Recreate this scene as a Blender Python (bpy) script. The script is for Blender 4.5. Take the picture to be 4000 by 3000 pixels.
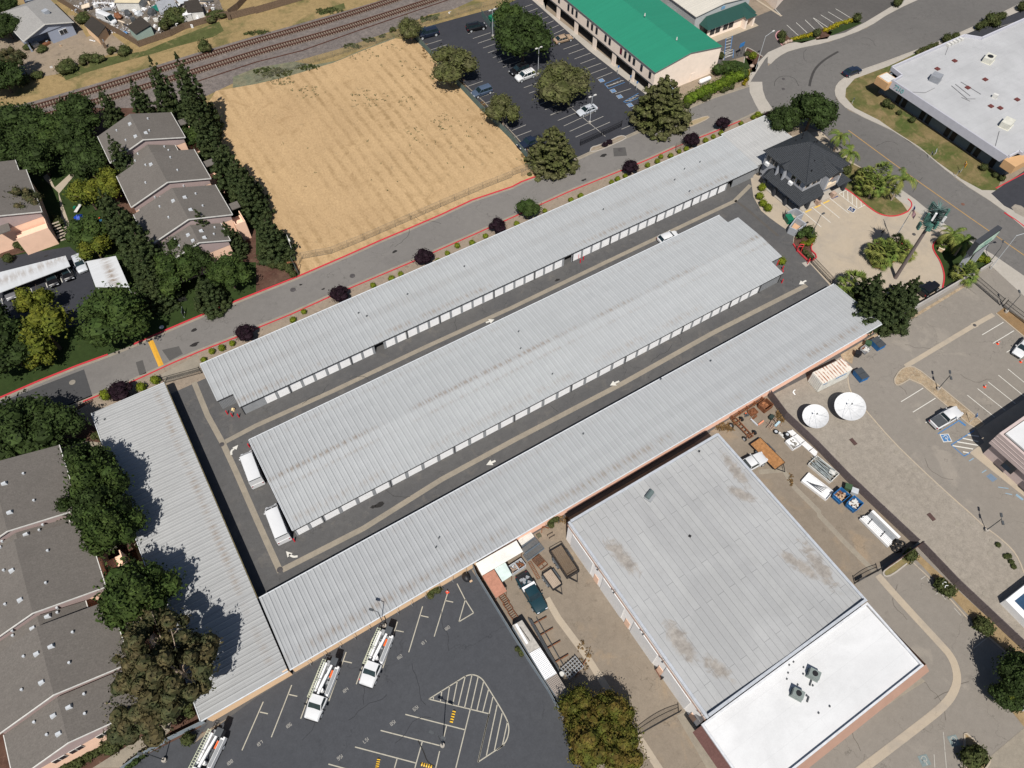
import bpy, bmesh, math, random
from mathutils import Vector, Matrix
import numpy as np
R_ = math.radians
for o_ in list(bpy.data.objects): bpy.data.objects.remove(o_)
SC = bpy.context.scene; COL = SC.collection
# ---------------------------------------------------------------- camera
CH = 100.0; FPX = 2890.63; TILT = R_(34.012); ROLL = R_(.365); YAW = R_(32.034)
fw = np.array([math.sin(TILT)*math.sin(YAW), math.sin(TILT)*math.cos(YAW), -math.cos(TILT)])
rt = np.array([math.cos(YAW), -math.sin(YAW), 0.0]); up = np.cross(rt, fw)
r2 = rt*math.cos(ROLL)+up*math.sin(ROLL); u2 = np.cross(r2, fw)
cam_d = bpy.data.cameras.new('camera'); cam = bpy.data.objects.new('camera', cam_d); COL.objects.link(cam)
M_ = Matrix(((r2[0], u2[0], -fw[0], 0), (r2[1], u2[1], -fw[1], 0), (r2[2], u2[2], -fw[2], CH), (0, 0, 0, 1)))
cam.matrix_world = M_
cam_d.sensor_width = 36; cam_d.sensor_fit = 'HORIZONTAL'; cam_d.lens = FPX/4000*36; cam_d.clip_start = .5; cam_d.clip_end = 3000
SC.camera = cam
# ---------------------------------------------------------------- sky and sun
SUN_EL = R_(56); SHAZ = R_(57)       # shadows fall towards azimuth SHAZ (ccw from +X)
sdir = Vector((math.cos(SHAZ)*math.cos(SUN_EL), math.sin(SHAZ)*math.cos(SUN_EL), -math.sin(SUN_EL)))
sd = bpy.data.lights.new('sun', 'SUN'); sd.energy = 4.6; sd.angle = R_(.5); sd.color = (1, .955, .89)
so = bpy.data.objects.new('sun', sd); COL.objects.link(so); so.location = (0, 0, 150)
so.rotation_euler = sdir.to_track_quat('-Z', 'Y').to_euler()
W = bpy.data.worlds.new('World'); SC.world = W; W.use_nodes = True
wn = W.node_tree; sk = wn.nodes.new('ShaderNodeTexSky'); sk.sky_type = 'NISHITA'; sk.sun_disc = False
sk.sun_elevation = SUN_EL; sk.sun_rotation = math.atan2(-sdir.x, -sdir.y)
bg = wn.nodes['Background']; bg.inputs[1].default_value = .055; wn.links.new(sk.outputs[0], bg.inputs[0])
SC.render.engine = 'CYCLES'
vs = SC.view_settings; vs.view_transform = 'Standard'; vs.look = 'None'; vs.exposure = .35; vs.gamma = 1
SC.render.resolution_x = 1024; SC.render.resolution_y = 768
# ---------------------------------------------------------------- survey: photograph measurements -> metres
def U(u, v, z=0):
    d = r2*(u-2000)/FPX-u2*(v-1500)/FPX+fw
    k = (CH-z)/-d[2]; return (float(d[0]*k), float(d[1]*k))
def G(t, x, y, z=0):
    if t == 'V': return U(x*1.8083, y*1.8083, z)
    if t == 'N': return U(x, y, z)
    if isinstance(t, tuple):
        k = t[2] if len(t) > 2 else .30139
        return U(t[0]+x*k, t[1]+y*k, z)
    return U(1000*int(t[0])+x*.60277, 1000*int(t[1])+y*.60277, z)
def GP(*runs, z=0):
    out = []
    for t, pts in runs: out += [G(t, x, y, z) for x, y in pts]
    return out
# ---------------------------------------------------------------- objects
def tag(o, label=None, cat=None, group=None, kind=None):
    if label: o['label'] = label
    if cat: o['category'] = cat
    if group: o['group'] = group
    if kind: o['kind'] = kind
    return o
def thing(name, label, cat, loc=(0, 0, 0), rz=0, group=None):
    o = bpy.data.objects.new(name, None); COL.objects.link(o); o.empty_display_size = .3
    o.location = (loc[0], loc[1], loc[2] if len(loc) > 2 else 0); o.rotation_euler = (0, 0, rz)
    return tag(o, label, cat, group)
def copy_tree(o, parent=None, depth=0):
    c = o.copy(); COL.objects.link(c)
    if parent is not None: c.parent = parent
    for ch in o.children: copy_tree(ch, c)
    return c
class MB:
    def __init__(s): s.v = []; s.f = []; s.m = []; s.cm = 0
    def mat(s, i): s.cm = i; return s
    def add(s, vs, fs):
        b = len(s.v); s.v += [tuple(p) for p in vs]
        for f in fs: s.f.append(tuple(b+i for i in f)); s.m.append(s.cm)
        return s
    def box(s, x, y, z, sx, sy, sz, rz=0, tilt=0):       # z = bottom
        c, n = math.cos(rz), math.sin(rz); P = []
        for dz in (0, sz):
            for dx, dy in ((-1, -1), (1, -1), (1, 1), (-1, 1)):
                a, b = dx*sx/2, dy*sy/2
                P.append((x+a*c-b*n, y+a*n+b*c, z+dz+(tilt*dx if dz else 0)))
        return s.add(P, [(3, 2, 1, 0), (4, 5, 6, 7), (0, 1, 5, 4), (1, 2, 6, 5), (2, 3, 7, 6), (3, 0, 4, 7)])
    def rect(s, x0, y0, x1, y1, z0, z1): return s.box((x0+x1)/2, (y0+y1)/2, z0, abs(x1-x0), abs(y1-y0), z1-z0)
    def prism(s, pts, z0, z1):
        n = len(pts); a = sum(pts[i][0]*pts[(i+1) % n][1]-pts[(i+1) % n][0]*pts[i][1] for i in range(n))
        if a < 0: pts = pts[::-1]
        P = [(p[0], p[1], z0) for p in pts]+[(p[0], p[1], z1) for p in pts]
        return s.add(P, [tuple(range(n-1, -1, -1)), tuple(range(n, 2*n))]+[(i, (i+1) % n, n+(i+1) % n, n+i) for i in range(n)])
    def poly(s, P): return s.add(P, [tuple(range(len(P)))])
    def tube(s, p, q, r, r2_=None, n=6, cap=True):
        p, q = Vector(p), Vector(q); d = (q-p)
        if d.length < 1e-6: return s
        d.normalize(); a = d.orthogonal().normalized(); b = d.cross(a); r2_ = r if r2_ is None else r2_
        P = [p+(a*math.cos(t)+b*math.sin(t))*r for t in [2*math.pi*i/n for i in range(n)]]
        P += [q+(a*math.cos(t)+b*math.sin(t))*r2_ for t in [2*math.pi*i/n for i in range(n)]]
        F = [(i, (i+1) % n, n+(i+1) % n, n+i) for i in range(n)]
        if cap: F += [tuple(range(n-1, -1, -1)), tuple(range(n, 2*n))]
        return s.add(P, F)
    def path(s, pts, r, n=5):
        for i in range(len(pts)-1): s.tube(pts[i], pts[i+1], r, n=n)
        return s
    def bar(s, p, q, w, h):      # square bar, h vertical
        p, q = Vector(p), Vector(q); d = q-p; L = math.hypot(d.x, d.y)
        if L < 1e-6: return s.tube(p, q, w/2, n=4)
        nx, ny = -d.y/L*w/2, d.x/L*w/2
        P = []
        for c in (p, q): P += [(c.x+nx, c.y+ny, c.z-h/2), (c.x-nx, c.y-ny, c.z-h/2), (c.x-nx, c.y-ny, c.z+h/2), (c.x+nx, c.y+ny, c.z+h/2)]
        return s.add(P, [(3, 2, 1, 0), (4, 5, 6, 7), (0, 1, 5, 4), (1, 2, 6, 5), (2, 3, 7, 6), (3, 0, 4, 7)])
    def blob(s, x, y, z, rx, ry, rz_, nu=10, nv=6, jit=0, rnd=random):
        P = []; F = []
        for j in range(nv+1):
            ph = math.pi*j/nv
            for i in range(nu):
                th = 2*math.pi*i/nu; k = 1+(rnd.uniform(-jit, jit) if jit else 0)
                P.append((x+rx*k*math.sin(ph)*math.cos(th), y+ry*k*math.sin(ph)*math.sin(th), z-rz_*k*math.cos(ph)))
        for j in range(nv):
            for i in range(nu):
                F.append((j*nu+i, j*nu+(i+1) % nu, (j+1)*nu+(i+1) % nu, (j+1)*nu+i))
        return s.add(P, F)
    def loft(s, rings, cap=True):
        n = len(rings[0]); P = [p for r in rings for p in r]; F = []
        for j in range(len(rings)-1):
            for i in range(n): F.append((j*n+i, j*n+(i+1) % n, (j+1)*n+(i+1) % n, (j+1)*n+i))
        if cap: F += [tuple(range(n-1, -1, -1)), tuple((len(rings)-1)*n+i for i in range(n))]
        return s.add(P, F)
    def quad(s, c, a, b):
        c, a, b = Vector(c), Vector(a), Vector(b)
        return s.add([c-a-b, c+a-b, c+a+b, c-a+b], [(0, 1, 2, 3)])
    def build(s, name, mats, parent=None, world=False, smooth=None, fix=True):
        me = bpy.data.meshes.new(name); me.from_pydata(s.v, [], s.f)
        mats = mats if isinstance(mats, (list, tuple)) else [mats]
        for m in mats: me.materials.append(m)
        if len(mats) > 1: me.polygons.foreach_set('material_index', s.m)
        if fix:
            b = bmesh.new(); b.from_mesh(me); bmesh.ops.recalc_face_normals(b, faces=b.faces); b.to_mesh(me); b.free()
        if smooth is not None:
            me.shade_smooth()
            if smooth < 170: me.set_sharp_from_angle(angle=R_(smooth))
        me.update()
        o = bpy.data.objects.new(name, me); COL.objects.link(o)
        if parent is not None:
            o.parent = parent
            if world: o.location = -Vector(parent.location)
        return o
# ---------------------------------------------------------------- materials
class NB:
    def __init__(s, name, rough=.8, metal=0):
        s.m = bpy.data.materials.new(name); s.m.use_nodes = True; s.t = s.m.node_tree; s.b = s.t.nodes['Principled BSDF']
        s.b.inputs['Roughness'].default_value = rough; s.b.inputs['Metallic'].default_value = metal
        s.b.inputs['Specular IOR Level'].default_value = .3
        s.co = s.t.nodes.new('ShaderNodeTexCoord').outputs['Object']
    def n(s, k, **kw):
        x = s.t.nodes.new(k)
        for a, b in kw.items(): setattr(x, a, b)
        return x
    def l(s, a, b): s.t.links.new(a, b)
    def noise(s, sc, det=3, rough=.6, vec=None, dist=0):
        x = s.n('ShaderNodeTexNoise'); x.inputs['Scale'].default_value = sc; x.inputs['Detail'].default_value = det
        x.inputs['Roughness'].default_value = rough; x.inputs['Distortion'].default_value = dist; s.l(vec or s.co, x.inputs['Vector']); return x.outputs[0]
    def ramp(s, f, a, b, ca=(0, 0, 0, 1), cb=(1, 1, 1, 1)):
        x = s.n('ShaderNodeValToRGB'); e = x.color_ramp.elements; e[0].position = a; e[1].position = b; e[0].color = ca; e[1].color = cb
        s.l(f, x.inputs[0]); return x.outputs[0]
    def mix(s, f, a, b, mode='MIX'):
        x = s.n('ShaderNodeMix', data_type='RGBA', blend_type=mode)
        if isinstance(f, (int, float)): x.inputs[0].default_value = f
        else: s.l(f, x.inputs[0])
        for i, c in ((6, a), (7, b)):
            if isinstance(c, tuple): x.inputs[i].default_value = (c[0], c[1], c[2], 1)
            else: s.l(c, x.inputs[i])
        return x.outputs[2]
    def math(s, op, a, b=None, cl=False):
        x = s.n('ShaderNodeMath', operation=op, use_clamp=cl)
        for i, c in ((0, a), (1, b)):
            if c is None: continue
            if isinstance(c, (int, float)): x.inputs[i].default_value = c
            else: s.l(c, x.inputs[i])
        return x.outputs[0]
    def map(s, sx, sy, sz=1, rz=0, vec=None):
        x = s.n('ShaderNodeMapping'); x.inputs['Scale'].default_value = (sx, sy, sz); x.inputs['Rotation'].default_value = (0, 0, rz)
        s.l(vec or s.co, x.inputs[0]); return x.outputs[0]
    def xyz(s): x = s.n('ShaderNodeSeparateXYZ'); s.l(s.co, x.inputs[0]); return x.outputs
    def out(s, col, bump=None, bd=.05, bs=.5):
        if isinstance(col, tuple): s.b.inputs['Base Color'].default_value = (*col[:3], 1)
        else: s.l(col, s.b.inputs['Base Color'])
        if bump is not None:
            x = s.n('ShaderNodeBump'); x.inputs['Distance'].default_value = bd; x.inputs['Strength'].default_value = bs
            s.l(bump, x.inputs['Height']); s.l(x.outputs[0], s.b.inputs['Normal'])
        return s.m
def k_(c, f): return tuple(min(1, x*f) for x in c)
_pm = {}
def pm(name, c, rough=.6, metal=0, var=.12, sc=1.5, spec=.3):
    if name in _pm: return _pm[name]
    b = NB(name, rough, metal); b.b.inputs['Specular IOR Level'].default_value = spec
    f = b.ramp(b.noise(sc, 4, .65), .3, .7); m = b.out(b.mix(f, k_(c, 1-var), k_(c, 1+var)))
    _pm[name] = m; return m
def gm(name, c, c2=None, ps=.06, pa=.5, fine=.1, fs=6, crack=0, rough=.92, c3=None, s3=.25, t3=(.58, .66), a3=.6, bump=0, stain=0, cs=.16):
    """ground: base c, broad patches of c2, third tone c3, fine grain, thin cracks, dark stains"""
    K = .67; c = k_(c, K); c2 = k_(c2, K) if c2 else None; c3 = k_(c3, K) if c3 else None
    b = NB(name, rough); b.b.inputs['Specular IOR Level'].default_value = .15
    col = b.mix(b.math('MULTIPLY', b.ramp(b.noise(ps, 5, .6, dist=.4), .38, .62), pa), c, c2 or k_(c, .85))
    if c3: col = b.mix(b.math('MULTIPLY', b.ramp(b.noise(s3, 6, .65, dist=.6), *t3), a3), col, c3)
    if stain: col = b.mix(b.math('MULTIPLY', b.ramp(b.noise(.35, 6, .7, vec=b.map(1, 1, 1, 0)), .62, .72), stain), col, k_(c, .45))
    if crack:
        v = b.n('ShaderNodeTexVoronoi', feature='DISTANCE_TO_EDGE'); v.inputs['Scale'].default_value = cs
        nz = b.n('ShaderNodeTexNoise'); nz.inputs['Scale'].default_value = .5; nz.inputs['Detail'].default_value = 4; b.l(b.co, nz.inputs['Vector'])
        mx = b.n('ShaderNodeVectorMath', operation='MULTIPLY_ADD'); b.l(nz.outputs[1], mx.inputs[0]); mx.inputs[1].default_value = (5, 5, 5); b.l(b.co, mx.inputs[2])
        b.l(mx.outputs[0], v.inputs['Vector'])
        g = b.math('MULTIPLY', b.ramp(v.outputs['Distance'], 0, .009, (1, 1, 1, 1), (0, 0, 0, 1)), b.ramp(b.noise(.13, 2), .45, .6))
        col = b.mix(b.math('MULTIPLY', g, crack), col, k_(c, .4))
    fn = b.noise(fs, 3, .8); col = b.mix(1.0, col, b.ramp(fn, .2, .8, (1-fine, 1-fine, 1-fine, 1), (1+fine, 1+fine, 1+fine, 1)), 'MULTIPLY')
    fn2 = b.noise(.9, 6, .75); col = b.mix(1.0, col, b.ramp(fn2, .25, .75, (1-fine*.9,)*3+(1,), (1+fine*.9,)*3+(1,)), 'MULTIPLY')
    return b.out(col, fn if bump else None, bump or .01, .6)
ASPH_D = gm('dark_sealed_asphalt', (.078, .082, .092), (.094, .098, .106), fine=.14, fs=5, crack=.5, stain=.35, c3=(.085, .088, .092), t3=(.6, .75), a3=.4, cs=.1)
ASPH_T = gm('lot_asphalt', (.050, .052, .062), (.062, .064, .074), fine=.14, fs=5, stain=.3, c3=(.08, .075, .07), t3=(.64, .75), a3=.35, crack=.4)
ASPH_S = gm('yard_asphalt', (.112, .111, .112), (.145, .14, .134), ps=.1, fine=.16, crack=.6, stain=.5, c3=(.215, .195, .17), s3=.4, t3=(.56, .72), a3=.5)
ASPH_R = gm('road_asphalt', (.235, .22, .205), (.195, .184, .174), ps=.04, fine=.1, crack=.7, stain=.4, c3=(.18, .168, .16), s3=.12, t3=(.55, .7), a3=.5)
ASPH_R2 = gm('street_asphalt', (.19, .18, .17), (.118, .113, .11), ps=.02, fine=.12, crack=.8, stain=.4, cs=.25)
ASPH_B = gm('worn_asphalt', (.30, .27, .235), (.265, .238, .205), ps=.05, fine=.1, crack=.55, stain=.3, c3=(.37, .33, .28), s3=.15, cs=.14)
ASPH_Y = gm('dusty_yard_asphalt', (.30, .25, .195), (.24, .198, .155), ps=.09, fine=.14, crack=.6, stain=.45, c3=(.39, .29, .19), s3=.2, t3=(.55, .7), a3=.55)
CONC = gm('concrete', (.50, .46, .405), (.44, .405, .355), ps=.15, fine=.09, crack=.3, stain=.2)
CONC_T = gm('tan_concrete', (.52, .435, .33), (.45, .395, .325), ps=.12, fine=.07, crack=.3, c3=(.33, .3, .265), s3=.2, t3=(.5, .7), a3=.5)
CONC_G = gm('gutter_concrete', (.36, .315, .25), (.28, .25, .205), ps=.3, fine=.14, stain=.4)
DIRT = gm('bare_dirt', (.31, .25, .19), (.38, .30, .21), ps=.12, fine=.2, c3=(.16, .13, .095), s3=.6)
MULCH = gm('bark_mulch', (.10, .05, .036), (.16, .1, .07), ps=.2, fine=.4, fs=9, c3=(.2, .14, .1), s3=1.5)
GRAVEL = gm('gravel', (.35, .31, .26), (.385, .345, .295), ps=.1, fine=.22, fs=7, c3=(.26, .23, .195), s3=2.5, t3=(.45, .7), a3=.4)
RIVER = gm('river_rock', (.42, .32, .21), (.34, .26, .18), ps=.5, fine=.5, fs=8, c3=(.45, .38, .28), s3=2.5, t3=(.5, .55), a3=.5)
BALLAST = gm('rail_ballast', (.175, .152, .142), (.235, .2, .178), ps=.12, fine=.5, fs=6, c3=(.26, .22, .19), s3=2.2, t3=(.5, .6), a3=.5)
LAWN = gm('lawn_grass', (.030, .052, .013), (.042, .066, .018), ps=.15, fine=.3, fs=7, c3=(.1, .1, .035), s3=.35, t3=(.6, .75), a3=.5)
LAWN_D = gm('drying_lawn', (.088, .115, .03), (.20, .16, .07), ps=.16, pa=1, fine=.25, fs=7, c3=(.27, .2, .1), s3=.3, t3=(.48, .62), a3=.9)
GRASSY = gm('weedy_strip', (.36, .26, .125), (.30, .22, .1), ps=.08, fine=.28, fs=4, c3=(.12, .125, .045), s3=.16, t3=(.5, .66), a3=.8)
GREENW = gm('green_weeds', (.085, .10, .032), (.14, .14, .055), ps=.25, fine=.35, fs=5, c3=(.3, .23, .11), s3=.4, t3=(.55, .68), a3=.8)
SAGE = gm('sage_weeds', (.17, .18, .12), (.28, .24, .15), ps=.5, fine=.4, fs=5, c3=(.1, .12, .07), s3=1.1)
def field_mat():
    b = NB('dry_field_grass', .95); b.b.inputs['Specular IOR Level'].default_value = .05
    c = b.mix(b.ramp(b.noise(.045, 5, .6, dist=.5), .35, .65), (.345, .239, .132), (.40, .28, .155))
    x, y, z = b.xyz()
    w = b.math('SINE', b.math('ADD', b.math('MULTIPLY', x, 2.55), b.math('MULTIPLY', b.noise(.25, 3), 3.2)))
    msk = b.ramp(b.noise(.055, 3, .5), .36, .6)
    st = b.math('MULTIPLY', b.ramp(w, .0, .9), msk)
    st = b.math('MULTIPLY', st, b.ramp(b.noise(.7, 5, .7), .35, .6))
    c = b.mix(b.math('MULTIPLY', st, .6), c, (.18, .118, .055))
    c = b.mix(b.math('MULTIPLY', b.ramp(b.noise(.16, 6, .7, dist=1), .56, .7), .5), c, (.215, .14, .068))
    c = b.mix(b.math('MULTIPLY', b.ramp(b.noise(.5, 7, .75, dist=1), .6, .68), .5), c, (.13, .11, .065))
    f = b.noise(3.2, 5, .8, vec=b.map(1, .55, 1, .5), dist=.8)
    c = b.mix(1.0, c, b.ramp(f, .25, .75, (.74, .72, .7, 1), (1.26, 1.26, 1.25, 1)), 'MULTIPLY')
    h = b.math('ADD', b.math('MULTIPLY', f, .4), b.math('MULTIPLY', w, .25))
    return b.out(c, h, .12, .55)
FIELD = field_mat()
def paint(name, c, wear=.35):
    c = k_(c, .78)
    b = NB(name, .8); c2 = b.mix(b.math('MULTIPLY', b.ramp(b.noise(2.2, 6, .8), .5, .7), wear), c, k_(c, .45)); return b.out(c2)
P_WHITE = paint('white_road_paint', (.68, .66, .6)); P_DIM = paint('faded_white_paint', (.42, .4, .36), .7)
P_RED = paint('red_kerb_paint', (.55, .04, .055), .4); P_YEL = paint('yellow_road_paint', (.52, .31, .05), .6)
P_BLUE = paint('blue_road_paint', (.07, .2, .42), .5); P_ORNG = paint('faded_yellow_line', (.42, .26, .1), .7); P_CREAM = paint('cream_road_paint', (.46, .43, .35), .6)
def metal_roof(name, c, axis=0, pitch=.914, x0=0, seam=.3, seg=1.55, rust=None, ry=0, streak=.12, dirt=.35):
    c = k_(c, .64)
    b = NB(name, .5, 0); b.b.inputs['Specular IOR Level'].default_value = .35
    x, y, z = b.xyz(); a, r = (x, y) if axis == 0 else (y, x)
    cv = b.n('ShaderNodeCombineXYZ'); b.l(b.math('FLOOR', b.math('DIVIDE', a, pitch)), cv.inputs[0]); b.l(b.math('FLOOR', b.math('DIVIDE', r, seg)), cv.inputs[1])
    wn_ = b.n('ShaderNodeTexWhiteNoise', noise_dimensions='2D'); b.l(cv.outputs[0], wn_.inputs[0])
    col = b.mix(b.math('MULTIPLY', wn_.outputs[0], .9), k_(c, .965), k_(c, 1.03))
    cv2 = b.n('ShaderNodeCombineXYZ'); b.l(b.math('FLOOR', b.math('DIVIDE', r, seg*.93)), cv2.inputs[0]); wn2 = b.n('ShaderNodeTexWhiteNoise', noise_dimensions='2D'); b.l(cv2.outputs[0], wn2.inputs[0])
    if pitch > .7: fr = b.math('ABSOLUTE', b.math('SUBTRACT', b.math('FRACT', b.math('DIVIDE', b.math('SUBTRACT', a, x0), pitch)), .60)); col = b.mix(b.math('MULTIPLY', b.ramp(fr, .05, .11, (1, 1, 1, 1), (0, 0, 0, 1)), seam), col, k_(c, .5))  # darker line along one flank of each rib
    if pitch > .7: col = b.mix(b.ramp(b.math('ABSOLUTE', b.math('SUBTRACT', b.math('FRACT', b.math('DIVIDE', b.math('SUBTRACT', a, x0), pitch)), .42)), .04, .12, (.6, .6, .6, 1), (0, 0, 0, 1)), col, k_(c, 1.22))  # paler line along the rib's other flank
    col = b.mix(1.0, col, b.ramp(wn2.outputs[0], 0, 1, (.965, .965, .965, 1), (1.02, 1.02, 1.02, 1)), 'MULTIPLY')
    mp = b.map(1.7, .12) if axis == 0 else b.map(.12, 1.7)
    col = b.mix(b.math('MULTIPLY', b.ramp(b.noise(1.6, 5, .7, vec=mp), .5, .78), streak*2.2), col, k_(c, .72))
    col = b.mix(b.math('MULTIPLY', b.ramp(b.noise(.07, 4, .6), .5, .7), .3), col, k_(c, .88))
    if rust:
        for (r0, w_, amt) in rust:
            d = b.math('ABSOLUTE', b.math('SUBTRACT', r, r0)); band = b.math('SUBTRACT', 1, b.math('DIVIDE', d, w_), True)
            sp = b.math('MULTIPLY', band, b.ramp(b.noise(1.3, 4, .7, vec=(b.map(1.5, .3) if axis == 0 else b.map(.3, 1.5))), .40, .56))
            sp = b.math('MULTIPLY', sp, b.ramp(b.noise(.05, 2), .38, .5))
            if pitch > .7: sp = b.math('MULTIPLY', b.ramp(b.math('ABSOLUTE', b.math('SUBTRACT', b.math('FRACT', b.math('DIVIDE', a, pitch)), .95)), .05, .3, (0, 0, 0, 1), (1, 1, 1, 1)), sp)
            col = b.mix(b.math('MULTIPLY', sp, amt), col, (.17, .115, .07))
    if dirt: col = b.mix(b.math('MULTIPLY', b.ramp(b.noise(.5, 7, .75, dist=.5), .66, .76), dirt), col, (.13, .105, .08))
    return b.out(col)
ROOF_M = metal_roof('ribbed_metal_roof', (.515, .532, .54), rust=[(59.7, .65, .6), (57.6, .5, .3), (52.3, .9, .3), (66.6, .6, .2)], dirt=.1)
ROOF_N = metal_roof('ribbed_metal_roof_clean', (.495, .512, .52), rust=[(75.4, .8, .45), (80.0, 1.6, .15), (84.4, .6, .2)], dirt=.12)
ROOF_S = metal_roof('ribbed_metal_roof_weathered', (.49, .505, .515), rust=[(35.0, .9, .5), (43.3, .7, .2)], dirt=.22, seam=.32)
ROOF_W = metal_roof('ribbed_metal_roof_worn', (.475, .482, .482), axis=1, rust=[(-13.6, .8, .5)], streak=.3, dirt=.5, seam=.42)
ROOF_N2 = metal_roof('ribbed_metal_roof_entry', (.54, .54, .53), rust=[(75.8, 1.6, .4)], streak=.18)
ROOF_GRN = metal_roof('green_metal_roof', (.02, .26, .135), axis=0, pitch=.4, seg=30, streak=.08, dirt=0)
ROOF_WHT = metal_roof('cream_metal_roof', (.72, .68, .6), axis=1, pitch=.6, seg=40, dirt=.1)
ROOF_CP = metal_roof('carport_white_roof', (.74, .76, .78), axis=0, pitch=.3, seg=40, rust=[(120, 3, .6)], dirt=.7)
def shingle(name, c, k=1.0):
    c = k_(c, .68)
    b = NB(name, .95); b.b.inputs['Specular IOR Level'].default_value = .08
    br = b.n('ShaderNodeTexBrick'); b.l(b.map(1, 1), br.inputs['Vector']); br.inputs['Scale'].default_value = 1.0
    br.inputs['Brick Width'].default_value = .5; br.inputs['Row Height'].default_value = .28; br.inputs['Mortar Size'].default_value = .012
    br.inputs['Color1'].default_value = (*k_(c, .82), 1); br.inputs['Color2'].default_value = (*k_(c, 1.18), 1); br.inputs['Mortar'].default_value = (*k_(c, .6), 1)
    col = b.mix(.75, br.outputs[0], c); f = b.noise(5, 4, .8)
    col = b.mix(1.0, col, b.ramp(f, .25, .75, (.75, .75, .75, 1), (1.25, 1.25, 1.25, 1)), 'MULTIPLY')
    col = b.mix(b.math('MULTIPLY', b.ramp(b.noise(.25, 4), .5, .7), .35), col, k_(c, .8))
    return b.out(col, f, .03, .5)
SHING = shingle('brown_grey_shingle', (.185, .168, .152)); SHING_L = shingle('light_grey_shingle', (.37, .36, .345)); SHING_D = shingle('dark_shingle', (.06, .052, .045))
def tile_mat(name, c):
    c = k_(c, .75)
    b = NB(name, .55); x, y, z = b.xyz()
    h = b.math('ADD', b.math('SINE', b.math('MULTIPLY', x, 22)), b.math('SINE', b.math('MULTIPLY', y, 22)))
    col = b.mix(b.ramp(b.noise(2.5, 5, .7), .3, .7), k_(c, .75), k_(c, 1.3)); return b.out(col, h, .05, .6)
TILE = tile_mat('dark_roof_tile', (.036, .04, .046))
def stucco(name, c, var=.06):
    b = NB(name, .9); b.b.inputs['Specular IOR Level'].default_value = .1
    col = b.mix(b.ramp(b.noise(.8, 6, .7), .3, .7), k_(c, 1-var), k_(c, 1+var)); col = b.mix(b.math('MULTIPLY', b.ramp(b.noise(.35, 5, .7, vec=b.map(1, 1, .25)), .58, .75), .25), col, k_(c, .75))
    return b.out(col, b.noise(12, 2), .01, .4)
ST_CREAM = stucco('cream_stucco', (.78, .66, .56)); ST_PEACH = stucco('peach_wall', (.80, .50, .38)); ST_TAN = stucco('tan_stucco', (.66, .46, .29))
ST_GREY = stucco('grey_stucco', (.30, .31, .33)); ST_LGREY = stucco('pale_grey_wall', (.42, .44, .46)); ST_WHITE = stucco('white_wall', (.82, .80, .78))
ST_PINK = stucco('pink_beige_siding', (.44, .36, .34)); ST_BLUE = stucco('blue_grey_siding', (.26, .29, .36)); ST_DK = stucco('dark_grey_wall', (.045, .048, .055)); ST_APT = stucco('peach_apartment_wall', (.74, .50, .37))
BLOCK = stucco('grey_block_wall', (.36, .34, .32), .15); BROWNF = stucco('brown_fascia', (.30, .19, .145))
def flat_roof(name, c, seams=None, stain=.4, rz=0):
    c = k_(c, .68)
    b = NB(name, .85); b.b.inputs['Specular IOR Level'].default_value = .15
    col = b.mix(b.ramp(b.noise(.12, 6, .65, dist=.4), .35, .65), k_(c, .9), k_(c, 1.06))
    if seams:
        br = b.n('ShaderNodeTexBrick'); b.l(b.map(1, 1, 1, rz), br.inputs['Vector']); br.inputs['Scale'].default_value = 1
        br.inputs['Brick Width'].default_value = seams[1]; br.inputs['Row Height'].default_value = seams[0]; br.inputs['Mortar Size'].default_value = .03; br.offset_frequency = 2; br.offset = .37
        br.inputs['Color1'].default_value = (1, 1, 1, 1); br.inputs['Color2'].default_value = (.9, .9, .91, 1); br.inputs['Mortar'].default_value = (.5, .5, .51, 1)
        col = b.mix(seams[2], col, br.outputs[0], 'MULTIPLY')
    col = b.mix(b.math('MULTIPLY', b.ramp(b.noise(.5, 6, .8), .5, .72), stain), col, k_(c, .7))
    f = b.noise(7, 3, .8); col = b.mix(1.0, col, b.ramp(f, .2, .8, (.93, .93, .93, 1), (1.07, 1.07, 1.07, 1)), 'MULTIPLY')
    return b.out(col)
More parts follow.
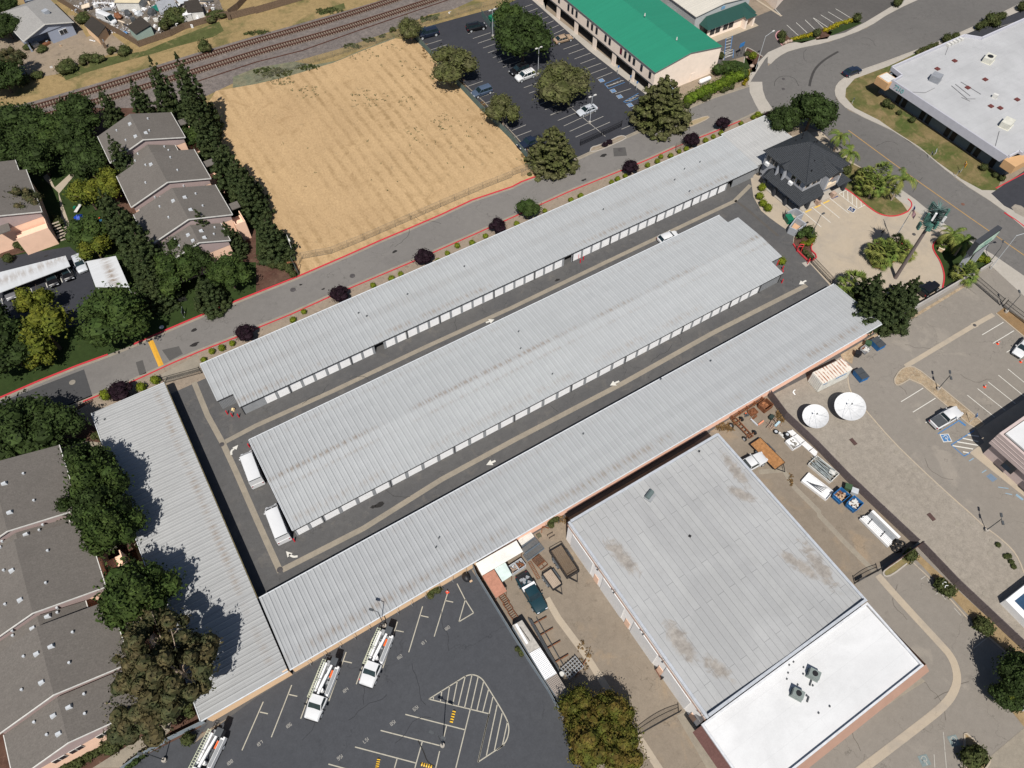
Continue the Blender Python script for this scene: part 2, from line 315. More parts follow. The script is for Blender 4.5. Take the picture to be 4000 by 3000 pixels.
def flat_roof_stained():
    m = flat_roof('grey_roll_roofing', (.485, .49, .488), (.95, 12, .85), .35, math.pi/2)
    t = m.node_tree; bs = t.nodes['Principled BSDF']; src = bs.inputs['Base Color'].links[0].from_socket
    b = NB.__new__(NB); b.m = m; b.t = t; b.b = bs; b.co = t.nodes.new('ShaderNodeTexCoord').outputs['Object']
    tot = None
    for (x, y, rx, ry, a) in ((31.6, 22.8, 1.6, 4.6, .12), (31.2, 9.8, 1.7, 4.2, .0), (33.0, 5.2, 1.4, 3.2, .35), (53.0, 24.5, 1.3, 4.4, -.1), (51.4, 21.0, 1.2, 3.0, .5), (53.0, 8.2, 1.5, 5.2, -.1), (50.8, 9.6, 1.3, 4.0, .35)):
        mp = b.n('ShaderNodeMapping', vector_type='TEXTURE'); mp.inputs['Location'].default_value = (x, y, 0); mp.inputs['Rotation'].default_value = (0, 0, a); mp.inputs['Scale'].default_value = (rx, ry, 60); b.l(b.co, mp.inputs[0])
        g = b.n('ShaderNodeTexGradient', gradient_type='SPHERICAL'); b.l(mp.outputs[0], g.inputs[0]); tot = g.outputs['Fac'] if tot is None else b.math('MAXIMUM', tot, g.outputs['Fac'])
    f = b.math('ADD', tot, b.math('MULTIPLY', b.math('SUBTRACT', b.noise(.4, 7, .75, dist=1.8), .5), 1.9))
    f = b.math('MULTIPLY', b.ramp(f, .2, .6), b.ramp(tot, 0, .2))
    c2 = b.mix(b.ramp(b.noise(1.1, 6, .7), .35, .65), (.17, .15, .13), (.3, .275, .245))
    b.l(b.mix(b.math('MULTIPLY', f, .85), src, c2), bs.inputs['Base Color']); return m
ROOF_G = flat_roof_stained()
ROOF_MEM = flat_roof('white_roof_membrane', (.80, .805, .81), (2.8, 40, .16), .14)
ROOF_72 = flat_roof('pale_grey_membrane', (.53, .535, .545), (1.9, 60, .22), .3)
GLASS = pm('dark_glass', (.012, .016, .022), .08, var=.3, spec=.6)
GLASS_V = pm('vehicle_glass', (.01, .02, .024), .05, var=.3, spec=.7)
BLACK = pm('black_metal', (.014, .014, .016), .5); DGREY = pm('dark_grey_metal', (.06, .065, .07), .55); GREY = pm('grey_metal', (.24, .25, .26), .5); GALV = pm('galvanised_metal', (.42, .44, .46), .45)
WHITE = pm('white_paint', (.66, .66, .66), .45, var=.04); OFFW = pm('off_white', (.52, .51, .48), .6); RED = pm('red_paint', (.5, .02, .035), .5); TYRE = pm('tyre_rubber', (.016, .016, .017), .85)
RUST = pm('rusty_steel', (.16, .065, .03), .85, var=.5, sc=3); WOOD = pm('weathered_wood', (.13, .09, .06), .9, var=.3, sc=4); WOOD_G = pm('grey_wood', (.105, .085, .085), .9, var=.25, sc=4); ORANGE = pm('orange_plastic', (.75, .12, .02), .5)
YELLOW = pm('yellow_plastic', (.7, .42, .03), .5); GREEN_P = pm('green_steel', (.01, .13, .07), .5); BLUE_P = pm('blue_dumpster_paint', (.02, .12, .3), .5, var=.25); CREAM_P = pm('cream_trim', (.6, .5, .38), .6)
# ================================================================ GROUND
LV = .006
def sheet(name, pts, m, lv, extra=None):
    mb = MB()
    from mathutils.geometry import tessellate_polygon
    def addp(p):
        z = lv*LV; tr = tessellate_polygon([[Vector((a[0], a[1], 0)) for a in p]])
        mb.add([(a[0], a[1], z) for a in p], [t for t in tr])
    addp(pts)
    for e in extra or []: addp(e)
    o = mb.build(name, m, fix=False)
    for p in o.data.polygons:
        if p.normal.z < 0: p.flip()
    return tag(o, kind='structure')
def strips(name, L, m, lv, w=.1):
    mb = MB()
    for s in L:
        p, q = s[0], s[1]; ww = s[2] if len(s) > 2 else w
        dx, dy = q[0]-p[0], q[1]-p[1]; n = math.hypot(dx, dy) or 1; nx, ny = -dy/n*ww/2, dx/n*ww/2; z = lv*LV
        mb.add([(p[0]-nx, p[1]-ny, z), (q[0]-nx, q[1]-ny, z), (q[0]+nx, q[1]+ny, z), (p[0]+nx, p[1]+ny, z)], [(0, 1, 2, 3)])
    return tag(mb.build(name, m), kind='structure')
def ribbon(pts, w):      # offset polyline -> polygon
    out = []; back = []
    for i, p in enumerate(pts):
        a = pts[max(0, i-1)]; b = pts[min(len(pts)-1, i+1)]; dx, dy = b[0]-a[0], b[1]-a[1]; n = math.hypot(dx, dy) or 1
        out.append((p[0]-dy/n*w/2, p[1]+dx/n*w/2)); back.append((p[0]+dy/n*w/2, p[1]-dx/n*w/2))
    return out, back
def band(name, pts, w, m, lv, h=None):
    a, b = ribbon(pts, w); mb = MB(); n = len(pts); z = lv*LV
    if h is None:
        mb.add([(*p, z) for p in a]+[(*p, z) for p in b], [(i, i+1, n+i+1, n+i) for i in range(n-1)])
    else:
        P = [(*p, 0) for p in a]+[(*p, h) for p in a]+[(*p, h) for p in b]+[(*p, 0) for p in b]
        F = []
        for i in range(n-1): F += [(i, i+1, n+i+1, n+i), (n+i, n+i+1, 2*n+i+1, 2*n+i), (2*n+i, 2*n+i+1, 3*n+i+1, 3*n+i)]
        F += [(0, n, 2*n, 3*n), (n-1, 4*n-1, 3*n-1, 2*n-1)]; mb.add(P, F)
    return tag(mb.build(name, m), kind='structure')
def smooth_line(pts, it=2):
    for _ in range(it):
        q = [pts[0]]
        for a, b in zip(pts[:-1], pts[1:]): q += [(a[0]*.75+b[0]*.25, a[1]*.75+b[1]*.25), (a[0]*.25+b[0]*.75, a[1]*.25+b[1]*.75)]
        q.append(pts[-1]); pts = q
    return pts
sheet('ground', [(-700, -500), (800, -500), (800, 900), (-700, 900)], DIRT, 0)
# --- upper left: rail corridor
rail_up = GP(('00', [(-300, 800), (0, 712), (300, 635), (600, 548), (935, 448), (1250, 350), (1659, 232)]), ('10', [(240, 165), (600, 65), (800, 5), (1100, -90), (1700, -300)]))
rail_dn = GP(('10', [(1900, -150), (1500, -40), (1280, 60), (1120, 95), (900, 195), (600, 298), (250, 400), (0, 470)]), ('00', [(1280, 650), (900, 730), (300, 830), (0, 900), (-300, 980)]))
sheet('grass_strip', [(-260, 160), (-260, 500), (500, 500), (300, 150)], GRASSY, 1)
sheet('rail_ballast', rail_up+rail_dn, BALLAST, 3)
sheet('weed_verge', GP(('10', [(-150, 500), (0, 440), (240, 400), (380, 420), (520, 395), (700, 318), (900, 240), (900, 262), (700, 335), (520, 415), (200, 510), (-150, 580)])), SAGE, 4)
sheet('green_verge', GP(('00', [(380, 470), (520, 415), (700, 372), (940, 330), (1080, 270), (1420, 140), (1450, 200), (1380, 240), (1150, 300), (1020, 340), (800, 400), (560, 470), (430, 520)])), GREENW, 4,
      extra=[GP(('10', [(395, 75), (570, 20), (580, 55), (420, 100)])), GP(('10', [(1060, 120), (1190, 85), (1190, 105), (1075, 150)]))])
sheet('back_yard', GP(('00', [(-200, 250), (60, 250), (150, 100), (480, 100), (560, 240), (700, 200), (860, 330), (700, 355), (520, 410), (380, 480), (250, 500), (110, 520), (30, 400), (-200, 300)])), DIRT, 2)
sheet('junk_yard_dirt', GP(('00', [(380, 0), (560, 130), (800, 220), (900, 305), (1110, 200), (1460, 105), (1400, -60), (800, -200), (380, -100)])), gm('littered_dirt', (.2, .165, .13), (.12, .11, .1), ps=.6, fine=.4, fs=4, c3=(.4, .4, .42), s3=1.4), 2)
# --- field
curbA = GP(('01', [(-500, 1080), (0, 920), (250, 812), (500, 712), (700, 640), (865, 575), (1080, 480), (1250, 408), (1450, 325), (1659, 242)]), ('11', [(270, 135)]), ('10', [(590, 1656), (800, 1562), (1000, 1478), (1200, 1392), (1400, 1298), (1659, 1212)]), ('20', [(60, 1180), (190, 1132)]))
curbA2 = GP(('20', [(190, 1132), (330, 1068), (500, 990), (650, 925), (750, 880), (890, 818), (1000, 765), (1130, 700), (1300, 628), (1530, 553)]))
curbB = GP(('01', [(-300, 1300), (250, 1060), (540, 945), (700, 880), (830, 828), (1000, 750), (1130, 690), (1300, 618), (1540, 525)]), ('11', [(0, 472), (230, 378), (480, 265), (700, 172), (1000, 45)]), ('20', [(0, 1412), (180, 1330), (360, 1248), (540, 1175), (720, 1102), (900, 1028), (1060, 955), (1200, 900), (1330, 848), (1480, 785), (1610, 725)]))
fieldL = GP(('10', [(-260, 590), (-330, 700)]), ('00', [(1400, 860), (1490, 1020), (1600, 1230)]), ('10', [(0, 1310), (90, 1450), (205, 1640), (280, 1790)]))
field = GP(('10', [(0, 545), (200, 498), (500, 408), (700, 325), (900, 250), (1030, 262), (1130, 350), (1300, 545), (1480, 715), (1659, 915)]), ('20', [(60, 985), (172, 1085), (178, 1135)]))
sheet('dry_field', field+curbA[:9:-1]+fieldL[::-1], FIELD, 5)
# --- road between field and storage
sheet('road', curbA+curbA2+[G('20', 1640, 640)]+curbB[::-1], ASPH_R, 6)
def offs(pts, d): a, b = ribbon(pts, 2*abs(d)); return a if d > 0 else b
band('road_gutter', offs(curbA+curbA2, -.35), .55, CONC_G, 7); band('road_gutter', offs(curbB, .35), .5, CONC_G, 7)
band('red_kerb', curbA[1:5], .3, P_RED, 7, .13); band('red_kerb', curbA[5:], .3, P_RED, 7, .13)
band('grey_kerb', curbA2, .3, CONC_G, 7, .12); band('red_kerb', curbB[2:-1], .2, P_RED, 7, .13)
sheet('planting_strip', curbB[3:]+[(115, 86), (115, 84), (-24, 84), (-26, 89)], gm('dry_planting_soil', (.33, .27, .21), (.37, .29, .22), ps=.3, fine=.25, c3=(.17, .13, .1), s3=.9), 5)
sheet('driveway_apron', GP(('01', [(1040, 770), (1285, 640), (1305, 740), (1075, 825)])), CONC_G, 6)
# patched dark asphalt at left end of the road
sheet('asphalt_patch', GP(('01', [(-300, 1300), (-300, 1045), (0, 948), (300, 830), (545, 735), (600, 908), (250, 1050)])), gm('patched_asphalt', (.075, .075, .078), (.1, .1, .1), fine=.12, crack=.5), 7)
sheet('asphalt_patch', GP(('01', [(880, 690), (925, 675), (950, 760), (905, 775)]), ), gm('patch_dark', (.12, .115, .11), fine=.1), 7, extra=[GP(('01', [(1050, 610), (1160, 585), (1185, 635), (1100, 680)])), GP(('20', [(655, 960), (735, 955), (745, 1010), (660, 1015)]))])
# --- streets at upper right
street = GP(('20', [(1530, 553), (1659, 350)]), ('30', [(0, 430), (60, 370), (150, 322), (400, 272), (640, 182), (800, 75), (1150, -80), (2400, -600), (2600, -100), (1659, 12), (1300, 195), (850, 370), (560, 472), (470, 522), (432, 575), (442, 640), (520, 715), (900, 890), (1230, 1170), (1500, 1340), (1659, 1480), (3200, 2700), (2900, 3200), (1659, 1790)]), ('31', [(1470, 0)]), ('30', [(1180, 1480), (950, 1290), (820, 1200), (560, 1060), (340, 850), (60, 760)]), ('20', [(1610, 725)]))
sheet('street', street, ASPH_R2, 6)
eastc = smooth_line(GP(('30', [(1800, -60), (1659, 12), (1300, 195), (850, 370), (560, 472), (470, 522), (432, 575), (442, 640), (520, 715), (900, 890), (1230, 1170), (1500, 1340), (1659, 1480), (2200, 1950)])), 1)
east_in = GP(('30', [(2200, 1700), (1659, 1330), (1480, 1235), (1385, 1233), (1250, 1160), (1000, 980), (720, 780), (560, 700), (500, 630), (505, 575), (560, 512), (780, 430), (960, 345), (1300, 215), (1659, 62), (1830, -20)]))
sheet('sidewalk', eastc+east_in, CONC, 9)
band('kerb', eastc, .25, CONC, 9, .13)
nwc = smooth_line(GP(('20', [(1530, 553), (1560, 500), (1659, 350)]), ('30', [(0, 430), (60, 370), (150, 322), (400, 272), (640, 182), (800, 75), (1100, -60)])), 1)
nw_in = GP(('30', [(1100, -95), (800, 42), (630, 145), (500, 212), (300, 258), (130, 282), (0, 340)]), ('20', [(1600, 400), (1560, 430), (1528, 520)]))
sheet('sidewalk', nwc+nw_in, CONC, 9); band('kerb', nwc, .25, CONC, 9, .12)
sheet('crossing_gutter', GP((( 2600, 0, .27125), [(1200, 1180), (1390, 1180), (1400, 1300), (1440, 1420), (1560, 1600), (1560, 1659), (1380, 1659), (1290, 1500), (1210, 1330)])), CONC, 8)
sheet('lawn_verge', east_in[2:13]+GP(('30', [(1100, 285), (970, 352), (800, 440), (710, 600), (1520, 1148)])), LAWN_D, 8)
strips('yellow_centre_line', [(G('30', a, b), G('30', c, d), .22) for a, b, c, d in ((520, 845, 900, 1125), (900, 1125, 1320, 1420), (1320, 1420, 1659, 1655))]+[(G('31', 1659, -4), G('31', 2300, 430), .22)], P_ORNG, 8)
# lot north-east (upper middle) asphalt + markings
lotN = GP(('20', [(1250, 262), (1400, 180), (1700, 60), (1500, -200)]), ('30', [(0, -300), (900, -120), (800, 42), (630, 145), (500, 212), (300, 258), (130, 282), (0, 340)]), ('20', [(1600, 400), (1560, 350), (1380, 400), (1318, 470)]))
sheet('lot_asphalt', lotN, gm('lot_asphalt_grey', (.13, .122, .115), (.10, .095, .09), ps=.06, fine=.12, crack=.5, stain=.4), 7)
strips('parking_lines', [(G('30', *a), G('30', *b)) for a, b in (((122, 163), (197, 232)), ((182, 147), (253, 213)), ((240, 130), (308, 196)), ((292, 117), (358, 180)), ((342, 97), (438, 158)), ((298, 118), (390, 180)), ((388, 77), (490, 138)), ((437, 57), (540, 120)), ((0, 10), (90, 105)))], P_WHITE, 8, .12)
Zc = (2600, 0, .27125)
strips('blue_access_lines', [(G(Zc, 875, 500), G(Zc, 842, 860), .14), (G(Zc, 965, 495), G(Zc, 935, 705), .14), (G(Zc, 980, 712), G(Zc, 970, 835), .14)], P_BLUE, 8)
strips('white_access_lines', [(G(Zc, 878+(-4*i), 522+42*i), G(Zc, 950-(3*i), 492+44*i), .12) for i in range(8)]+[(G(Zc, 850, 765), G(Zc, 965, 715), .12), (G(Zc, 848, 800), G(Zc, 975, 748), .12), (G(Zc, 845, 838), G(Zc, 970, 790), .12)], P_WHITE, 9)
sheet('tactile_pad', GP((Zc, [(888, 465), (935, 460), (962, 498), (915, 503)])), P_YEL, 10)
sheet('planter_soil', GP((Zc, [(1590, 520), (1620, 455), (1700, 460), (1790, 555), (1820, 560), (1830, 600), (1690, 655)]), ), MULCH, 9, extra=[GP((Zc, [(1145, 830), (1150, 700), (1200, 690), (1400, 810), (1330, 860), (1330, 950), (1290, 1040), (1220, 1040), (1210, 960)])), GP((Zc, [(2120, 480), (2300, 400), (2400, 470), (2330, 560), (2170, 580)]))])
sheet('small_lawn', GP((Zc, [(1830, 600), (1830, 575), (2110, 500), (2160, 565), (1960, 625)])), LAWN, 9, extra=[GP((Zc, [(800, 880), (1010, 870), (1130, 905), (1145, 835), (1260, 880), (1230, 960), (1190, 1010), (900, 1000)])), GP(('30', [(375, 215), (470, 165), (580, 135), (610, 150), (520, 190), (410, 232)]))])
band('pink_kerb', smooth_line(GP((Zc, [(1645, 448), (1600, 470), (1578, 530), (1620, 590), (1680, 660)]))), .2, paint('worn_red_kerb', (.6, .3, .32)), 9, .13)
band('kerb', smooth_line(GP((Zc, [(830, 870), (838, 760), (810, 738), (780, 745)]))), .2, CONC, 9, .13); band('kerb', smooth_line(GP((Zc, [(1125, 910), (1150, 700), (1190, 688), (1400, 820)]))), .2, CONC, 9, .13)
# 7210 building side lots
sheet('lot_asphalt', GP(('30', [(1250, 215), (1430, 165), (1560, 60), (2200, -150), (2400, 600), (1659, 420), (1400, 250)])), ASPH_T, 7)
strips('parking_lines', [(G('30', 1480+i*62, 180+i*38), G('30', 1600+i*62, 145+i*38)) for i in range(-1, 4)]+[(G('30', 1560, 215), G('30', 1800, 340), .1)], P_DIM, 8, .1)
sheet('lot_asphalt', GP(('30', [(1445, 1255), (1659, 1110), (2300, 900), (2500, 1900), (1659, 1400), (1530, 1335)])), ASPH_T, 10)
sheet('planter_soil', GP(('30', [(1575, 1345), (1600, 1325), (1640, 1335), (1700, 1380), (1700, 1430), (1600, 1380)])), GRAVEL, 11)
band('red_kerb', GP(('30', [(1475, 1222), (1659, 1125), (1800, 1050)])), .2, P_RED, 11, .13); band('red_kerb', GP(('30', [(1530, 1380), (1600, 1425), (1700, 1500)])), .25, P_RED, 11, .14)
# --- top parking lot
lotT = GP(('10', [(1025, 250), (1040, 190), (1120, 160), (1380, 92), (1620, 30), (1900, -100)]), ('20', [(100, -90), (218, 75), (870, 608), (830, 800), (860, 815)]), ('20', [(750, 882), (650, 925), (500, 990), (330, 1068), (190, 1132), (178, 1060), (60, 985)]), ('10', [(1659, 915), (1480, 715), (1300, 545), (1130, 350)]))
sheet('parking_lot', lotT, ASPH_T, 6)
band('lot_kerb', GP(('10', [(1040, 240), (1300, 500), (1480, 665), (1659, 860)]), ('20', [(90, 960), (165, 1030)])), .2, CONC_G, 7, .12)
sheet('building_walk', GP(('20', [(90, -80), (130, 0), (500, 330), (640, 440), (850, 600), (900, 640), (905, 600), (218, 60), (180, -80)])), CONC, 8)
ZT = (1600, 0, .27125); L = []
for i in range(4): L.append(((150+i*70, 580+i*73), (395+i*70, 505+i*71)))
L += [((820, 1252), (1058, 1168)), ((880, 1338), (1000, 1300)), ((962, 1420), (1218, 1332)), ((1042, 1503), (1300, 1410))]
for i in range(11): L.append(((840+i*72, 488+i*69), (1095+i*72, 405+i*67)))
for i in range(8): L.append(((1490+i*77, 1108+i*79), (1835+i*77-60, 1010+i*77)))
for i in range(7): L.append(((1560+i*76, 135+i*64), (1770+i*76, 62+i*60)))
L = [(G(ZT, *a), G(ZT, *b)) for a, b in L]
L += [(G('20', *a), G('20', *b)) for a, b in (((297, 290), (390, 250)), ((333, 320), (432, 285)), ((367, 352), (468, 315)), ((405, 383), (508, 345)), ((440, 415), (540, 377)), ((475, 447), (578, 410)), ((512, 478), (615, 440)), ((548, 510), (650, 470)), ((297, 782), (490, 700)), ((335, 818), (550, 718)), ((373, 853), (592, 755)), ((411, 890), (635, 792)), ((670, 608), (770, 575)), ((710, 838), (840, 785)), ((250, 745), (400, 690)), ((0, 847), (90, 810)), ((15, 890), (125, 848)), ((-60, 815), (50, 770)), ((390, 705), (605, 885)), ((130, 440), (165, 490)), ((778, 705), (830, 680)))]
strips('parking_lines', L, P_DIM, 8, .12)
B = [((600, 545), (700, 505)), ((600, 545), (625, 575)), ((625, 575), (730, 535)), ((722, 660), (820, 605)), ((722, 660), (745, 668)), ((745, 668), (840, 625))]
strips('blue_access_lines', [(G('20', *a), G('20', *b)) for a, b in B], P_BLUE, 8, .14)
strips('white_access_lines', [(G('20', 612+i*22, 560-i*9), G('20', 655+i*17, 548-i*6)) for i in range(5)]+[(G('20', 735+i*22, 655-i*11), G('20', 775+i*15, 650-i*10)) for i in range(4)], P_DIM, 9, .18)
def wheelchair(name, c, d, s=1.0, bgm=P_BLUE, fgm=P_WHITE, lv=8, border=True):
    """painted access symbol: blue field, white wheelchair figure; d = up direction"""
    up_ = Vector((d[0], d[1])).normalized(); rg = Vector((up_.y, -up_.x)); c = Vector(c)
    P = lambda x, y: tuple(c+rg*x*s+up_*y*s)
    if border: sheet(name+'_border', [P(-.72, -.72), P(.72, -.72), P(.72, .72), P(-.72, .72)], fgm, lv)
    sheet(name+'_field', [P(-.6, -.6), P(.6, -.6), P(.6, .6), P(-.6, .6)], bgm, lv+1)
    arc = [P(-.06+.3*math.cos(t), -.14+.3*math.sin(t)) for t in [R_(a) for a in range(120, 400, 25)]]
    S = [(a, b, .09*s) for a, b in zip(arc[:-1], arc[1:])]+[(P(-.1, .38), P(-.06, .02), .1*s), (P(-.08, .16), P(.16, .16), .08*s), (P(-.06, .0), P(.2, 0), .09*s), (P(.2, 0), P(.32, -.3), .09*s), (P(.3, -.28), P(.44, -.24), .08*s), (P(-.18, .46), P(-.02, .46), .16*s)]
    strips(name, S, fgm, lv+2)
for x, y in ((580, 522), (655, 590), (698, 627), (765, 682)): wheelchair('access_symbol', G('20', x, y), (1, -.1), .85, P_BLUE, P_DIM)
# --- storage compound asphalt
zb = (2750, 800)
comp = [(-24, 33), (-24, 85), (-11.5, 84.4), (-6, 84.4), (104, 84.5), (104.6, 75)]+GP((zb, [(640, -100), (740, 80), (850, 170), (960, 250), (1165, 390), (1150, 520), (1200, 600), (1370, 760), (1620, 1035)]))+[(94, 44), (94, 33)]
sheet('storage_drive', comp, ASPH_S, 6.3)
drain = [G((600, 1400), 525, 310), G((600, 1400), 700, 740), G('01', 1445, 1215), G('01', 1530, 1400), G('12', 10, 60), G('12', 158, 388)]
band('concrete_drain', drain, .85, CONC_G, 7)
band('concrete_drain', [G('12', 170, 376), G('12', 700, 105), G('11', 1200, 1450), G('21', 10, 1195), G('21', 700, 835), G('21', 1300, 500), G('31', 250, 190)], .85, CONC_G, 7)
band('concrete_drain', [G('01', 1460, 1205), G('11', 0, 1100), G('11', 500, 875), G('11', 1100, 590), G('11', 1659, 335), G('21', 600, 45), G('20', 1440, 1305), G('20', 1545, 1200)], .8, CONC_G, 7)
band('concrete_drain', [G('20', 1445, 1300), G(zb, 560, 60), G(zb, 960, 405)], .6, gm('old_patch', (.12, .11, .1), fine=.1), 7)
def arrow(p, q, lv=8, w=.32, hw=1.05, hl=.95):
    p, q = Vector(p), Vector(q); d = (q-p).normalized(); n = Vector((-d.y, d.x)); m_ = q-d*hl
    sheet('arrow_marking', [tuple(p-n*w/2), tuple(m_-n*w/2), tuple(m_+n*w/2), tuple(p+n*w/2)], P_WHITE, lv, extra=[[tuple(m_-n*hw/2), tuple(q), tuple(m_+n*hw/2)]])
arrow(G('11', 1490, 433), G('11', 1545, 412)); arrow(G('11', 1552, 1328), G('11', 1492, 1355)); arrow(G('21', 694, 812), G('21', 635, 840)); arrow(G('31', 247, 160), G('31', 200, 185))
def carrow(pts, q, hb):
    pts = smooth_line([Vector(p) for p in pts], 0); band('arrow_marking', [tuple(p) for p in smooth_line([tuple(p) for p in pts], 2)], .3, P_WHITE, 8)
    sheet('arrow_marking', [hb[0], q, hb[1]], P_WHITE, 8)
z6 = (600, 1400)
carrow([G(z6, 1010, 1252), G(z6, 1005, 1200), G(z6, 1045, 1172)], G(z6, 1098, 1122), [G(z6, 1022, 1158), G(z6, 1075, 1185)])
carrow([G('12', 270, 288), G('12', 240, 292), G('12', 215, 275)], G('12', 195, 255), [G('12', 237, 268), G('12', 205, 295)])
# --- office forecourt
fore = GP((zb, [(640, -100), (740, 80), (850, 170), (960, 250), (1165, 390), (1150, 520), (1370, 760), (1620, 1035)]))+GP(('31', [(740, 430), (950, 310), (1330, 105), (1440, 50), (1470, 0)]), ('30', [(1180, 1480), (950, 1290), (560, 1060), (340, 850), (150, 880)]))+[(104, 76)]
sheet('forecourt', fore, CONC_T, 7)
sheet('sidewalk', GP(('30', [(820, 1200), (950, 1290), (1180, 1480)]), ('31', [(1470, 0), (1659, 150), (1659, 240), (1440, 60)]), ('30', [(1180, 1560), (1150, 1500), (930, 1350), (790, 1260)])), CONC, 8)
sheet('sidewalk', GP(('31', [(1470, 0), (1659, 130), (2300, 620), (2300, 750), (1659, 262), (1435, 55)])), CONC, 9)
sheet('office_walk', GP(((2900, 450), [(740, 1225), (1260, 945), (1330, 960), (1300, 985), (760, 1265), (640, 1200), (300, 910), (330, 860)])), CONC, 8)
lawnO = GP(('30', [(490, 1215), (560, 1265), (640, 1335), (710, 1385), (780, 1405), (850, 1395), (905, 1370), (870, 1320), (780, 1240), (640, 1110), (540, 1060), (500, 1120)]))
sheet('office_lawn', lawnO, LAWN_D, 9)
band('red_kerb', smooth_line(GP(('30', [(490, 1217), (560, 1265), (640, 1335), (710, 1385), (780, 1405), (850, 1398), (905, 1372)]))), .24, P_RED, 9, .14)
band('red_kerb', smooth_line(GP(('30', [(905, 1372), (932, 1340), (928, 1310), (905, 1290)]))), .2, P_RED, 9, .14)
z32 = (3200, 800)
isl = smooth_line(GP((z32, [(1050, 690), (930, 760), (830, 825), (740, 825), (680, 780), (655, 720), (640, 600), (700, 520), (900, 470), (1150, 520), (1160, 620), (1050, 690)])))
sheet('planter_soil', isl, MULCH, 9); band('red_kerb', isl, .2, P_RED, 9, .15)
isl2 = smooth_line(GP((z32, [(1600, 425), (1500, 475), (1462, 540), (1490, 620), (1560, 720), (1610, 860), (1620, 960), (1595, 1080)])))
sheet('sign_lawn', isl2+GP(('31', [(1140, 200), (1330, 105), (1440, 50)]), ((3600, 800, .2411), [(1160, 960), (1000, 750), (600, 470), (480, 480)])), LAWN, 9)
band('red_kerb', isl2, .22, P_RED, 9, .15)
isl3 = smooth_line(GP((zb, [(1152, 520), (1200, 610), (1340, 750), (1450, 700), (1380, 600), (1400, 520), (1430, 400), (1330, 260), (1190, 340)])))
sheet('planter_soil', isl3, MULCH, 9); band('red_kerb', GP((zb, [(1152, 515), (1210, 605), (1345, 740), (1410, 722), (1452, 690), (1440, 650), (1390, 600), (1382, 560), (1400, 515)])), .2, P_RED, 9, .3)
sheet('concrete_pad', GP((zb, [(1265, 755), (1340, 735), (1370, 770), (1320, 810)])), CONC, 8)
zo = (2900, 450)
strips('parking_lines', [(G(zo, *a), G(zo, *b), .13) for a, b in (((785, 1255), (1022, 1453)), ((900, 1195), (1142, 1393)), ((1015, 1135), (1258, 1335)), ((1132, 1078), (1378, 1275)), ((1250, 1020), (1495, 1212)), ((1250, 1020), (1350, 970)), ((1350, 970), (1598, 1160)), ((1495, 1212), (1598, 1160)), ((1310, 1000), (1310, 1060)), ((1362, 978), (1368, 1110)), ((1420, 1030), (1425, 1150)), ((1478, 1072), (1482, 1195)), ((1535, 1112), (1538, 1185)))], P_WHITE, 9)
strips('yellow_wheel_line', [(G(zo, *a), G(zo, *b), .28) for a, b in (((815, 1260), (893, 1222)), ((933, 1202), (1012, 1166)), ((1048, 1145), (1128, 1108)))], paint('bright_yellow_paint', (.75, .5, .08), .3), 9)
strips('blue_wheel_line', [(G(zo, 1155, 1085), G(zo, 1240, 1050), .25)], paint('navy_paint', (.05, .07, .2)), 9)
wheelchair('access_symbol', G(zo, 1415, 1225), (1, .35), .95, paint('navy_field', (.03, .05, .13), .2), P_WHITE, 9)
# --- right side: gravel, lots
sheet('worn_lot', GP(('31', [(0, 900), (720, 480), (1310, 130), (1440, 55), (1659, 262), (3200, 1500), (3200, 4200)]), ('32', [(1659, 4000), (-1800, 4000), (-900, 1400)]), ('22', [(600, 1100), (900, 850)]))+[(54, 20), (56, 33.5)], ASPH_B, 5.5)
sheet('river_rock_strip', GP(('31', [(720, 490), (940, 385), (1330, 150), (1320, 175), (960, 395), (700, 530), (560, 620), (545, 700), (480, 665), (470, 640)])), RIVER, 7)
grav_edge = smooth_line(GP(('31', [(515, 760), (520, 840), (545, 900), (640, 1010), (800, 1195), (1000, 1390), (1230, 1600)]), ('32', [(1300, 0), (1400, 95), (1490, 160), (1580, 240), (1625, 310), (1659, 400)])), 1)
sheet('gravel_lot', grav_edge+GP(('32', [(1800, 700), (1659, 900), (1200, 470), (950, 215), (720, 0)]), ('31', [(500, 1450), (300, 1240), (100, 1050), (0, 915), (240, 790), (470, 655)])), GRAVEL, 8)
band('kerb', grav_edge, .22, CONC_T, 8, .08)
def median(pts, m=RIVER, km=CONC_T):
    pts = smooth_line(pts+[pts[0]], 1); sheet('planter_rock', pts, m, 9); band('kerb', pts, .2, km, 9, .14)
median(GP(('31', [(818, 800), (850, 745), (900, 715), (960, 725), (1080, 820), (1400, 1085), (1390, 1100), (1345, 1130), (1160, 975), (937, 787), (850, 840), (822, 835)])))
sheet('planter_rock', GP(('31', [(1480, 372), (1530, 335), (1800, 510), (1800, 570), (1659, 520)])), gm('orange_soil', (.32, .2, .1), (.25, .18, .1), ps=.5, fine=.2), 8)
band('kerb', GP(('31', [(1475, 372), (1659, 525), (1800, 630)])), .22, CONC_T, 9, .12)
band('concrete_drain', GP(('31', [(890, 716), (1338, 448), (1460, 380)])), .8, CONC_T, 8); sheet('concrete_pad', GP(('31', [(1312, 440), (1340, 428), (1365, 455), (1338, 470)])), CONC_T, 9)
sheet('sidewalk', GP(('31', [(1355, 1130), (1659, 930), (1800, 850), (1800, 1000), (1659, 1085), (1500, 1190), (1500, 1280), (1659, 1440), (2100, 1900), (2100, 2050), (1659, 1560), (1305, 1275), (1400, 1210)])), CONC_T, 9)
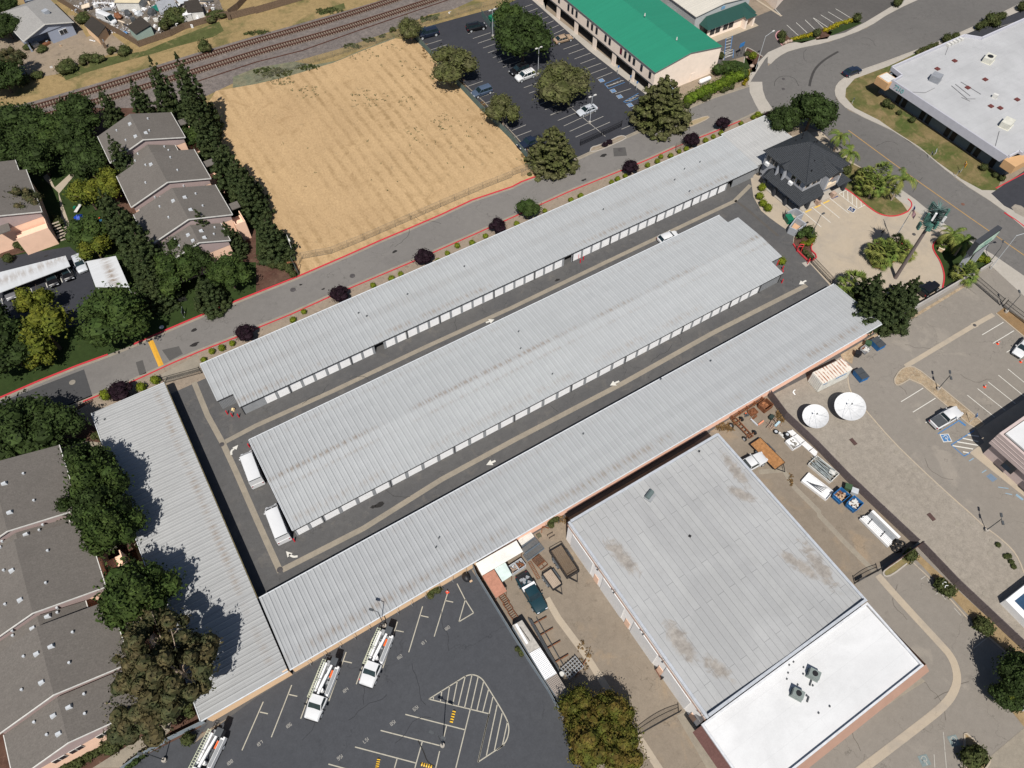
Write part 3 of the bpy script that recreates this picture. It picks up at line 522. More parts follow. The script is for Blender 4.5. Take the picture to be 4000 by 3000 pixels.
strips('parking_lines', [(G('31', *a), G('31', *b), .12) for a, b in (((1525, 430), (1387, 512)), ((1593, 485), (1457, 567)), ((1700, 530), (1545, 625)), ((1290, 902), (1468, 1045)), ((1357, 860), (1536, 1000)), ((1425, 816), (1602, 957)), ((1492, 773), (1660, 910)), ((1554, 733), (1720, 870)), ((1005, 857), (862, 945)), ((1085, 922), (938, 1013)), ((1160, 985), (1020, 1082)))], P_WHITE, 8)
zR = (3700, 1600, .48225)
strips('blue_access_lines', [(G('31', *a), G('31', *b), .16) for a, b in (((1240, 1065), (1100, 1153)), ((1335, 1132), (1187, 1225)), ((1187, 1225), (1270, 1298)), ((1270, 1298), (1330, 1262)))]+[(G('31', 1240, 1070), G('31', 1280, 1100), .35)], P_BLUE, 8)
strips('white_access_lines', [(G('31', *a), G('31', *b), .2) for a, b in (((1292, 1160), (1365, 1170)), ((1260, 1182), (1362, 1204)), ((1225, 1205), (1362, 1228)), ((1195, 1230), (1328, 1252)), ((1262, 1270), (1300, 1277)))], P_WHITE, 9)
wheelchair('access_symbol', G('31', 1152, 1180), (-.5, -1), 1.0)
sheet('faded_blue_paint', GP((zR, [(352, 518), (405, 562), (366, 588), (313, 540)])), paint('faded_blue_paint', (.16, .22, .3), .5), 8)
strips('faded_blue_paint', [(G(zR, 175, 418), G(zR, 213, 395)), (G(zR, 280, 512), G(zR, 315, 490)), (G(zR, 410, 628), G(zR, 495, 640)), (G(zR, 470, 678), G(zR, 525, 690)), (G(zR, 556, 688), G(zR, 612, 732), .4)], paint('faded_blue_paint_2', (.25, .36, .45), .5), 8, .15)
# --- warehouse yards
sheet('yard_asphalt', GP(('21', [(1290, 1140), (1659, 900), (1659, 1659)]), ('31', [(0, 900), (720, 1659)]), ('32', [(945, 212), (560, 465), (650, 580)]))+[(56, 0), (54, 33)], ASPH_Y, 8.4)
sheet('yard_asphalt', [(28.6, 33.5), (28.4, -20), (14, -20), (14, 33.5)], ASPH_Y, 8)
sheet('yard_dirt', GP(('22', [(170, 130), (330, 60), (350, 180), (300, 200), (210, 180), (100, 240)]), ), DIRT, 9, extra=[GP(('21', [(1280, 1140), (1420, 1050), (1530, 980), (1480, 1090), (1380, 1120), (1340, 1150)]))])
band('concrete_drain', GP(('22', [(225, 560), (300, 690), (480, 930), (600, 1120), (780, 1400), (950, 1659), (1100, 1900)])), .9, CONC_T, 9)
band('concrete_drain', GP(('31', [(-60, 1400), (100, 1390), (170, 1500), (330, 1659)]), ('32', [(330, 20), (500, 200), (690, 390)])), .8, CONC_G, 9)
dr = smooth_line(GP(('32', [(710, 410), (860, 580), (1120, 860), (1190, 940), (1225, 1040), (1222, 1130), (1160, 1240), (1000, 1370), (620, 1659), (300, 1900)])), 2)
band('concrete_drain', dr, 1.0, CONC_T, 9)
sheet('lawn_bed', GP(('32', [(750, 390), (790, 360), (895, 285), (930, 330), (800, 400), (765, 412)])), gm('patchy_bed', (.28, .22, .11), (.15, .17, .06), ps=.7, fine=.25), 9)
band('kerb', smooth_line(GP(('32', [(900, 335), (800, 412), (755, 420), (742, 390), (790, 352), (890, 285)])), 1), .2, CONC, 9, .12)
sheet('dry_bed', GP(('32', [(950, 300), (980, 280), (1659, 900), (1659, 990), (1420, 800), (1130, 490)])), gm('dry_bed', (.36, .26, .14), (.3, .22, .13), ps=.4, fine=.25), 9)
band('kerb', GP(('32', [(940, 330), (1120, 500), (1330, 735), (1450, 830), (1659, 1020)])), .2, CONC_T, 9, .1)
strips('parking_lines', [(G('32', *a), G('32', *b), .1) for a, b in (((1020, 415), (990, 437)), ((1030, 430), (1050, 465)), ((1115, 515), (1085, 535)), ((1115, 520), (1150, 568)), ((1205, 622), (1250, 672)), ((1310, 722), (1345, 775)), ((1420, 815), (1330, 885)), ((1135, 1425), (1155, 1659)), ((1075, 1570), (1080, 1659)))], P_DIM, 8)
sheet('walk_strip', GP(('32', [(975, 1060), (1018, 1098), (650, 1330), (240, 1659), (150, 1659), (600, 1300)])), CONC_G, 9)
for x, y in ((1203, 1483), (1012, 1610)):
    wheelchair('faded_access_symbol', G('32', x, y), (-.35, -1), 1.0, paint('faded_teal_paint', (.2, .25, .25), .6), P_DIM, 8, False)
median(GP(('32', [(1270, 1440), (1290, 1435), (1440, 1590), (1430, 1640), (1370, 1700), (1290, 1700), (1275, 1600)])), gm('dry_bed2', (.36, .26, .14), (.3, .22, .13), ps=.4, fine=.25))
sheet('dry_bed', GP(('32', [(1480, 1160), (1510, 1130), (1700, 950), (1900, 1100), (1800, 1500), (1659, 1395), (1560, 1270), (1490, 1200)])), gm('dry_bed3', (.36, .26, .14), (.3, .22, .13), ps=.4, fine=.25), 9)
sheet('apron', GP(('32', [(1420, 1600), (1659, 1400), (2000, 1200), (2000, 1800), (1300, 1900)])), CONC_G, 9)
sheet('front_walk', GP(('22', [(1065, 1320), (1130, 1290), (1350, 1659), (1450, 1900), (1330, 1900), (1260, 1659)])), CONC_G, 10)
# --- bottom lot
lotB = GP(('12', [(-400, 1500), (0, 1205), (700, 780), (1395, 375), (1430, 425), (1659, 800)]), ('22', [(230, 1160), (430, 1540), (700, 2100), (-1600, 2400)]), ('02', [(900, 2100), (600, 1950), (820, 1640), (1350, 1370)]))
sheet('parking_lot', lotB, ASPH_D, 9)
L = [((1303, 465), (1355, 568)), ((1355, 568), (1410, 655)), ((1410, 655), (1315, 712)), ((1315, 712), (1358, 565)), ((1242, 525), (1155, 808)), ((1228, 575), (1278, 585)), ((1080, 612), (990, 910)), ((1068, 672), (1118, 683)), ((917, 712), (822, 1012)), ((907, 768), (957, 778)), ((758, 815), (650, 1117)), ((585, 908), (473, 1225)), ((568, 967), (622, 979)), ((405, 1025), (290, 1340)), ((232, 1122), (100, 1460)), ((215, 1183), (268, 1195)), ((48, 1230), (-90, 1545)), ((27, 1297), (78, 1308)), ((968, 1312), (1355, 1412)), ((808, 1416), (1190, 1514)), ((642, 1523), (1035, 1627)), ((470, 1634), (620, 1675)), ((1388, 1282), (1295, 1659)), ((1235, 1385), (1210, 1490)), ((1190, 1550), (1165, 1659)), ((1078, 1488), (1030, 1659)), ((915, 1598), (898, 1659)), ((1120, 1213), (1305, 1097)), ((1120, 1213), (1510, 1308)), ((1510, 1308), (1438, 1622)), ((1438, 1622), (1610, 1508)), ((1535, 1200), (1440, 1622)), ((1150, 1196), (1150, 1215)), ((1205, 1160), (1195, 1228)), ((1255, 1128), (1238, 1240)), ((1305, 1097), (1275, 1250)), ((1357, 1062), (1310, 1258)), ((1400, 1055), (1352, 1268)), ((1440, 1068), (1392, 1280)), ((1475, 1100), (1432, 1285)), ((1507, 1150), (1470, 1295)), ((1563, 1250), (1493, 1580)), ((1595, 1305), (1545, 1545)), ((1630, 1360), (1595, 1520))]
strips('parking_lines', [(G('12', *a), G('12', *b), .13) for a, b in L], P_CREAM, 10)
tip = smooth_line(GP(('12', [(1305, 1097), (1370, 1056), (1420, 1055), (1465, 1080), (1495, 1125), (1560, 1230), (1625, 1340), (1642, 1400), (1630, 1470), (1600, 1515), (1560, 1545)])), 2); band('parking_lines', tip, .14, P_CREAM, 10)
def digits(txt, c, d, s, m, lv):
    SEG = {'0': 'abcdef', '1': 'bc', '2': 'abged', '3': 'abgcd', '4': 'fgbc', '5': 'afgcd', '6': 'afgedc', '7': 'abc', '8': 'abcdefg', '9': 'abcdfg'}
    PT = {'a': ((0, 1), (.5, 1)), 'b': ((.5, 1), (.5, .5)), 'c': ((.5, .5), (.5, 0)), 'd': ((0, 0), (.5, 0)), 'e': ((0, .5), (0, 0)), 'f': ((0, 1), (0, .5)), 'g': ((0, .5), (.5, .5))}
    rg = Vector(d).normalized(); up_ = Vector((-rg.y, rg.x)); c = Vector(c); S = []
    for i, ch in enumerate(txt):
        for sg in SEG[ch]:
            a, b = PT[sg]; S.append((tuple(c+rg*(i*.8-.95+a[0])*s+up_*(a[1]-.5)*s), tuple(c+rg*(i*.8-.95+b[0])*s+up_*(b[1]-.5)*s), .14*s))
    strips('bay_number', S, m, lv)
for t_, x, y in (('180', 1235, 757), ('181', 1083, 850), ('182', 926, 944), ('184', 575, 1160), ('186', 208, 1388), ('187', 20, 1505)): digits(t_, G('12', x, y), (1, .12), .38, P_DIM, 10)
for t_, x, y in (('159', 1040, 1268), ('158', 892, 1363), ('157', 718, 1476), ('156', 550, 1586)): digits(t_, G('12', x, y), (-1, -.12), .38, P_DIM, 10)
digits('188', G('02', 1485, 1628), (1, .12), .38, P_DIM, 10)
# --- apartments ground
sheet('lawn', GP(('00', [(-500, 1000), (0, 900), (300, 838), (900, 740), (1280, 660), (1400, 700)]))+fieldL[2:]+curbA[9::-1]+[(-120, 105), (-120, 160)], LAWN, 4)
sheet('mulch_bed', GP(('11', [(0, 0), (60, -60), (200, 10), (270, 110), (250, 130), (60, 210), (0, 240)]), ), MULCH, 5, extra=[GP(('00', [(600, 700), (1250, 700), (1659, 1500), (1659, 1700), (900, 1700), (600, 1000)])), GP(('00', [(-100, 1700), (-100, 1620), (280, 1550), (300, 1600)])), GP(('01', [(960, 230), (1040, 235), (1030, 260), (980, 275)]))])
sheet('apartment_parking', GP(('01', [(-300, 60), (450, -60), (570, 40), (620, 220), (540, 310), (560, 440), (380, 480), (170, 390), (0, 430), (-300, 520)])), ASPH_T, 6)
strips('parking_lines', [(G('01', *a), G('01', *b), .12) for a, b in (((308, 205), (298, 175)), ((405, 172), (393, 142)), ((497, 140), (475, 80)), ((18, 310), (10, 275)), ((210, 240), (200, 210)))], P_WHITE, 7)
z0 = (0, 600, .27125)
sheet('garden_path', GP((z0, [(625, 330), (690, 285), (790, 490), (1000, 300), (1080, 305), (850, 580), (990, 980), (1030, 1150), (820, 1240), (730, 1300), (700, 1230), (960, 1120), (820, 960), (890, 900), (840, 560), (640, 370)])), CONC_T, 6)
sheet('garden_path', GP(('01', [(868, 235), (915, 222), (945, 290), (1120, 232), (1140, 250), (960, 325), (920, 320)])), CONC, 6)
sheet('apartment_yard', [(-120, 89), (-36, 89), (-23, 90), (-23, 33), (-28, 33), (-60, 8), (-120, -20)], MULCH, 4)
sheet('lawn', GP(('01', [(-300, 1200), (0, 1200), (560, 1180), (540, 1290), (0, 1330), (-300, 1350)])), LAWN, 5)
sheet('garden_path', GP(('02', [(600, 1659), (1060, 1370), (1130, 1280), (1100, 1420), (850, 1659)]), ), CONC_G, 6, extra=[GP(('02', [(868, 205), (900, 190), (975, 380), (925, 385)])), GP(('01', [(370, 1260), (560, 1200), (660, 1210), (700, 1400), (660, 1400), (560, 1250)]))])
sheet('yellow_ballast_edge', GP(('10', [(1030, 235), (1120, 155), (1380, 82), (1620, 18), (1620, 35), (1380, 98), (1120, 170)])), GRASSY, 7)
# oil stains, tyre marks (real stains, own shape)
STAIN = gm('oil_stain', (.035, .033, .032), fine=.2); STAIN2 = gm('old_stain', (.12, .11, .1), fine=.2)
def stain(t, x, y, r, m=STAIN, lv=8, seed=0):
    rd = random.Random(seed+int(x*7+y)); c = G(t, x, y); a0 = rd.uniform(0, 3)
    sheet('oil_stain', [(c[0]+r*rd.uniform(.5, 1.1)*math.cos(a)*1.4, c[1]+r*rd.uniform(.5, 1.1)*math.sin(a)*.7) for a in [a0+i*.571 for i in range(11)]], m, lv)
for t, x, y, r in (('11', 800, 1612, .6), ('11', 760, 1625, .4), ('11', 290, 187, .3), ('11', 435, 215, .35), ('10', 900, 1632, .5), ('20', 595, 1008, .7), ('01', 1258, 480, .5), ('01', 1260, 575, .7), ('21', 295, 157, .5), ('12', 1280, 612, .3), ('20', 465, 1168, .5), ('01', 300, 1, .3)): stain(t, x, y, r)
TYM = gm('tyre_mark', (.07, .066, .064), fine=.2)
band('tyre_marks', smooth_line(GP(('30', [(268, 560), (275, 520), (300, 450), (360, 390), (455, 335)])), 2), .55, TYM, 8)
band('tyre_marks', smooth_line(GP(('30', [(40, 560), (45, 520), (90, 490), (170, 500), (200, 560)])), 2), .1, TYM, 8)
band('crack_line', smooth_line(GP(('12', [(1050, 1480), (1090, 1560), (1110, 1620), (1160, 1650)])), 2), .12, STAIN, 11)
median(GP(('20', [(505, 985), (515, 955), (560, 945), (640, 910), (700, 880), (735, 885), (740, 900), (640, 945), (560, 980)])), DIRT, CONC)
median(GP(('20', [(1115, 815), (1150, 790), (1265, 752), (1282, 765), (1180, 815), (1130, 828)])), gm('tan_median', (.42, .33, .2), (.36, .28, .18), fine=.15))
rc = random.Random(9)
SEALM = {'d': gm('sealed_crack_dark', (.05, .052, .058), fine=.1), 's': gm('sealed_crack_grey', (.06, .058, .056), fine=.1), 'b': gm('sealed_crack_tan', (.16, .14, .12), fine=.1)}
for t_, k, lv, pts in (('12', 'd', 10.5, ((700, 1250), (1100, 1250), (300, 1480), (900, 1500), (1250, 900), (600, 1350))), ('11', 's', 7.5, ((600, 800), (1300, 480), (300, 960), (1000, 1560))), ('21', 's', 7.5, ((300, 1010), (1100, 560), (900, 690), (150, 180))), ('31', 'b', 7, ((1100, 600), (900, 900), (1200, 1450), (1350, 250), (1450, 800))), ('32', 'b', 8, ((900, 700), (1150, 1350), (1300, 1100), (600, 1550))), ('10', 's', 7.5, ((900, 1600), (1200, 1450))), ('30', 's', 7.5, ((250, 400), (700, 300), (700, 950), (1000, 1150)))):
    for x, y in pts:
        q = [G(t_, x, y)]; a = rc.uniform(0, 3.1)
        for i in range(7): a += rc.uniform(-.6, .6); q.append((q[-1][0]+.8*math.cos(a), q[-1][1]+.8*math.sin(a)))
        band('sealed_crack', q, .07, SEALM[k], lv)
# ================================================================ BUILDINGS
def rib_roof(mb, x0, x1, y0, y1, zf, pitch=.914, axis=0, ribw=.15, ribh=.09, ys=None, th=.1):
    """ribbed metal roof sheet: flat pans with raised ribs running down the slope; zf(run coordinate) gives height"""
    a0, a1, b0, b1 = (x0, x1, y0, y1) if axis == 0 else (y0, y1, x0, x1)
    ys = ys or [b0, b1]; pr = [(a0, 0)]; a = math.ceil(a0/pitch-.5)*pitch+pitch*.5; a += pitch*(a < a0+ribw)
    while a < a1-ribw:
        pr += [(a-ribw/2, 0), (a-ribw/4, ribh), (a+ribw/4, ribh), (a+ribw/2, 0)]; pr += [(a+pitch*.5-.05, 0), (a+pitch*.5, ribh*.4), (a+pitch*.5+.05, 0)]*(a+pitch*.6 < a1 and pitch > .7); a += pitch
    pr.append((a1, 0)); n = len(pr); P = []
    for b in ys:
        for (q, dz) in pr:
            P.append((q, b, zf(b)+dz) if axis == 0 else (b, q, zf(b)+dz))
    F = [(j*n+i, j*n+i+1, (j+1)*n+i+1, (j+1)*n+i) for j in range(len(ys)-1) for i in range(n-1)]
    mb.add(P, F)
    pts = [(a0, ys[0]), (a1, ys[0])]
    P = []; 
    for b in ys:
        for q in (a0, a1):
            for dz in (0, -th): P.append((q, b, zf(b)+dz) if axis == 0 else (b, q, zf(b)+dz))
    F = []
    for j in range(len(ys)-1):
        o = j*4; F += [(o+1, o+3, o+7, o+5), (o, o+1, o+5, o+4), (o+2, o+6, o+7, o+3)]
    o = (len(ys)-1)*4; F += [(0, 2, 3, 1), (o, o+1, o+3, o+2)]
    mb.add(P, F); return mb
def rollup(name):
    b = NB(name, .5); x, y, z = b.xyz(); w = b.math('SINE', b.math('MULTIPLY', z, 40)); m = b.mix(b.ramp(b.noise(1.2, 3), .3, .7), (.78, .78, .78), (.84, .84, .84))
    return b.out(m, w, .02, .5)
DOORM = rollup('white_rollup_door')
def ribbed_wall(name, c):
    b = NB(name, .6); x, y, z = b.xyz(); w = b.math('ADD', b.math('SINE', b.math('MULTIPLY', x, 30)), b.math('SINE', b.math('MULTIPLY', y, 30)))
    col = b.mix(b.ramp(b.noise(.8, 4), .3, .7), k_(c, .92), k_(c, 1.08)); return b.out(b.mix(b.ramp(w, 0, 1.2), k_(col_ := c, .75), col), w, .04, .7)
WALL_R = ribbed_wall('grey_ribbed_wall', (.27, .28, .29)); PIER = pm('grey_pier_paint', (.25, .26, .27), .6)
GUT = pm('pale_gutter', (.52, .54, .56), .5); DGUT = pm('dark_gutter', (.03, .03, .032), .6)
def door_run(t, y, posts, hgt, x_from, x_to):
    """front wall facing -Y at y: roll-up doors between piers; posts = [(x0,x1,n)...]"""
    w = MB(); used = []
    for (a, b, n) in posts:
        p = (b-a)/n; pw = .42 if p < 2.5 else .5
        for i in range(n):
            d0 = a+i*p+pw*.5; d1 = a+(i+1)*p-pw*.5
            used.append((d0, d1))
    # wall built of piers between doors plus lintel
    x = x_from
    for d0, d1 in used:
        if d0 > x+.01: w.rect(x, y, d0, y+.12, 0, hgt)
        x = d1
    if x < x_to: w.rect(x, y, x_to, y+.12, 0, hgt)
    for d0, d1 in used: w.rect(d0, y, d1, y+.12, hgt-.22, hgt)
    w.build('front_wall', WALL_R if False else PIER, t, True)
    return used
def doors(t, used, y, hgt, openx=()):
    for d0, d1 in used:
        c = (d0+d1)/2
        if any(abs(c-o) < .8 for o in openx): continue
        m = MB().rect(d0, y+.07, d1, y+.11, .02, hgt-.22)
        d = m.build('roll_up_door', DOORM, t, True)
def downspouts(t, xs, y, hgt):
    for x in xs: MB().box(x, y-.06, 0, .11, .1, hgt).build('downspout', DGUT, t, True)
HW = 2.42
# ---- north storage building
tN = thing('storage_building', 'long narrow grey-roofed storage building beside the road with a row of white doors', 'storage building', (49, 79.6, 0))
zN = lambda y: 2.5+.035*(y-74)
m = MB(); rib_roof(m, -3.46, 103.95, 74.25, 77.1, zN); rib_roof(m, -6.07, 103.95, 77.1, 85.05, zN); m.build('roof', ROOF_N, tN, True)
yN = 74.42; posts = [(.23, 4.55, 2), (4.55, 15.3, 5), (15.3, 25.6, 5), (25.6, 31.9, 3), (31.9, 42.7, 5), (42.7, 51.2, 4), (51.2, 59.4, 4), (59.4, 67.9, 4), (67.9, 78.7, 5), (78.7, 87.4, 4), (87.4, 93.9, 3), (93.9, 96.2, 1)]
us = door_run(tN, yN, posts, HW, -3.3, 96.3); doors(tN, us, yN, HW, openx=(20.4, 58.3)); downspouts(tN, [-3.25]+[p[1] for p in posts if p[1] != 96.2], yN, HW)
m = MB(); m.rect(-3.3, yN+.2, -3.18, 77.1, 0, HW); m.rect(-5.9, 77.2, -3.35, 77.32, 0, HW); m.rect(-5.9, 77.4, -5.78, 84.8, 0, HW+.15); m.rect(-5.7, 84.9, 103.4, 85.02, 0, HW+.15); m.rect(97.6, yN, 103.4, yN+.12, 0, HW); m.rect(103.3, 74.7, 103.42, 84.4, 0, HW)
m.build('side_walls', WALL_R, tN, True)
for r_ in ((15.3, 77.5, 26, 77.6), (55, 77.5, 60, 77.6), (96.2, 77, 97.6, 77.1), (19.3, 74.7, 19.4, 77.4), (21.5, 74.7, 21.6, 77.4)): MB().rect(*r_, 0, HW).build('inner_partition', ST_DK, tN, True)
m = MB(); m.bar((-6, 85.12, 2.88), (103.9, 85.12, 2.88), .12, .12); m.build('gutter', GUT, tN, True)
m = MB(); m.bar((-3.4, 74.21, 2.42), (103.9, 74.21, 2.42), .08, .14); m.bar((-6.05, 77.06, 2.5), (-3.5, 77.06, 2.5), .08, .14); m.build('eave_shade_trim', DGUT, tN, True)  # trim coloured dark to draw the shadow line under the eave
# ---- north east lower annex
tA = thing('storage_annex', 'short grey metal-roofed wing touching the black-roofed office', 'storage building', (109, 80, 0))
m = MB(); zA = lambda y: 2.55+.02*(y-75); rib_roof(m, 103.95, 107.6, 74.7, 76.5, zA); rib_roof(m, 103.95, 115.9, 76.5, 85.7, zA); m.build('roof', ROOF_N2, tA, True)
m = MB(); m.rect(103.6, 74.9, 107.3, 75.02, 0, 2.4); m.rect(107.35, 76.8, 115.6, 76.92, 0, 2.4); m.rect(115.5, 77, 115.62, 85.3, 0, 2.4); m.rect(104, 85.35, 115.4, 85.47, 0, 2.4); m.build('wall', WALL_R, tA, True)
m = MB(); m.bar((104, 85.75, 2.72), (115.9, 85.75, 2.72), .12, .12); m.bar((115.95, 76.5, 2.6), (115.95, 85.7, 2.68), .1, .1); m.build('gutter', GUT, tA, True)
# ---- middle storage building
tM = thing('storage_building', 'widest storage building, mid-compound, its pale ribbed roof with a rust-streaked ridge', 'storage building', (42, 59, 0))
RY = 59.4; zM = lambda y: 2.5+.42*(1-abs(y-RY)/8.6)
m = MB(); e = .002
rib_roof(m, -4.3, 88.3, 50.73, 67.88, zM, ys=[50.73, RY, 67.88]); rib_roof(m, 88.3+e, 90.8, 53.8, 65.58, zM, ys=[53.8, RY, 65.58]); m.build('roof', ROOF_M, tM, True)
yM = 50.92; posts = [(-4.15, .05, 2), (.05, 10.8, 4), (10.8, 21.6, 4), (21.6, 32.32, 4), (32.32, 43.1, 4), (43.1, 53.9, 4), (53.9, 65.96, 5), (65.96, 76.57, 5), (76.57, 83.4, 3)]
us = door_run(tM, yM, posts, HW, -4.15, 83.4); doors(tM, us, yM, HW); downspouts(tM, [p[1] for p in posts]+[88.05], yM, HW)
m = MB(); m.rect(83.4, yM, 88.0, yM+.12, 0, HW); m.rect(88, yM+.2, 88.1, 54, 0, HW); m.rect(88.2, 54, 90.5, 54.12, 0, HW); m.rect(90.4, 54.2, 90.52, 65.2, 0, HW+.2); m.rect(88.1, 65.2, 90.4, 65.32, 0, HW); m.build('end_wall', WALL_R, tM, True)
m = MB(); m.rect(-4.15, yM+.2, -4.05, 67.3, 0, HW+.1); m.build('end_wall', ST_DK, tM, True)  # near-black shade put into this wall's dark colour
us = []
m = MB(); m.rect(-4.05, 67.4, 88, 67.5, 0, HW); m.build('rear_wall', PIER, tM, True)
for i in range(30): MB().rect(-3.5+i*3.03, 67.52, -1.1+i*3.03, 67.56, .02, 2.28).build('rear_door', DOORM, tM, True)
m = MB(); m.bar((-4.3, 67.95, 2.48), (88.3, 67.95, 2.48), .12, .12); m.bar((-4.34, 50.8, 2.55), (-4.34, RY, 2.96), .08, .1); m.bar((-4.34, RY, 2.96), (-4.34, 67.9, 2.55), .08, .1); m.build('gutter', GUT, tM, True)
m = MB(); m.bar((-4.3, 50.69, 2.42), (88.3, 50.69, 2.42), .08, .14); m.bar((88.4, 53.76, 2.56), (90.8, 53.76, 2.56), .08, .12); m.build('eave_shade_trim', DGUT, tM, True)  # dark colour here paints the eave's shadow line over the doors
# ---- south storage building
tS = thing('storage_building', 'long storage building with a peach rear wall beside the warehouse', 'storage building', (41, 38.8, 0))
zS = lambda y: 2.95-.035*(y-33.4)
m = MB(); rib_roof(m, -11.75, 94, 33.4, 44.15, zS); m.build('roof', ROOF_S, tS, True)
m = MB(); m.rect(17.3, 33.72, 93.7, 33.86, 0, 2.75); m.build('rear_wall', ST_PEACH, tS, True)
m = MB(); m.rect(-11.6, 33.72, 17.3, 33.86, 0, 2.75); m.build('rear_wall', ST_TAN, tS, True)
m = MB(); m.rect(93.6, 33.9, 93.72, 43.7, 0, 2.5); m.build('end_wall', ST_PEACH, tS, True)
m = MB(); m.rect(-11.5, 43.75, 93.5, 43.87, 0, 2.35); m.build('front_wall', PIER, tS, True)
for i in range(34): MB().rect(-10.6+i*3.03, 43.89, -8.2+i*3.03, 43.93, .02, 2.2).build('roll_up_door', DOORM, tS, True)
m = MB(); m.bar((-11.75, 44.2, 2.56), (94, 44.2, 2.56), .12, .12); m.bar((-11.75, 33.33, 2.9), (94, 33.33, 2.9), .14, .14); m.build('gutter', GUT, tS, True)
m = MB(); m.tube((94.05, 33.5, 2.95), (94.05, 44, 2.62), .04); m.build('edge_trim', GUT, tS, True)
for i in range(13): x = -9.5+i*2.1; m = MB(); m.path([(x, 33.7, 2.3), (x, 33.25, 2.3), (x, 33.25, .3), (x, 33.7, .3)], .025, 4); m.build('wall_bracket', GREY, tS, True)
# ---- west storage building
tW = thing('storage_building', 'storage building at the left end of the compound with tree shadows on its ribbed roof', 'storage building', (-17.5, 59, 0))
zW = lambda x: 2.62+.03*(-12-x)
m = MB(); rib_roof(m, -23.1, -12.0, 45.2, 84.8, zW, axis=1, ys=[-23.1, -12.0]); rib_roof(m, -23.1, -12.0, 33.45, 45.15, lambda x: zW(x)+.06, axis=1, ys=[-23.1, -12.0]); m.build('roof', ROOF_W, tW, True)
m = MB(); m.rect(-12.4, 44.2, -12.28, 84.4, 0, 2.5); m.build('front_wall', ST_DK, tW, True)  # dark paint carries the deep shade of this wall in its colour
for i in range(14): MB().rect(-12.26, 45.2+i*2.75, -12.22, 47.3+i*2.75, .02, 2.2).build('shade_dark_door', DGREY, tW, True)  # doors coloured dark too, the wall's shade painted in
m = MB(); m.rect(-22.8, 33.8, -22.68, 84.4, 0, 2.7); m.rect(-22.6, 84.3, -12.45, 84.42, 0, 2.6); m.build('rear_wall', ST_TAN, tW, True)
m = MB(); m.rect(-22.6, 33.6, -12, 33.75, 0, 2.7); m.build('end_wall', ST_TAN, tW, True)
m = MB(); m.bar((-11.92, 44.2, 2.55), (-11.92, 84.8, 2.55), .1, .14); m.build('gutter', pm('mossy_gutter', (.12, .1, .05), .8, var=.5), tW, True)
m = MB(); m.bar((-23.15, 84.85, 2.8), (-12, 84.85, 2.65), .08, .08); m.bar((-23.2, 33.5, 2.95), (-23.2, 84.8, 2.95), .1, .1); m.bar((-23.1, 33.38, 2.95), (-12, 33.38, 2.66), .14, .14); m.build('edge_trim', GUT, tW, True)
# small dark things lying on roofs
def litter(t, x, y, z, s=.22, par=None):
    c = G(t, x, y, z); MB().box(c[0], c[1], z+.05, s*1.4, s*.8, .12, .5).build('roof_vent', DGREY, par, True)
for t_, x, y, par in (('11', 1350, 68, tN), ('11', 982, 248, tN), ('11', 665, 370, tN), ('11', 718, 390, tN), ('20', 1218, 1050, tN), ('20', 1055, 1165, tN), ('20', 1152, 1238, tN), ('20', 592, 1357, tN), ('20', 1118, 1095, tN), ('21', 43, 490, tM), ('21', 56, 600, tM), ('21', 262, 765, tM), ('12', 1187, 168, tS), ('12', 1167, 230, tS), ('21', 462, 1153, tS), ('21', 965, 798, tS), ('21', 1288, 680, tS), ('31', 640, 402, tS), ('01', 680, 1060, tW)): litter(t_, x, y, 2.9, par=par)
# ---- grey warehouse
tG = thing('warehouse', 'large warehouse with stained grey roll roofing, white bay doors along its left side', 'warehouse', (41.5, 16, 0))
X0, X1, Y0, Y1, HG = 28.2, 54.9, 1.4, 30.5, 5.75
zG = lambda x: HG+.45*(1-abs(x-41.5)/13.3)
m = MB(); m.add([(X0+.3, Y0+.3, zG(X0)), (41.5, Y0+.3, zG(41.5)), (X1-.3, Y0+.3, zG(X1)), (X1-.3, Y1-.3, zG(X1)), (41.5, Y1-.3, zG(41.5)), (X0+.3, Y1-.3, zG(X0))], [(0, 1, 4, 5), (1, 2, 3, 4)]); m.build('roof', ROOF_G, tG, True)
m = MB(); m.rect(X0+.1, Y0+.1, X0+.25, Y1-.1, 0, HG); m.build('left_wall', ST_WHITE, tG, True)
m = MB(); m.rect(X1-.25, Y0+.1, X1-.1, Y1-.1, 0, HG); m.rect(X0+.3, Y1-.25, X1-.3, Y1-.1, 0, HG+.3); m.rect(X0+.3, Y0+.1, X1-.3, Y0+.25, 0, HG+.3); m.build('side_walls', ST_GREY, tG, True)
m = MB(); m.rect(X0, Y0, X0+.35, Y1, HG+.01, HG+.22); m.rect(X1-.35, Y0, X1, Y1, HG+.01, HG+.22); m.rect(X0+.35, Y1-.35, X1-.35, Y1, HG+.31, HG+.55); m.rect(X0+.35, Y0, X1-.35, Y0+.35, HG+.31, HG+.55); m.build('parapet', pm('pale_metal_coping', (.36, .38, .41), .5), tG, True)
m = MB(); m.rect(X0-.06, Y0, X0, Y1, HG-.75, HG-.55); m.build('trim_band', BROWNF, tG, True)
def gy(x, y, z): return G('22', x, y, z)[1]
bays = [(180, 440), (420, 640), (735, 905), (1055, 1245)]
for (a, b) in [(24.4, 29.2), (17.3, 22.0), (10.4, 15.2), (3.9, 8.6)]:
    MB().rect(X0+.02, a, X0+.08, b, 0.02, 4.3).build('bay_door', WHITE, tG, True)
for y in (23.2, 16.1, 9.1, 2.6): MB().rect(X0+.02, y-.5, X0+.07, y+.4, .02, 2.1).build('side_door', ST_APT, tG, True)
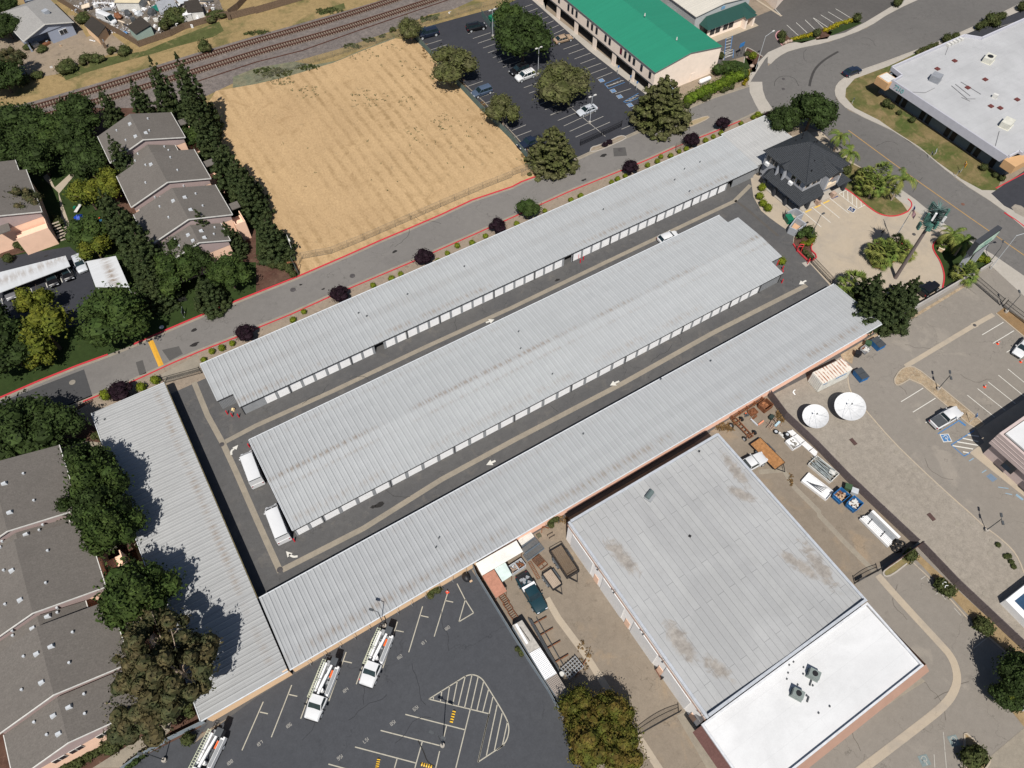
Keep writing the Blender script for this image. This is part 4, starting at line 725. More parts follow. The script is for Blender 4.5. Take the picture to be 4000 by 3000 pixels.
for y in (23, 19.4, 13.2, 9.3, 1.9): m = MB(); m.bar((X0-.02, y, HG+.1), (X0-.35, y, HG+.05), .06, .06); m.box(X0-.4, y, HG-.05, .18, .25, .12); m.build('wall_lamp', DGREY, tG, True)
for (t_, x, y, s) in (('22', 1152, 157, .35), ('21', 1215, 1265, .2)): c = G(t_, x, y, HG+.4); MB().box(c[0], c[1], HG+.25, s, s, .25, .4).build('roof_vent', BLACK, tG, True)
c = G('21', 900, 1555, HG+.8); m = MB(); m.box(c[0], c[1]+.1, HG+.28, 1.5, 1.1, .25, .35); m.build('skylight_kerb', GREY, tG, True)
m = MB(); rr = [(c[0]+(k-.5)*1.3*math.cos(.35), c[1]+.3+(k-.5)*1.3*math.sin(.35)) for k in (0, 1)]; m.tube((*rr[0], HG+.75), (*rr[1], HG+.75), .38, n=10); m.build('skylight_hood', pm('green_glass_vent', (.1, .13, .13), .3), tG, True)
# ---- white membrane building joined to it
tH = thing('office_block', 'white-roofed front block with a brown fascia below the grey warehouse', 'office building', (41, -6, 0))
m = MB(); m.prism([(27.6, 1.2), (54.8, 1.2), (54.8, -7.9), (51, -8.0), (38, -14.5), (27.6, -14.5)], 4.5, 4.9)
m = MB(); m.add([(27.7, 1.2, 5.1), (54.7, 1.2, 5.1), (54.9, -7.7, 5.0), (27.7, -7.7, 5.0)], [(0, 3, 2, 1)]); m.build('roof', ROOF_MEM, tH, True)
m = MB(); m.rect(27.5, -7.95, 55.1, -7.7, 5.0, 5.35); m.rect(54.85, -7.7, 55.1, 1.3, 5.0, 5.3); m.rect(27.45, -7.7, 27.7, 1.3, 5.0, 5.3); m.rect(27.7, 1.05, 54.85, 1.3, 5.0, 5.3); m.build('parapet', pm('white_coping', (.5, .51, .53), .5), tH, True)
m = MB(); m.add([(27.2, -7.98, 5.2), (55.5, -7.98, 5.2), (56.1, -8.9, 3.6), (26.6, -8.9, 3.6)], [(0, 1, 2, 3)]); m.add([(55.12, 1.2, 5.0), (55.5, -7.98, 5.2), (56.1, -8.9, 3.6), (55.3, 1.2, 4.6)], [(0, 1, 2, 3)]); m.build('mansard_fascia', BROWNF, tH, True, fix=False)
m = MB(); m.add([(27.45, 1.2, 4.9), (26.4, 1.2, 3.9), (26.4, -8.9, 3.9), (27.45, -8.0, 5.1)], [(0, 1, 2, 3)]); m.build('side_awning', shingle('red_brown_shingle', (.17, .09, .08)), tH, True)
m = MB(); m.rect(28, -7.9, 54.7, -7.75, 0, 4.9); m.rect(54.6, -7.7, 54.75, 1, 0, 4.9); m.rect(27.9, -7.7, 28.05, 1, 0, 4.9); m.build('wall', ST_PINK, tH, True)
def hvac(t, x, y, z, w, d, h, m_, rz, par, fan=True, label=None):
    c = G(t, x, y, z); m = MB(); m.box(c[0], c[1], z, w, d, h, rz); m.box(c[0], c[1], z-.08, w*1.15, d*1.15, .12, rz); a = m.build('roof_air_unit', m_, par, True)
    if fan: f = MB(); f.tube((c[0], c[1], z+h), (c[0], c[1], z+h+.08), min(w, d)*.33, n=14); f.build('fan_grille', BLACK, a)
    return a
hvac('32', 290, 1058, 5.2, 1.0, 1.3, .9, pm('green_grey_unit', (.17, .2, .19), .5), .5, tH); hvac('32', 185, 1185, 5.2, 1.0, 1.3, .9, pm('green_grey_unit', (.17, .2, .19), .5), .5, tH)
for x, y in ((165, 972), (137, 992), (130, 1043), (228, 1050), (122, 1083), (192, 1120), (400, 1260), (328, 1303), (250, 1190), (290, 1125), (230, 1007)): c = G('32', x, y, 5.1); MB().box(c[0], c[1], 5.06, .2, .15, .16, .4).build('roof_vent', DGREY, tH, True)
for (x, y, w) in ((275, 1108, .7), (258, 1215, .7)): c = G('32', x, y, 5.1); MB().box(c[0], c[1], 5.06, w, .15, .2, .5).build('roof_duct', DGREY, tH, True)
# ---- dark-roofed office
tO = thing('office_house', 'two-storey grey office house with a black tiled pyramid roof', 'office building', (110, 68.5, 0))
def hip(mb, x0, x1, y0, y1, z0, z1, rx0, rx1, ry0, ry1, th=.12):
    P = [(x0, y0, z0), (x1, y0, z0), (x1, y1, z0), (x0, y1, z0), (rx0, ry0, z1), (rx1, ry0, z1), (rx1, ry1, z1), (rx0, ry1, z1)]
    F = [(0, 1, 5, 4), (1, 2, 6, 5), (2, 3, 7, 6), (3, 0, 4, 7), (4, 5, 6, 7), (3, 2, 1, 0)]
    return mb.add(P, F)
m = MB(); hip(m, 104.3, 115.9, 63.1, 74.9, 5.95, 8.6, 110.6, 111.0, 69.2, 70.2); m.build('main_roof', TILE, tO, True)
m = MB()
for (x, y) in ((104.3, 63.1), (115.9, 63.1), (104.3, 74.9), (115.9, 74.9)): m.tube((x, y, 6.0), (110.8, 69.7, 8.65), .07, n=5)
m.build('ridge_tiles', pm('ridge_tile', (.03, .033, .038), .6), tO, True)
m = MB(); m.add([(109.6, 62.2, 5.95), (113.4, 62.2, 5.95), (111.5, 62.2, 6.75), (109.6, 65.5, 5.98), (113.4, 65.5, 5.98), (111.5, 67.2, 7.6)], [(0, 2, 5, 3), (2, 1, 4, 5), (0, 1, 2), (3, 5, 4)]); m.build('front_gable_roof', TILE, tO, True)
m = MB(); m.add([(103.9, 68.2, 5.9), (103.9, 70.4, 5.9), (103.9, 69.3, 6.5), (106.2, 68.2, 5.9), (106.2, 70.4, 5.9), (107.2, 69.3, 6.9)], [(0, 3, 5, 2), (2, 5, 4, 1), (0, 2, 1)]); m.build('side_gable_roof', TILE, tO, True)
m = MB(); m.add([(102.6, 61.6, 2.7), (109.1, 61.6, 2.7), (109.1, 63.6, 3.9), (104.7, 63.6, 3.9), (102.6, 71.6, 2.7), (104.7, 71.6, 3.9)], [(0, 1, 2, 3), (4, 0, 3, 5), (4, 5, 3, 2, 1, 0)][:2]); m.add([(102.6, 71.6, 2.7), (104.7, 71.6, 3.9), (104.7, 72.6, 2.8)], [(0, 1, 2)])
m.add([(112.9, 61.7, 2.7), (116.6, 61.7, 2.7), (115.4, 63.6, 3.7), (112.9, 63.6, 3.7), (116.6, 73, 2.7), (115.4, 73, 3.7)], [(0, 1, 2, 3), (1, 4, 5, 2)]); m.build('porch_roof', TILE, tO, True, fix=False)
m = MB(); m.rect(104.9, 63.8, 115.3, 63.95, 0, 5.9); m.rect(104.9, 74.2, 115.3, 74.35, 0, 5.9); m.rect(104.9, 64, 105.05, 74.1, 0, 5.9); m.rect(115.15, 64, 115.3, 74.1, 0, 5.9)
m.rect(109.7, 62.5, 110.2, 63.7, 2.7, 5.9); m.rect(112.8, 62.5, 113.3, 63.7, 2.7, 5.9); m.rect(104, 68.3, 104.8, 68.6, 2.8, 5.85); m.rect(104, 70, 104.8, 70.3, 2.8, 5.85); m.build('wall', stucco('office_grey_stucco', (.31, .32, .345)), tO, True)
m = MB(); m.rect(110.2, 62.5, 112.8, 62.7, 2.7, 3.6); m.rect(110.2, 62.6, 112.8, 63.6, 2.6, 2.7); m.build('balcony', CREAM_P, tO, True)
arc = [(111.5+1.45*math.cos(a), 62.42, 5.0+.95*math.sin(a)) for a in [math.pi*i/10 for i in range(11)]]; MB().path(arc, .1, 6).build('arch_trim', CREAM_P, tO, True)
MB().rect(110.3, 63.4, 112.7, 63.5, 3.6, 5.4).build('balcony_wall', pm('terracotta_back', (.4, .16, .1), .7), tO, True)
for y in (65.2, 66.6, 72.3, 73.4, 71.2): f = MB().rect(104.84, y-.5, 104.89, y+.5, 4.3, 5.5).build('window_frame', CREAM_P, tO, True); MB().rect(104.81, y-.42, 104.85, y+.42, 4.38, 5.42).build('pane', GLASS, f)
for x in (105.9, 107.6, 108.7): f = MB().rect(x-.55, 63.73, x+.55, 63.79, 4.3, 5.5).build('window_frame', CREAM_P, tO, True); MB().rect(x-.47, 63.7, x+.47, 63.74, 4.38, 5.42).build('pane', GLASS, f)
for y in (66.5, 73.0): MB().box(104.35, y, 3.7, .5, .85, .6).build('window_air_unit', WHITE, tO, True)
for (x, y) in ((103.3, 62.2), (106.1, 62.2), (103.2, 65.2), (103.2, 68.3), (103.2, 71.2), (109, 62.1), (116, 62.3)): MB().box(x, y, 0, .5, .5, 2.75).build('porch_column', ST_DK, tO, True)
for (x, y) in ((108.8, 62.0), (112.9, 62.0)): MB().box(x, y, 0, .85, .85, 1.1).build('stone_pillar_base', stucco('stone_veneer', (.33, .24, .19), .4), tO, True)
MB().rect(103.1, 62, 104.8, 71.6, .02, .2).rect(104.9, 62, 115.3, 63.7, .02, .2).build('porch_slab', CONC, tO, True)
for (t_, x, y, z) in ((zo, 935, 597, 7.3), (zo, 898, 722, 6.9), (zo, 695, 330, 7.2), (zo, 790, 245, 7.0), (zo, 775, 295, 7.5), (zo, 970, 335, 7.6), (zo, 930, 352, 8)): c = G(t_, x, y, z); MB().tube((*c, z-.5), (*c, z+.3), .1).build('roof_vent', BLACK, tO, True)
# ---- green-roofed long building
tR = thing('long_building', 'long cream two-storey building with a bright green metal roof and covered parking below', 'office building', (110, 122, 0))
zR_ = lambda y: 7
m = MB(); P0, P1, PR = 101.95, 120.7, 111.4
zg = lambda x: 6.15+1.5*(1-abs(x-PR)/9.4)
rib_roof(m, P0, PR, 105.95, 160, zg, pitch=.4, axis=1, ys=[P0, PR], ribw=.08, ribh=.04); rib_roof(m, PR, P1, 105.95, 160, zg, pitch=.4, axis=1, ys=[PR, P1], ribw=.08, ribh=.04)
m.build('roof', metal_roof('green_metal_roof_y', (.03, .285, .175), axis=1, pitch=.4, seg=60, streak=.12, dirt=0), tR, True)
m = MB(); m.bar((P0-.04, 105.95, 6.1), (P0-.04, 160, 6.1), .08, .14); m.bar((P0, 105.9, 6.1), (PR, 105.9, 7.6), .08, .14); m.bar((PR, 105.9, 7.6), (P1, 105.9, 6.1), .08, .14); m.build('roof_trim', pm('dark_roof_trim', (.12, .13, .13), .6), tR, True)
m = MB(); m.add([(102.05, 106.05, 0), (120.5, 106.05, 0), (120.5, 106.05, 6.1), (PR, 106.05, 7.5), (102.05, 106.05, 6.1)], [(0, 1, 2, 3, 4)]); m.rect(120.3, 106.1, 120.45, 159, 0, 6.1)
# left facade with ground-floor openings: spans at fixed pitch
m.rect(102.1, 106.1, 102.25, 160, 2.9, 6.0)
oy = [(107.6, 112.6), (113.4, 119.6), (121, 127.2), (128.6, 134.8), (136.2, 142.4), (143.8, 150)]
yy = 106.1
for a, b in oy: m.rect(102.1, yy, 102.25, a, 0, 2.9); yy = b
m.rect(102.1, yy, 102.25, 160, 0, 2.9); m.build('wall', ST_CREAM, tR, True)
for a, b in oy: MB().rect(102.12, a, 102.2, b, 2.7, 2.88).build('opening_header', CREAM_P, tR, True)
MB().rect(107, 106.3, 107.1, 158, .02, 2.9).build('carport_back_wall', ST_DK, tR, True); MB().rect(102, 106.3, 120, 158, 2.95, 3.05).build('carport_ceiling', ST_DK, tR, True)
k = 0
for y in (107.6, 110.6, 113.3, 114.9, 116.5, 118.1, 122.4, 124.0, 127.5, 129.3, 131.0, 135.6, 137.3, 139.0, 143, 146, 148): 
    f = MB().rect(102.04, y-.38, 102.1, y+.38, 3.9, 5.4).build('window', DGREY, tR, True); MB().rect(102.01, y-.32, 102.05, y+.32, 3.96, 5.34).build('pane', pm('red_curtain_glass', (.12, .01, .03), .2) if k == 5 else GLASS, f); k += 1
MB().rect(112.9, 105.98, 113.9, 106.04, .02, 2.1).build('side_door', ST_CREAM, tR, True)
for (x, y, z) in ((861, 97, 8.3), (1068, 252, 8.0)): c = G('20', x, y, z); MB().tube((*c, z-.2), (*c, z+.4), .18, .1).build('roof_vent', OFFW, tR, True)
MB().box(105.6, 104.9, .02, 2.2, 1.2, 1.8, 0).build('utility_cabinet', pm('pale_blue_cabinet', (.33, .42, .5), .5), tR, True)
# ---- cream-roofed workshop with green porch
tK = thing('workshop', 'cream metal-roofed workshop with a dark green hipped porch along its front', 'workshop', (131, 125, 0))
m = MB(); rib_roof(m, 124.5, 142, 119.3, 150, lambda x: 5.2+.9*(1-abs(x-133)/9), pitch=.7, axis=1, ys=[124.5, 133, 142]); m.build('roof', ROOF_WHT, tK, True)
m = MB(); m.add([(124.8, 119.6, 0), (141.6, 119.6, 0), (141.6, 119.6, 5.1), (133, 119.6, 5.9), (124.8, 119.6, 5.1)], [(0, 1, 2, 3, 4)]); m.rect(124.8, 119.7, 124.95, 149, 0, 5.15); m.rect(141.4, 119.7, 141.6, 149, 0, 5.15); m.build('wall', ribbed_wall('pale_ribbed_wall', (.5, .52, .52)), tK, True)
m = MB(); hip(m, 126.3, 141.3, 116.3, 119.5, 2.9, 4.3, 128, 140.2, 119.45, 119.5); m.add([(137.3, 115.2, 2.9), (140.7, 115.2, 2.9), (139, 116.3, 3.6), (137.3, 118, 3.2), (140.7, 118, 3.2), (139, 119.4, 4.2)], [(0, 2, 5, 3), (1, 4, 5, 2), (0, 1, 2)]); m.build('porch_roof', metal_roof('dark_green_metal', (.025, .085, .07), axis=0, pitch=.4, seg=30), tK, True)
m = MB(); m.rect(127, 117, 141, 117.15, 0, 2.9); m.rect(137.6, 115.6, 138.2, 117, 0, 2.9); m.rect(140, 115.6, 140.6, 117, 0, 2.9); m.build('porch_wall', ST_CREAM, tK, True)
for x in (128.5, 130.2, 132.6, 134.3): MB().rect(x-.7, 116.92, x+.7, 116.97, .9, 2.2).build('window', GLASS, tK, True)
MB().rect(126.5, 115, 141.8, 117, .05, .12).build('porch_slab', CONC_T, tK, True)
c = G('20', 1380, 42, 5.2); MB().rect(132.5, 119.5, 133.6, 119.55, 4.6, 5.3).build('wall_sign', pm('blue_round_sign', (.15, .3, .45), .4), tK, True)
for (x, y) in ((1040, 42), (1055, 58), (1085, 75)): c = G('20', x, y, 2.5); MB().box(124.3, c[1], 2.3, .6, .7, .7).build('air_unit', WHITE, tK, True)
for y in (126, 131): MB().rect(124.7, y-.7, 124.77, y+.7, .1, 2.2).build('doorway', BLACK, tK, True)
# corner wall beige building at top
tc = thing('beige_building', 'corner of a beige building cut off by the top edge, above the striped parking bays', 'building', G('30', 20, 40)); b = G('V', 1010*1.641, 0)
c = [G(Zc, 1575, 140), G(Zc, 1390, -40), G(Zc, 1900, -380), G(Zc, 2600, -200)]; m = MB(); m.prism([c[0], c[1], (c[1][0]+8, c[1][1]+25), (c[0][0]+26, c[0][1]+12)], 0, 4.5); m.build('wall', ST_CREAM, tc, True)
m = MB(); m.prism([(c[0][0]-.1, c[0][1]-.1), (c[1][0]-.1, c[1][1]), (c[1][0]+8, c[1][1]+25), (c[0][0]+26, c[0][1]+12)], 4.5, 4.8); m.build('parapet', CREAM_P, tc, True)
band('concrete_drain', [G(Zc, 1280, -20), G(Zc, 1670, 235)], .6, CONC_T, 9)
# ---- 7210 building
t7 = thing('office_building', 'flat-roofed grey building with dark recessed bays, numbered 7210 in teal at the corner', 'office building', (160, 62, 0))
LIL = stucco('pale_lilac_parapet', (.42, .42, .46))
m = MB(); m.prism([(148.6, 48.3), (200, 48.3), (200, 79), (174.6, 79), (172.5, 81.8), (148.6, 81.8), (148.2, 78.6), (145.4, 78.3), (145.4, 49.2)], 4.1, 4.6); m.build('roof', ROOF_72, t7, True)
for (a, b) in (((148.6, 81.9), (172.4, 81.9)), ((172.4, 81.9), (174.8, 79.1)), ((174.8, 79.1), (201, 79.1)), ((148.2, 78.6), (148.6, 81.9)), ((148.2, 78.6), (145.3, 78.3)), ((145.4, 49.1), (148.4, 49.1)), ((148.4, 49.1), (148.4, 48.2)), ((148.4, 48.2), (200, 48.2))): MB().bar((*a, 4.75), (*b, 4.75), .3, .9).build('parapet', LIL, t7, True)
m = MB(); m.loft([[(x, y, z) for x, z in ((145.45, 5.0), (145.15, 5.0), (144.95, 3.3), (145.45, 3.3))] for y in (49.2, 78.7)]); m.build('sloped_fascia', stucco('lilac_fascia', (.36, .36, .4)), t7, True)
m = MB(); m.rect(146.9, 48.6, 147.2, 81, 0, 3.9); m.rect(147.3, 81, 171, 81.3, 0, 4); m.rect(147.3, 48.4, 199, 48.6, 0, 4); m.build('wall', stucco('slate_wall', (.14, .17, .19)), t7, True)
for y in (76.2, 74.6, 69.6, 68, 63, 61.4, 57, 55.4, 51.6): MB().rect(146.8, y-.55, 146.88, y+.55, .1, 3.1).build('window', BLACK, t7, True)
OTB = stucco('orange_tan_block', (.47, .29, .15)); MB().box(145.4, 80.0, 2.9, 3.0, 3.2, 1.7).build('corner_block', OTB, t7, True); MB().box(146.6, 47.9, 2.9, 4.4, 2.6, 1.7).build('corner_block', OTB, t7, True)
m = MB(); m.rect(144.2, 78.7, 146.6, 81.3, 4.61, 4.7); m.build('corner_block_cap', OFFW, t7, True)
zt = 4.8; UNITC = pm('cream_air_unit', (.5, .49, .43), .5)
hvac('30', 1080, 520, 4.6, 2.0, 2.0, 1.3, pm('grey_air_unit', (.22, .23, .25), .5), .3, t7, False); hvac('30', 1425, 395, 4.6, 2.6, 1.9, 1.1, UNITC, .3, t7); hvac('30', 1540, 815, 4.6, 2.6, 1.9, 1.2, UNITC, .25, t7, False); hvac('30', 1465, 635, 4.6, .6, 1.0, .9, OFFW, .3, t7, False)
SKY_L = pm('rust_red_skylight', (.12, .035, .03), .5)
for x, y in ((1210, 394), (1098, 446), (1408, 515), (1295, 568), (1615, 645), (1505, 700), (1445, 688)): c = G('30', x, y, 4.7); MB().box(c[0], c[1], 4.58, .9, .9, .25, 0).build('roof_hatch', SKY_L, t7, True)
pts = [(1190, 555, 1290, 640), (1250, 530, 1380, 610), (1215, 545, 1310, 620), (1290, 640, 1345, 640), (920, 595, 1020, 600), (1020, 600, 1080, 570), (1475, 945, 1500, 850), (1255, 630, 1310, 655), (1170, 300, 1150, 355)]
m = MB()
for a, b, c_, d in pts: p, q = G('30', a, b, 4.7), G('30', c_, d, 4.7); m.bar((*p, 4.68), (*q, 4.68), .08, .1)
m.build('roof_pipes', pm('dark_pipe', (.2, .2, .21), .6), t7, True)
for i in range(5): MB().rect(169+i*1.1-3, 80.9, 169.6+i*1.1-3, 81.8, 4.62, 5.1).build('parapet_brace', OFFW, t7, True)
def text(s, loc, size, m_, par, rot, name='sign_text', ext=.01):
    cu = bpy.data.curves.new(name, 'FONT'); cu.body = s; cu.size = size; cu.extrude = ext; cu.align_x = 'CENTER'; cu.align_y = 'CENTER'
    o = bpy.data.objects.new(name, cu); COL.objects.link(o); me = bpy.data.meshes.new_from_object(o); bpy.data.objects.remove(o)
    me.materials.clear(); me.materials.append(m_); o = bpy.data.objects.new(name, me); COL.objects.link(o); o.rotation_euler = rot
    if par is not None: o.parent = par; o.location = Vector(loc)-Vector(par.location)
    else: o.location = loc
    return o
a7 = math.atan2(1.9, .9)
text('7210', (144.98, 76.2, 4.15), 1.25, pm('teal_numerals', (.1, .3, .3), .5), t7, Matrix(((0, .117, -.993), (-1, 0, 0), (0, .993, .117))).to_euler(), ext=.03)
# ---- right edge pink building
tP = thing('office_building', 'pinkish-beige office with a flat white roof at the right edge', 'office building', (100, 0, 0))
c0 = G('31', 1380, 1275); m = MB(); m.rect(91.0, -30, 110, 8.3, 5.6, 5.9); m.build('roof', ROOF_MEM, tP, True)
m = MB(); m.rect(90.0, -30, 90.4, 8.8, 3.2, 6.1); m.rect(90.4, 8.4, 110, 8.8, 3.2, 6.1); m.rect(90.6, -30, 90.9, 8.3, 0, 3.2); m.rect(90.9, 8, 110, 8.3, 0, 3.2); m.build('wall', ST_PINK, tP, True)
m = MB()
for z in (3.9, 4.6, 5.3): m.rect(89.96, -30, 90.0, 8.8, z, z+.1)
m.build('score_lines', pm('pale_pink_band', (.5, .42, .4), .8), tP, True)
for y in (4.6, .2, -5): MB().rect(89.95, y-.9, 90.0, y+.9, 1.4, 3.1).build('window', GLASS, tP, True)
# small white building right bottom edge
zz = (3300, 1900, .27125); tq = thing('white_enclosure', 'small white-walled enclosure at the right edge of the gravel lot', 'enclosure', G('32', 1600, 560))
c1 = G('32', 1540, 570, 1.5); c2 = G('32', 1659, 690, 1.5); m = MB(); d_ = Vector(c2)-Vector(c1); L_ = d_.length; a_ = math.atan2(d_.y, d_.x)
P_ = lambda u, v: (c1[0]+u*math.cos(a_)-v*math.sin(a_), c1[1]+u*math.sin(a_)+v*math.cos(a_))
m.prism([P_(0, 0), P_(9, 0), P_(9, .9), P_(0, .9)], 0, 1.5); m.prism([P_(0, .92), P_(.7, .92), P_(.7, 6), P_(0, 6)], 0, 1.5); m.build('wall', WHITE, tq, True); m = MB(); m.prism([P_(.8, 1), P_(9, 1), P_(9, 6), P_(.8, 6)], .05, .3); m.build('floor', pm('dark_blue_floor', (.02, .05, .1), .5), tq, True)
# ---- apartments
def gable(m, x0, x1, xr, y0, y1, ze, zr_, th=.15):
    P = [(x0, y0, ze), (xr, y0, zr_), (x1, y0, ze), (x0, y1, ze), (xr, y1, zr_), (x1, y1, ze)]
    P += [(p[0], p[1], p[2]-th) for p in P]
    return m.add(P, [(0, 1, 4, 3), (1, 2, 5, 4), (6, 9, 10, 7), (7, 10, 11, 8), (0, 6, 7, 1), (1, 7, 8, 2), (3, 4, 10, 9), (4, 5, 11, 10), (0, 3, 9, 6), (2, 8, 11, 5)])
def gwalls(m, x0, x1, xr, y0, y1, ze, zr_):
    return m.add([(x0, y0, 0), (x1, y0, 0), (x1, y0, ze), (xr, y0, zr_), (x0, y0, ze), (x0, y1, 0), (x1, y1, 0), (x1, y1, ze), (xr, y1, zr_), (x0, y1, ze)], [(0, 1, 2, 3, 4), (5, 9, 8, 7, 6), (1, 6, 7, 2), (0, 4, 9, 5)])
MAUVE = stucco('mauve_siding', (.33, .26, .25))
def apartment(label, blocks, vents, seed, loc, extra=None):
    t = thing('apartment_building', label, 'apartment building', loc); rd = random.Random(seed)
    for (x0, x1, xr, y0, y1, ze, zr_) in blocks:
        r = gable(MB(), x0, x1, xr, y0, y1, ze, zr_).build('roof', SHING, t, True)
        w = .35; wm = MB(); kz = (zr_-ze)/(x1-xr)*w; gwalls(wm, x0+w, x1-w, xr, y0+.3, y1-.3, ze-.12, zr_-.2); wm.build('wall', ST_APT, t, True)
        gb = MB(); gb.add([(x0+w, y0+.27, ze-1.2), (x1-w, y0+.27, ze-1.2), (x1-w, y0+.27, ze-.15), (xr, y0+.27, zr_-.22), (x0+w, y0+.27, ze-.15)], [(0, 1, 2, 3, 4)]); gb.build('gable_siding', MAUVE, t, True)
        tm = MB(); tm.bar((x0, y0-.03, ze-.02), (xr, y0-.03, zr_-.02), .1, .2); tm.bar((xr, y0-.03, zr_-.02), (x1, y0-.03, ze-.02), .1, .2); tm.bar((x1+.04, y0, ze-.05), (x1+.04, y1, ze-.05), .1, .16); tm.bar((x0-.04, y0, ze-.05), (x0-.04, y1, ze-.05), .1, .16); tm.build('fascia', OFFW, t, True)
        for k in range(vents):
            y = y0+(k+.6)*(y1-y0)/(vents+.4)+rd.uniform(-.3, .3)
            for sd_ in (-1, 1):
                x = xr+sd_*rd.uniform(.7, 1.2); z = zr_-abs(x-xr)*(zr_-ze)/(x1-xr if sd_ > 0 else xr-x0)
                if rd.random() < .55: MB().add([(x-.35, y-.3, z-.1), (x+.35, y-.3, z-.1), (x+.35, y+.3, z-.1), (x-.35, y+.3, z-.1), (x-.28, y-.2, z+.35), (x+.28, y-.2, z+.35), (x+.28, y+.1, z+.35), (x-.28, y+.1, z+.35)], [(0, 1, 5, 4), (1, 2, 6, 5), (2, 3, 7, 6), (3, 0, 4, 7), (4, 5, 6, 7)]).build('dormer_vent', GALV, r)
                x = xr+sd_*rd.uniform(1.8, 3.6); z = zr_-abs(x-xr)*(zr_-ze)/(x1-xr if sd_ > 0 else xr-x0)
                MB().tube((x, y+.7, z-.1), (x, y+.7, z+.3), .16, n=8).build('vent_pipe', GALV, r)
    return t
tA1 = apartment('stepped apartment block with brown shingle gables beside the dry field', [(-5, 9.6, 2.3, 137.3, 146.6, 6.1, 8.5), (-3.5, 7.2, 2.6, 133.4, 137.25, 5.3, 7.3), (-5, 9.9, 2.6, 123.0, 132.9, 6.1, 8.5), (-4, 8.2, 2.8, 121, 122.95, 5.2, 7.1), (-5.2, 10, 2.8, 111.6, 120.95, 6.1, 8.5), (-5.2, 7.5, 2.6, 106.5, 111.55, 5.3, 7.3)], 2, 3, (2.5, 126, 0))
for y in (142, 127, 113): m = MB(); m.rect(9.7, y-2, 11.6, y+1.2, 0, 3.2); m.rect(9.7, y-2, 9.85, y+1.2, 3.2, 4.2); m.rect(11.45, y-2, 11.6, y+1.2, 3.2, 4.2); m.rect(9.85, y-2, 11.45, y-1.85, 3.2, 4.2); m.build('balcony', ST_APT, tA1, True); MB().box(10.9, y+2, 4.9, 2.4, 1.8, .15).build('balcony_roof', SHING, tA1, True)
tA2 = apartment('large brown-roofed apartment block at the lower left beside the storage building', [(-44, -27.8, -35.9, 67.2, 79, 6.1, 8.5), (-43, -29.6, -35.4, 65.6, 67.15, 5.4, 7.5), (-43.5, -27.6, -35.4, 54.3, 65.55, 6.1, 8.5), (-43, -30.5, -35.4, 52.4, 54.25, 5.4, 7.5), (-43, -27.6, -35.4, 43.2, 52.35, 6.1, 8.5), (-42.5, -28.2, -35.5, 37.5, 43.15, 5.5, 7.6)], 2, 8, (-35, 58, 0))
for y in (59, 47): m = MB(); m.rect(-27.6, y-2.6, -25.2, y+.6, 0, 3); m.rect(-25.35, y-2.6, -25.2, y+.6, 3, 4.2); m.rect(-27.6, y-2.6, -25.35, y-2.45, 3, 4.2); m.build('balcony', ST_APT, tA2, True); MB().box(-26.6, y+1.7, 4.9, 2.8, 2.1, .15).build('balcony_roof', SHING, tA2, True)
for x in (-33.2, -31.4, -36.3, -38.2): 
    for dx in (-.38, .38): f = MB().rect(x+dx-.36, 37.7, x+dx+.36, 37.76, 3.4, 4.4).build('window_frame', OFFW, tA2, True); MB().rect(x+dx-.3, 37.66, x+dx+.3, 37.71, 3.46, 4.34).build('pane', GLASS, f)
tA3 = apartment('apartment block at the left edge with an outside staircase, above the white carport', [(-34, -19.2, -26.5, 131, 144.5, 5.6, 8), (-38, -20.4, -29, 144.55, 148.5, 5.6, 7.8)], 1, 5, (-27, 139, 0))
m = MB(); m.rect(-25, 128.2, -19.5, 130.9, 0, 3.1); m.rect(-25, 128.2, -19.5, 128.35, 3.1, 4.1); m.rect(-19.65, 128.35, -19.5, 130.9, 3.1, 4.1); m.build('balcony', ST_APT, tA3, True); MB().box(-26.3, 130.3, 5.4, 2.6, 2.4, .15).build('porch_roof', SHING, tA3, True)
m = MB()
for i in range(7): m.box(-18.4, 131-i*.38, 2.4-i*.38, 1.3, .3, .08)
m.build('staircase', CONC_T, tA3, True)
# carports
def carport(label, pts, z, m_, loc):
    t = thing('carport', label, 'carport', loc); MB().prism(pts, z, z+.12).build('roof', m_, t, True)
    for p in pts: cx = sum(q[0] for q in pts)/4; cy = sum(q[1] for q in pts)/4; a = (p[0]*.9+cx*.1, p[1]*.9+cy*.1); MB().tube((*a, 0), (*a, z), .08).build('post', GALV, t, True)
carport('long white ribbed carport over dark parked cars at the left edge', GP(('01', [(-60, 120), (425, -2), (455, 65), (-60, 260)]), z=2.5), 2.4, metal_roof('carport_white_roof_a', (.72, .74, .76), axis=0, pitch=.35, seg=40, rust=[(121, 1.5, .5)], dirt=.8), G('01', 200, 110, 2.5))
carport('short white carport with a rust-stained centre beside the silver car', GP(('01', [(560, 35), (750, 0), (840, 205), (620, 200)]), z=2.5), 2.4, metal_roof('carport_white_roof_b', (.76, .78, .8), axis=1, pitch=.35, seg=40, rust=[(-13, 1.2, .9)], dirt=.6), G('01', 690, 110, 2.5))
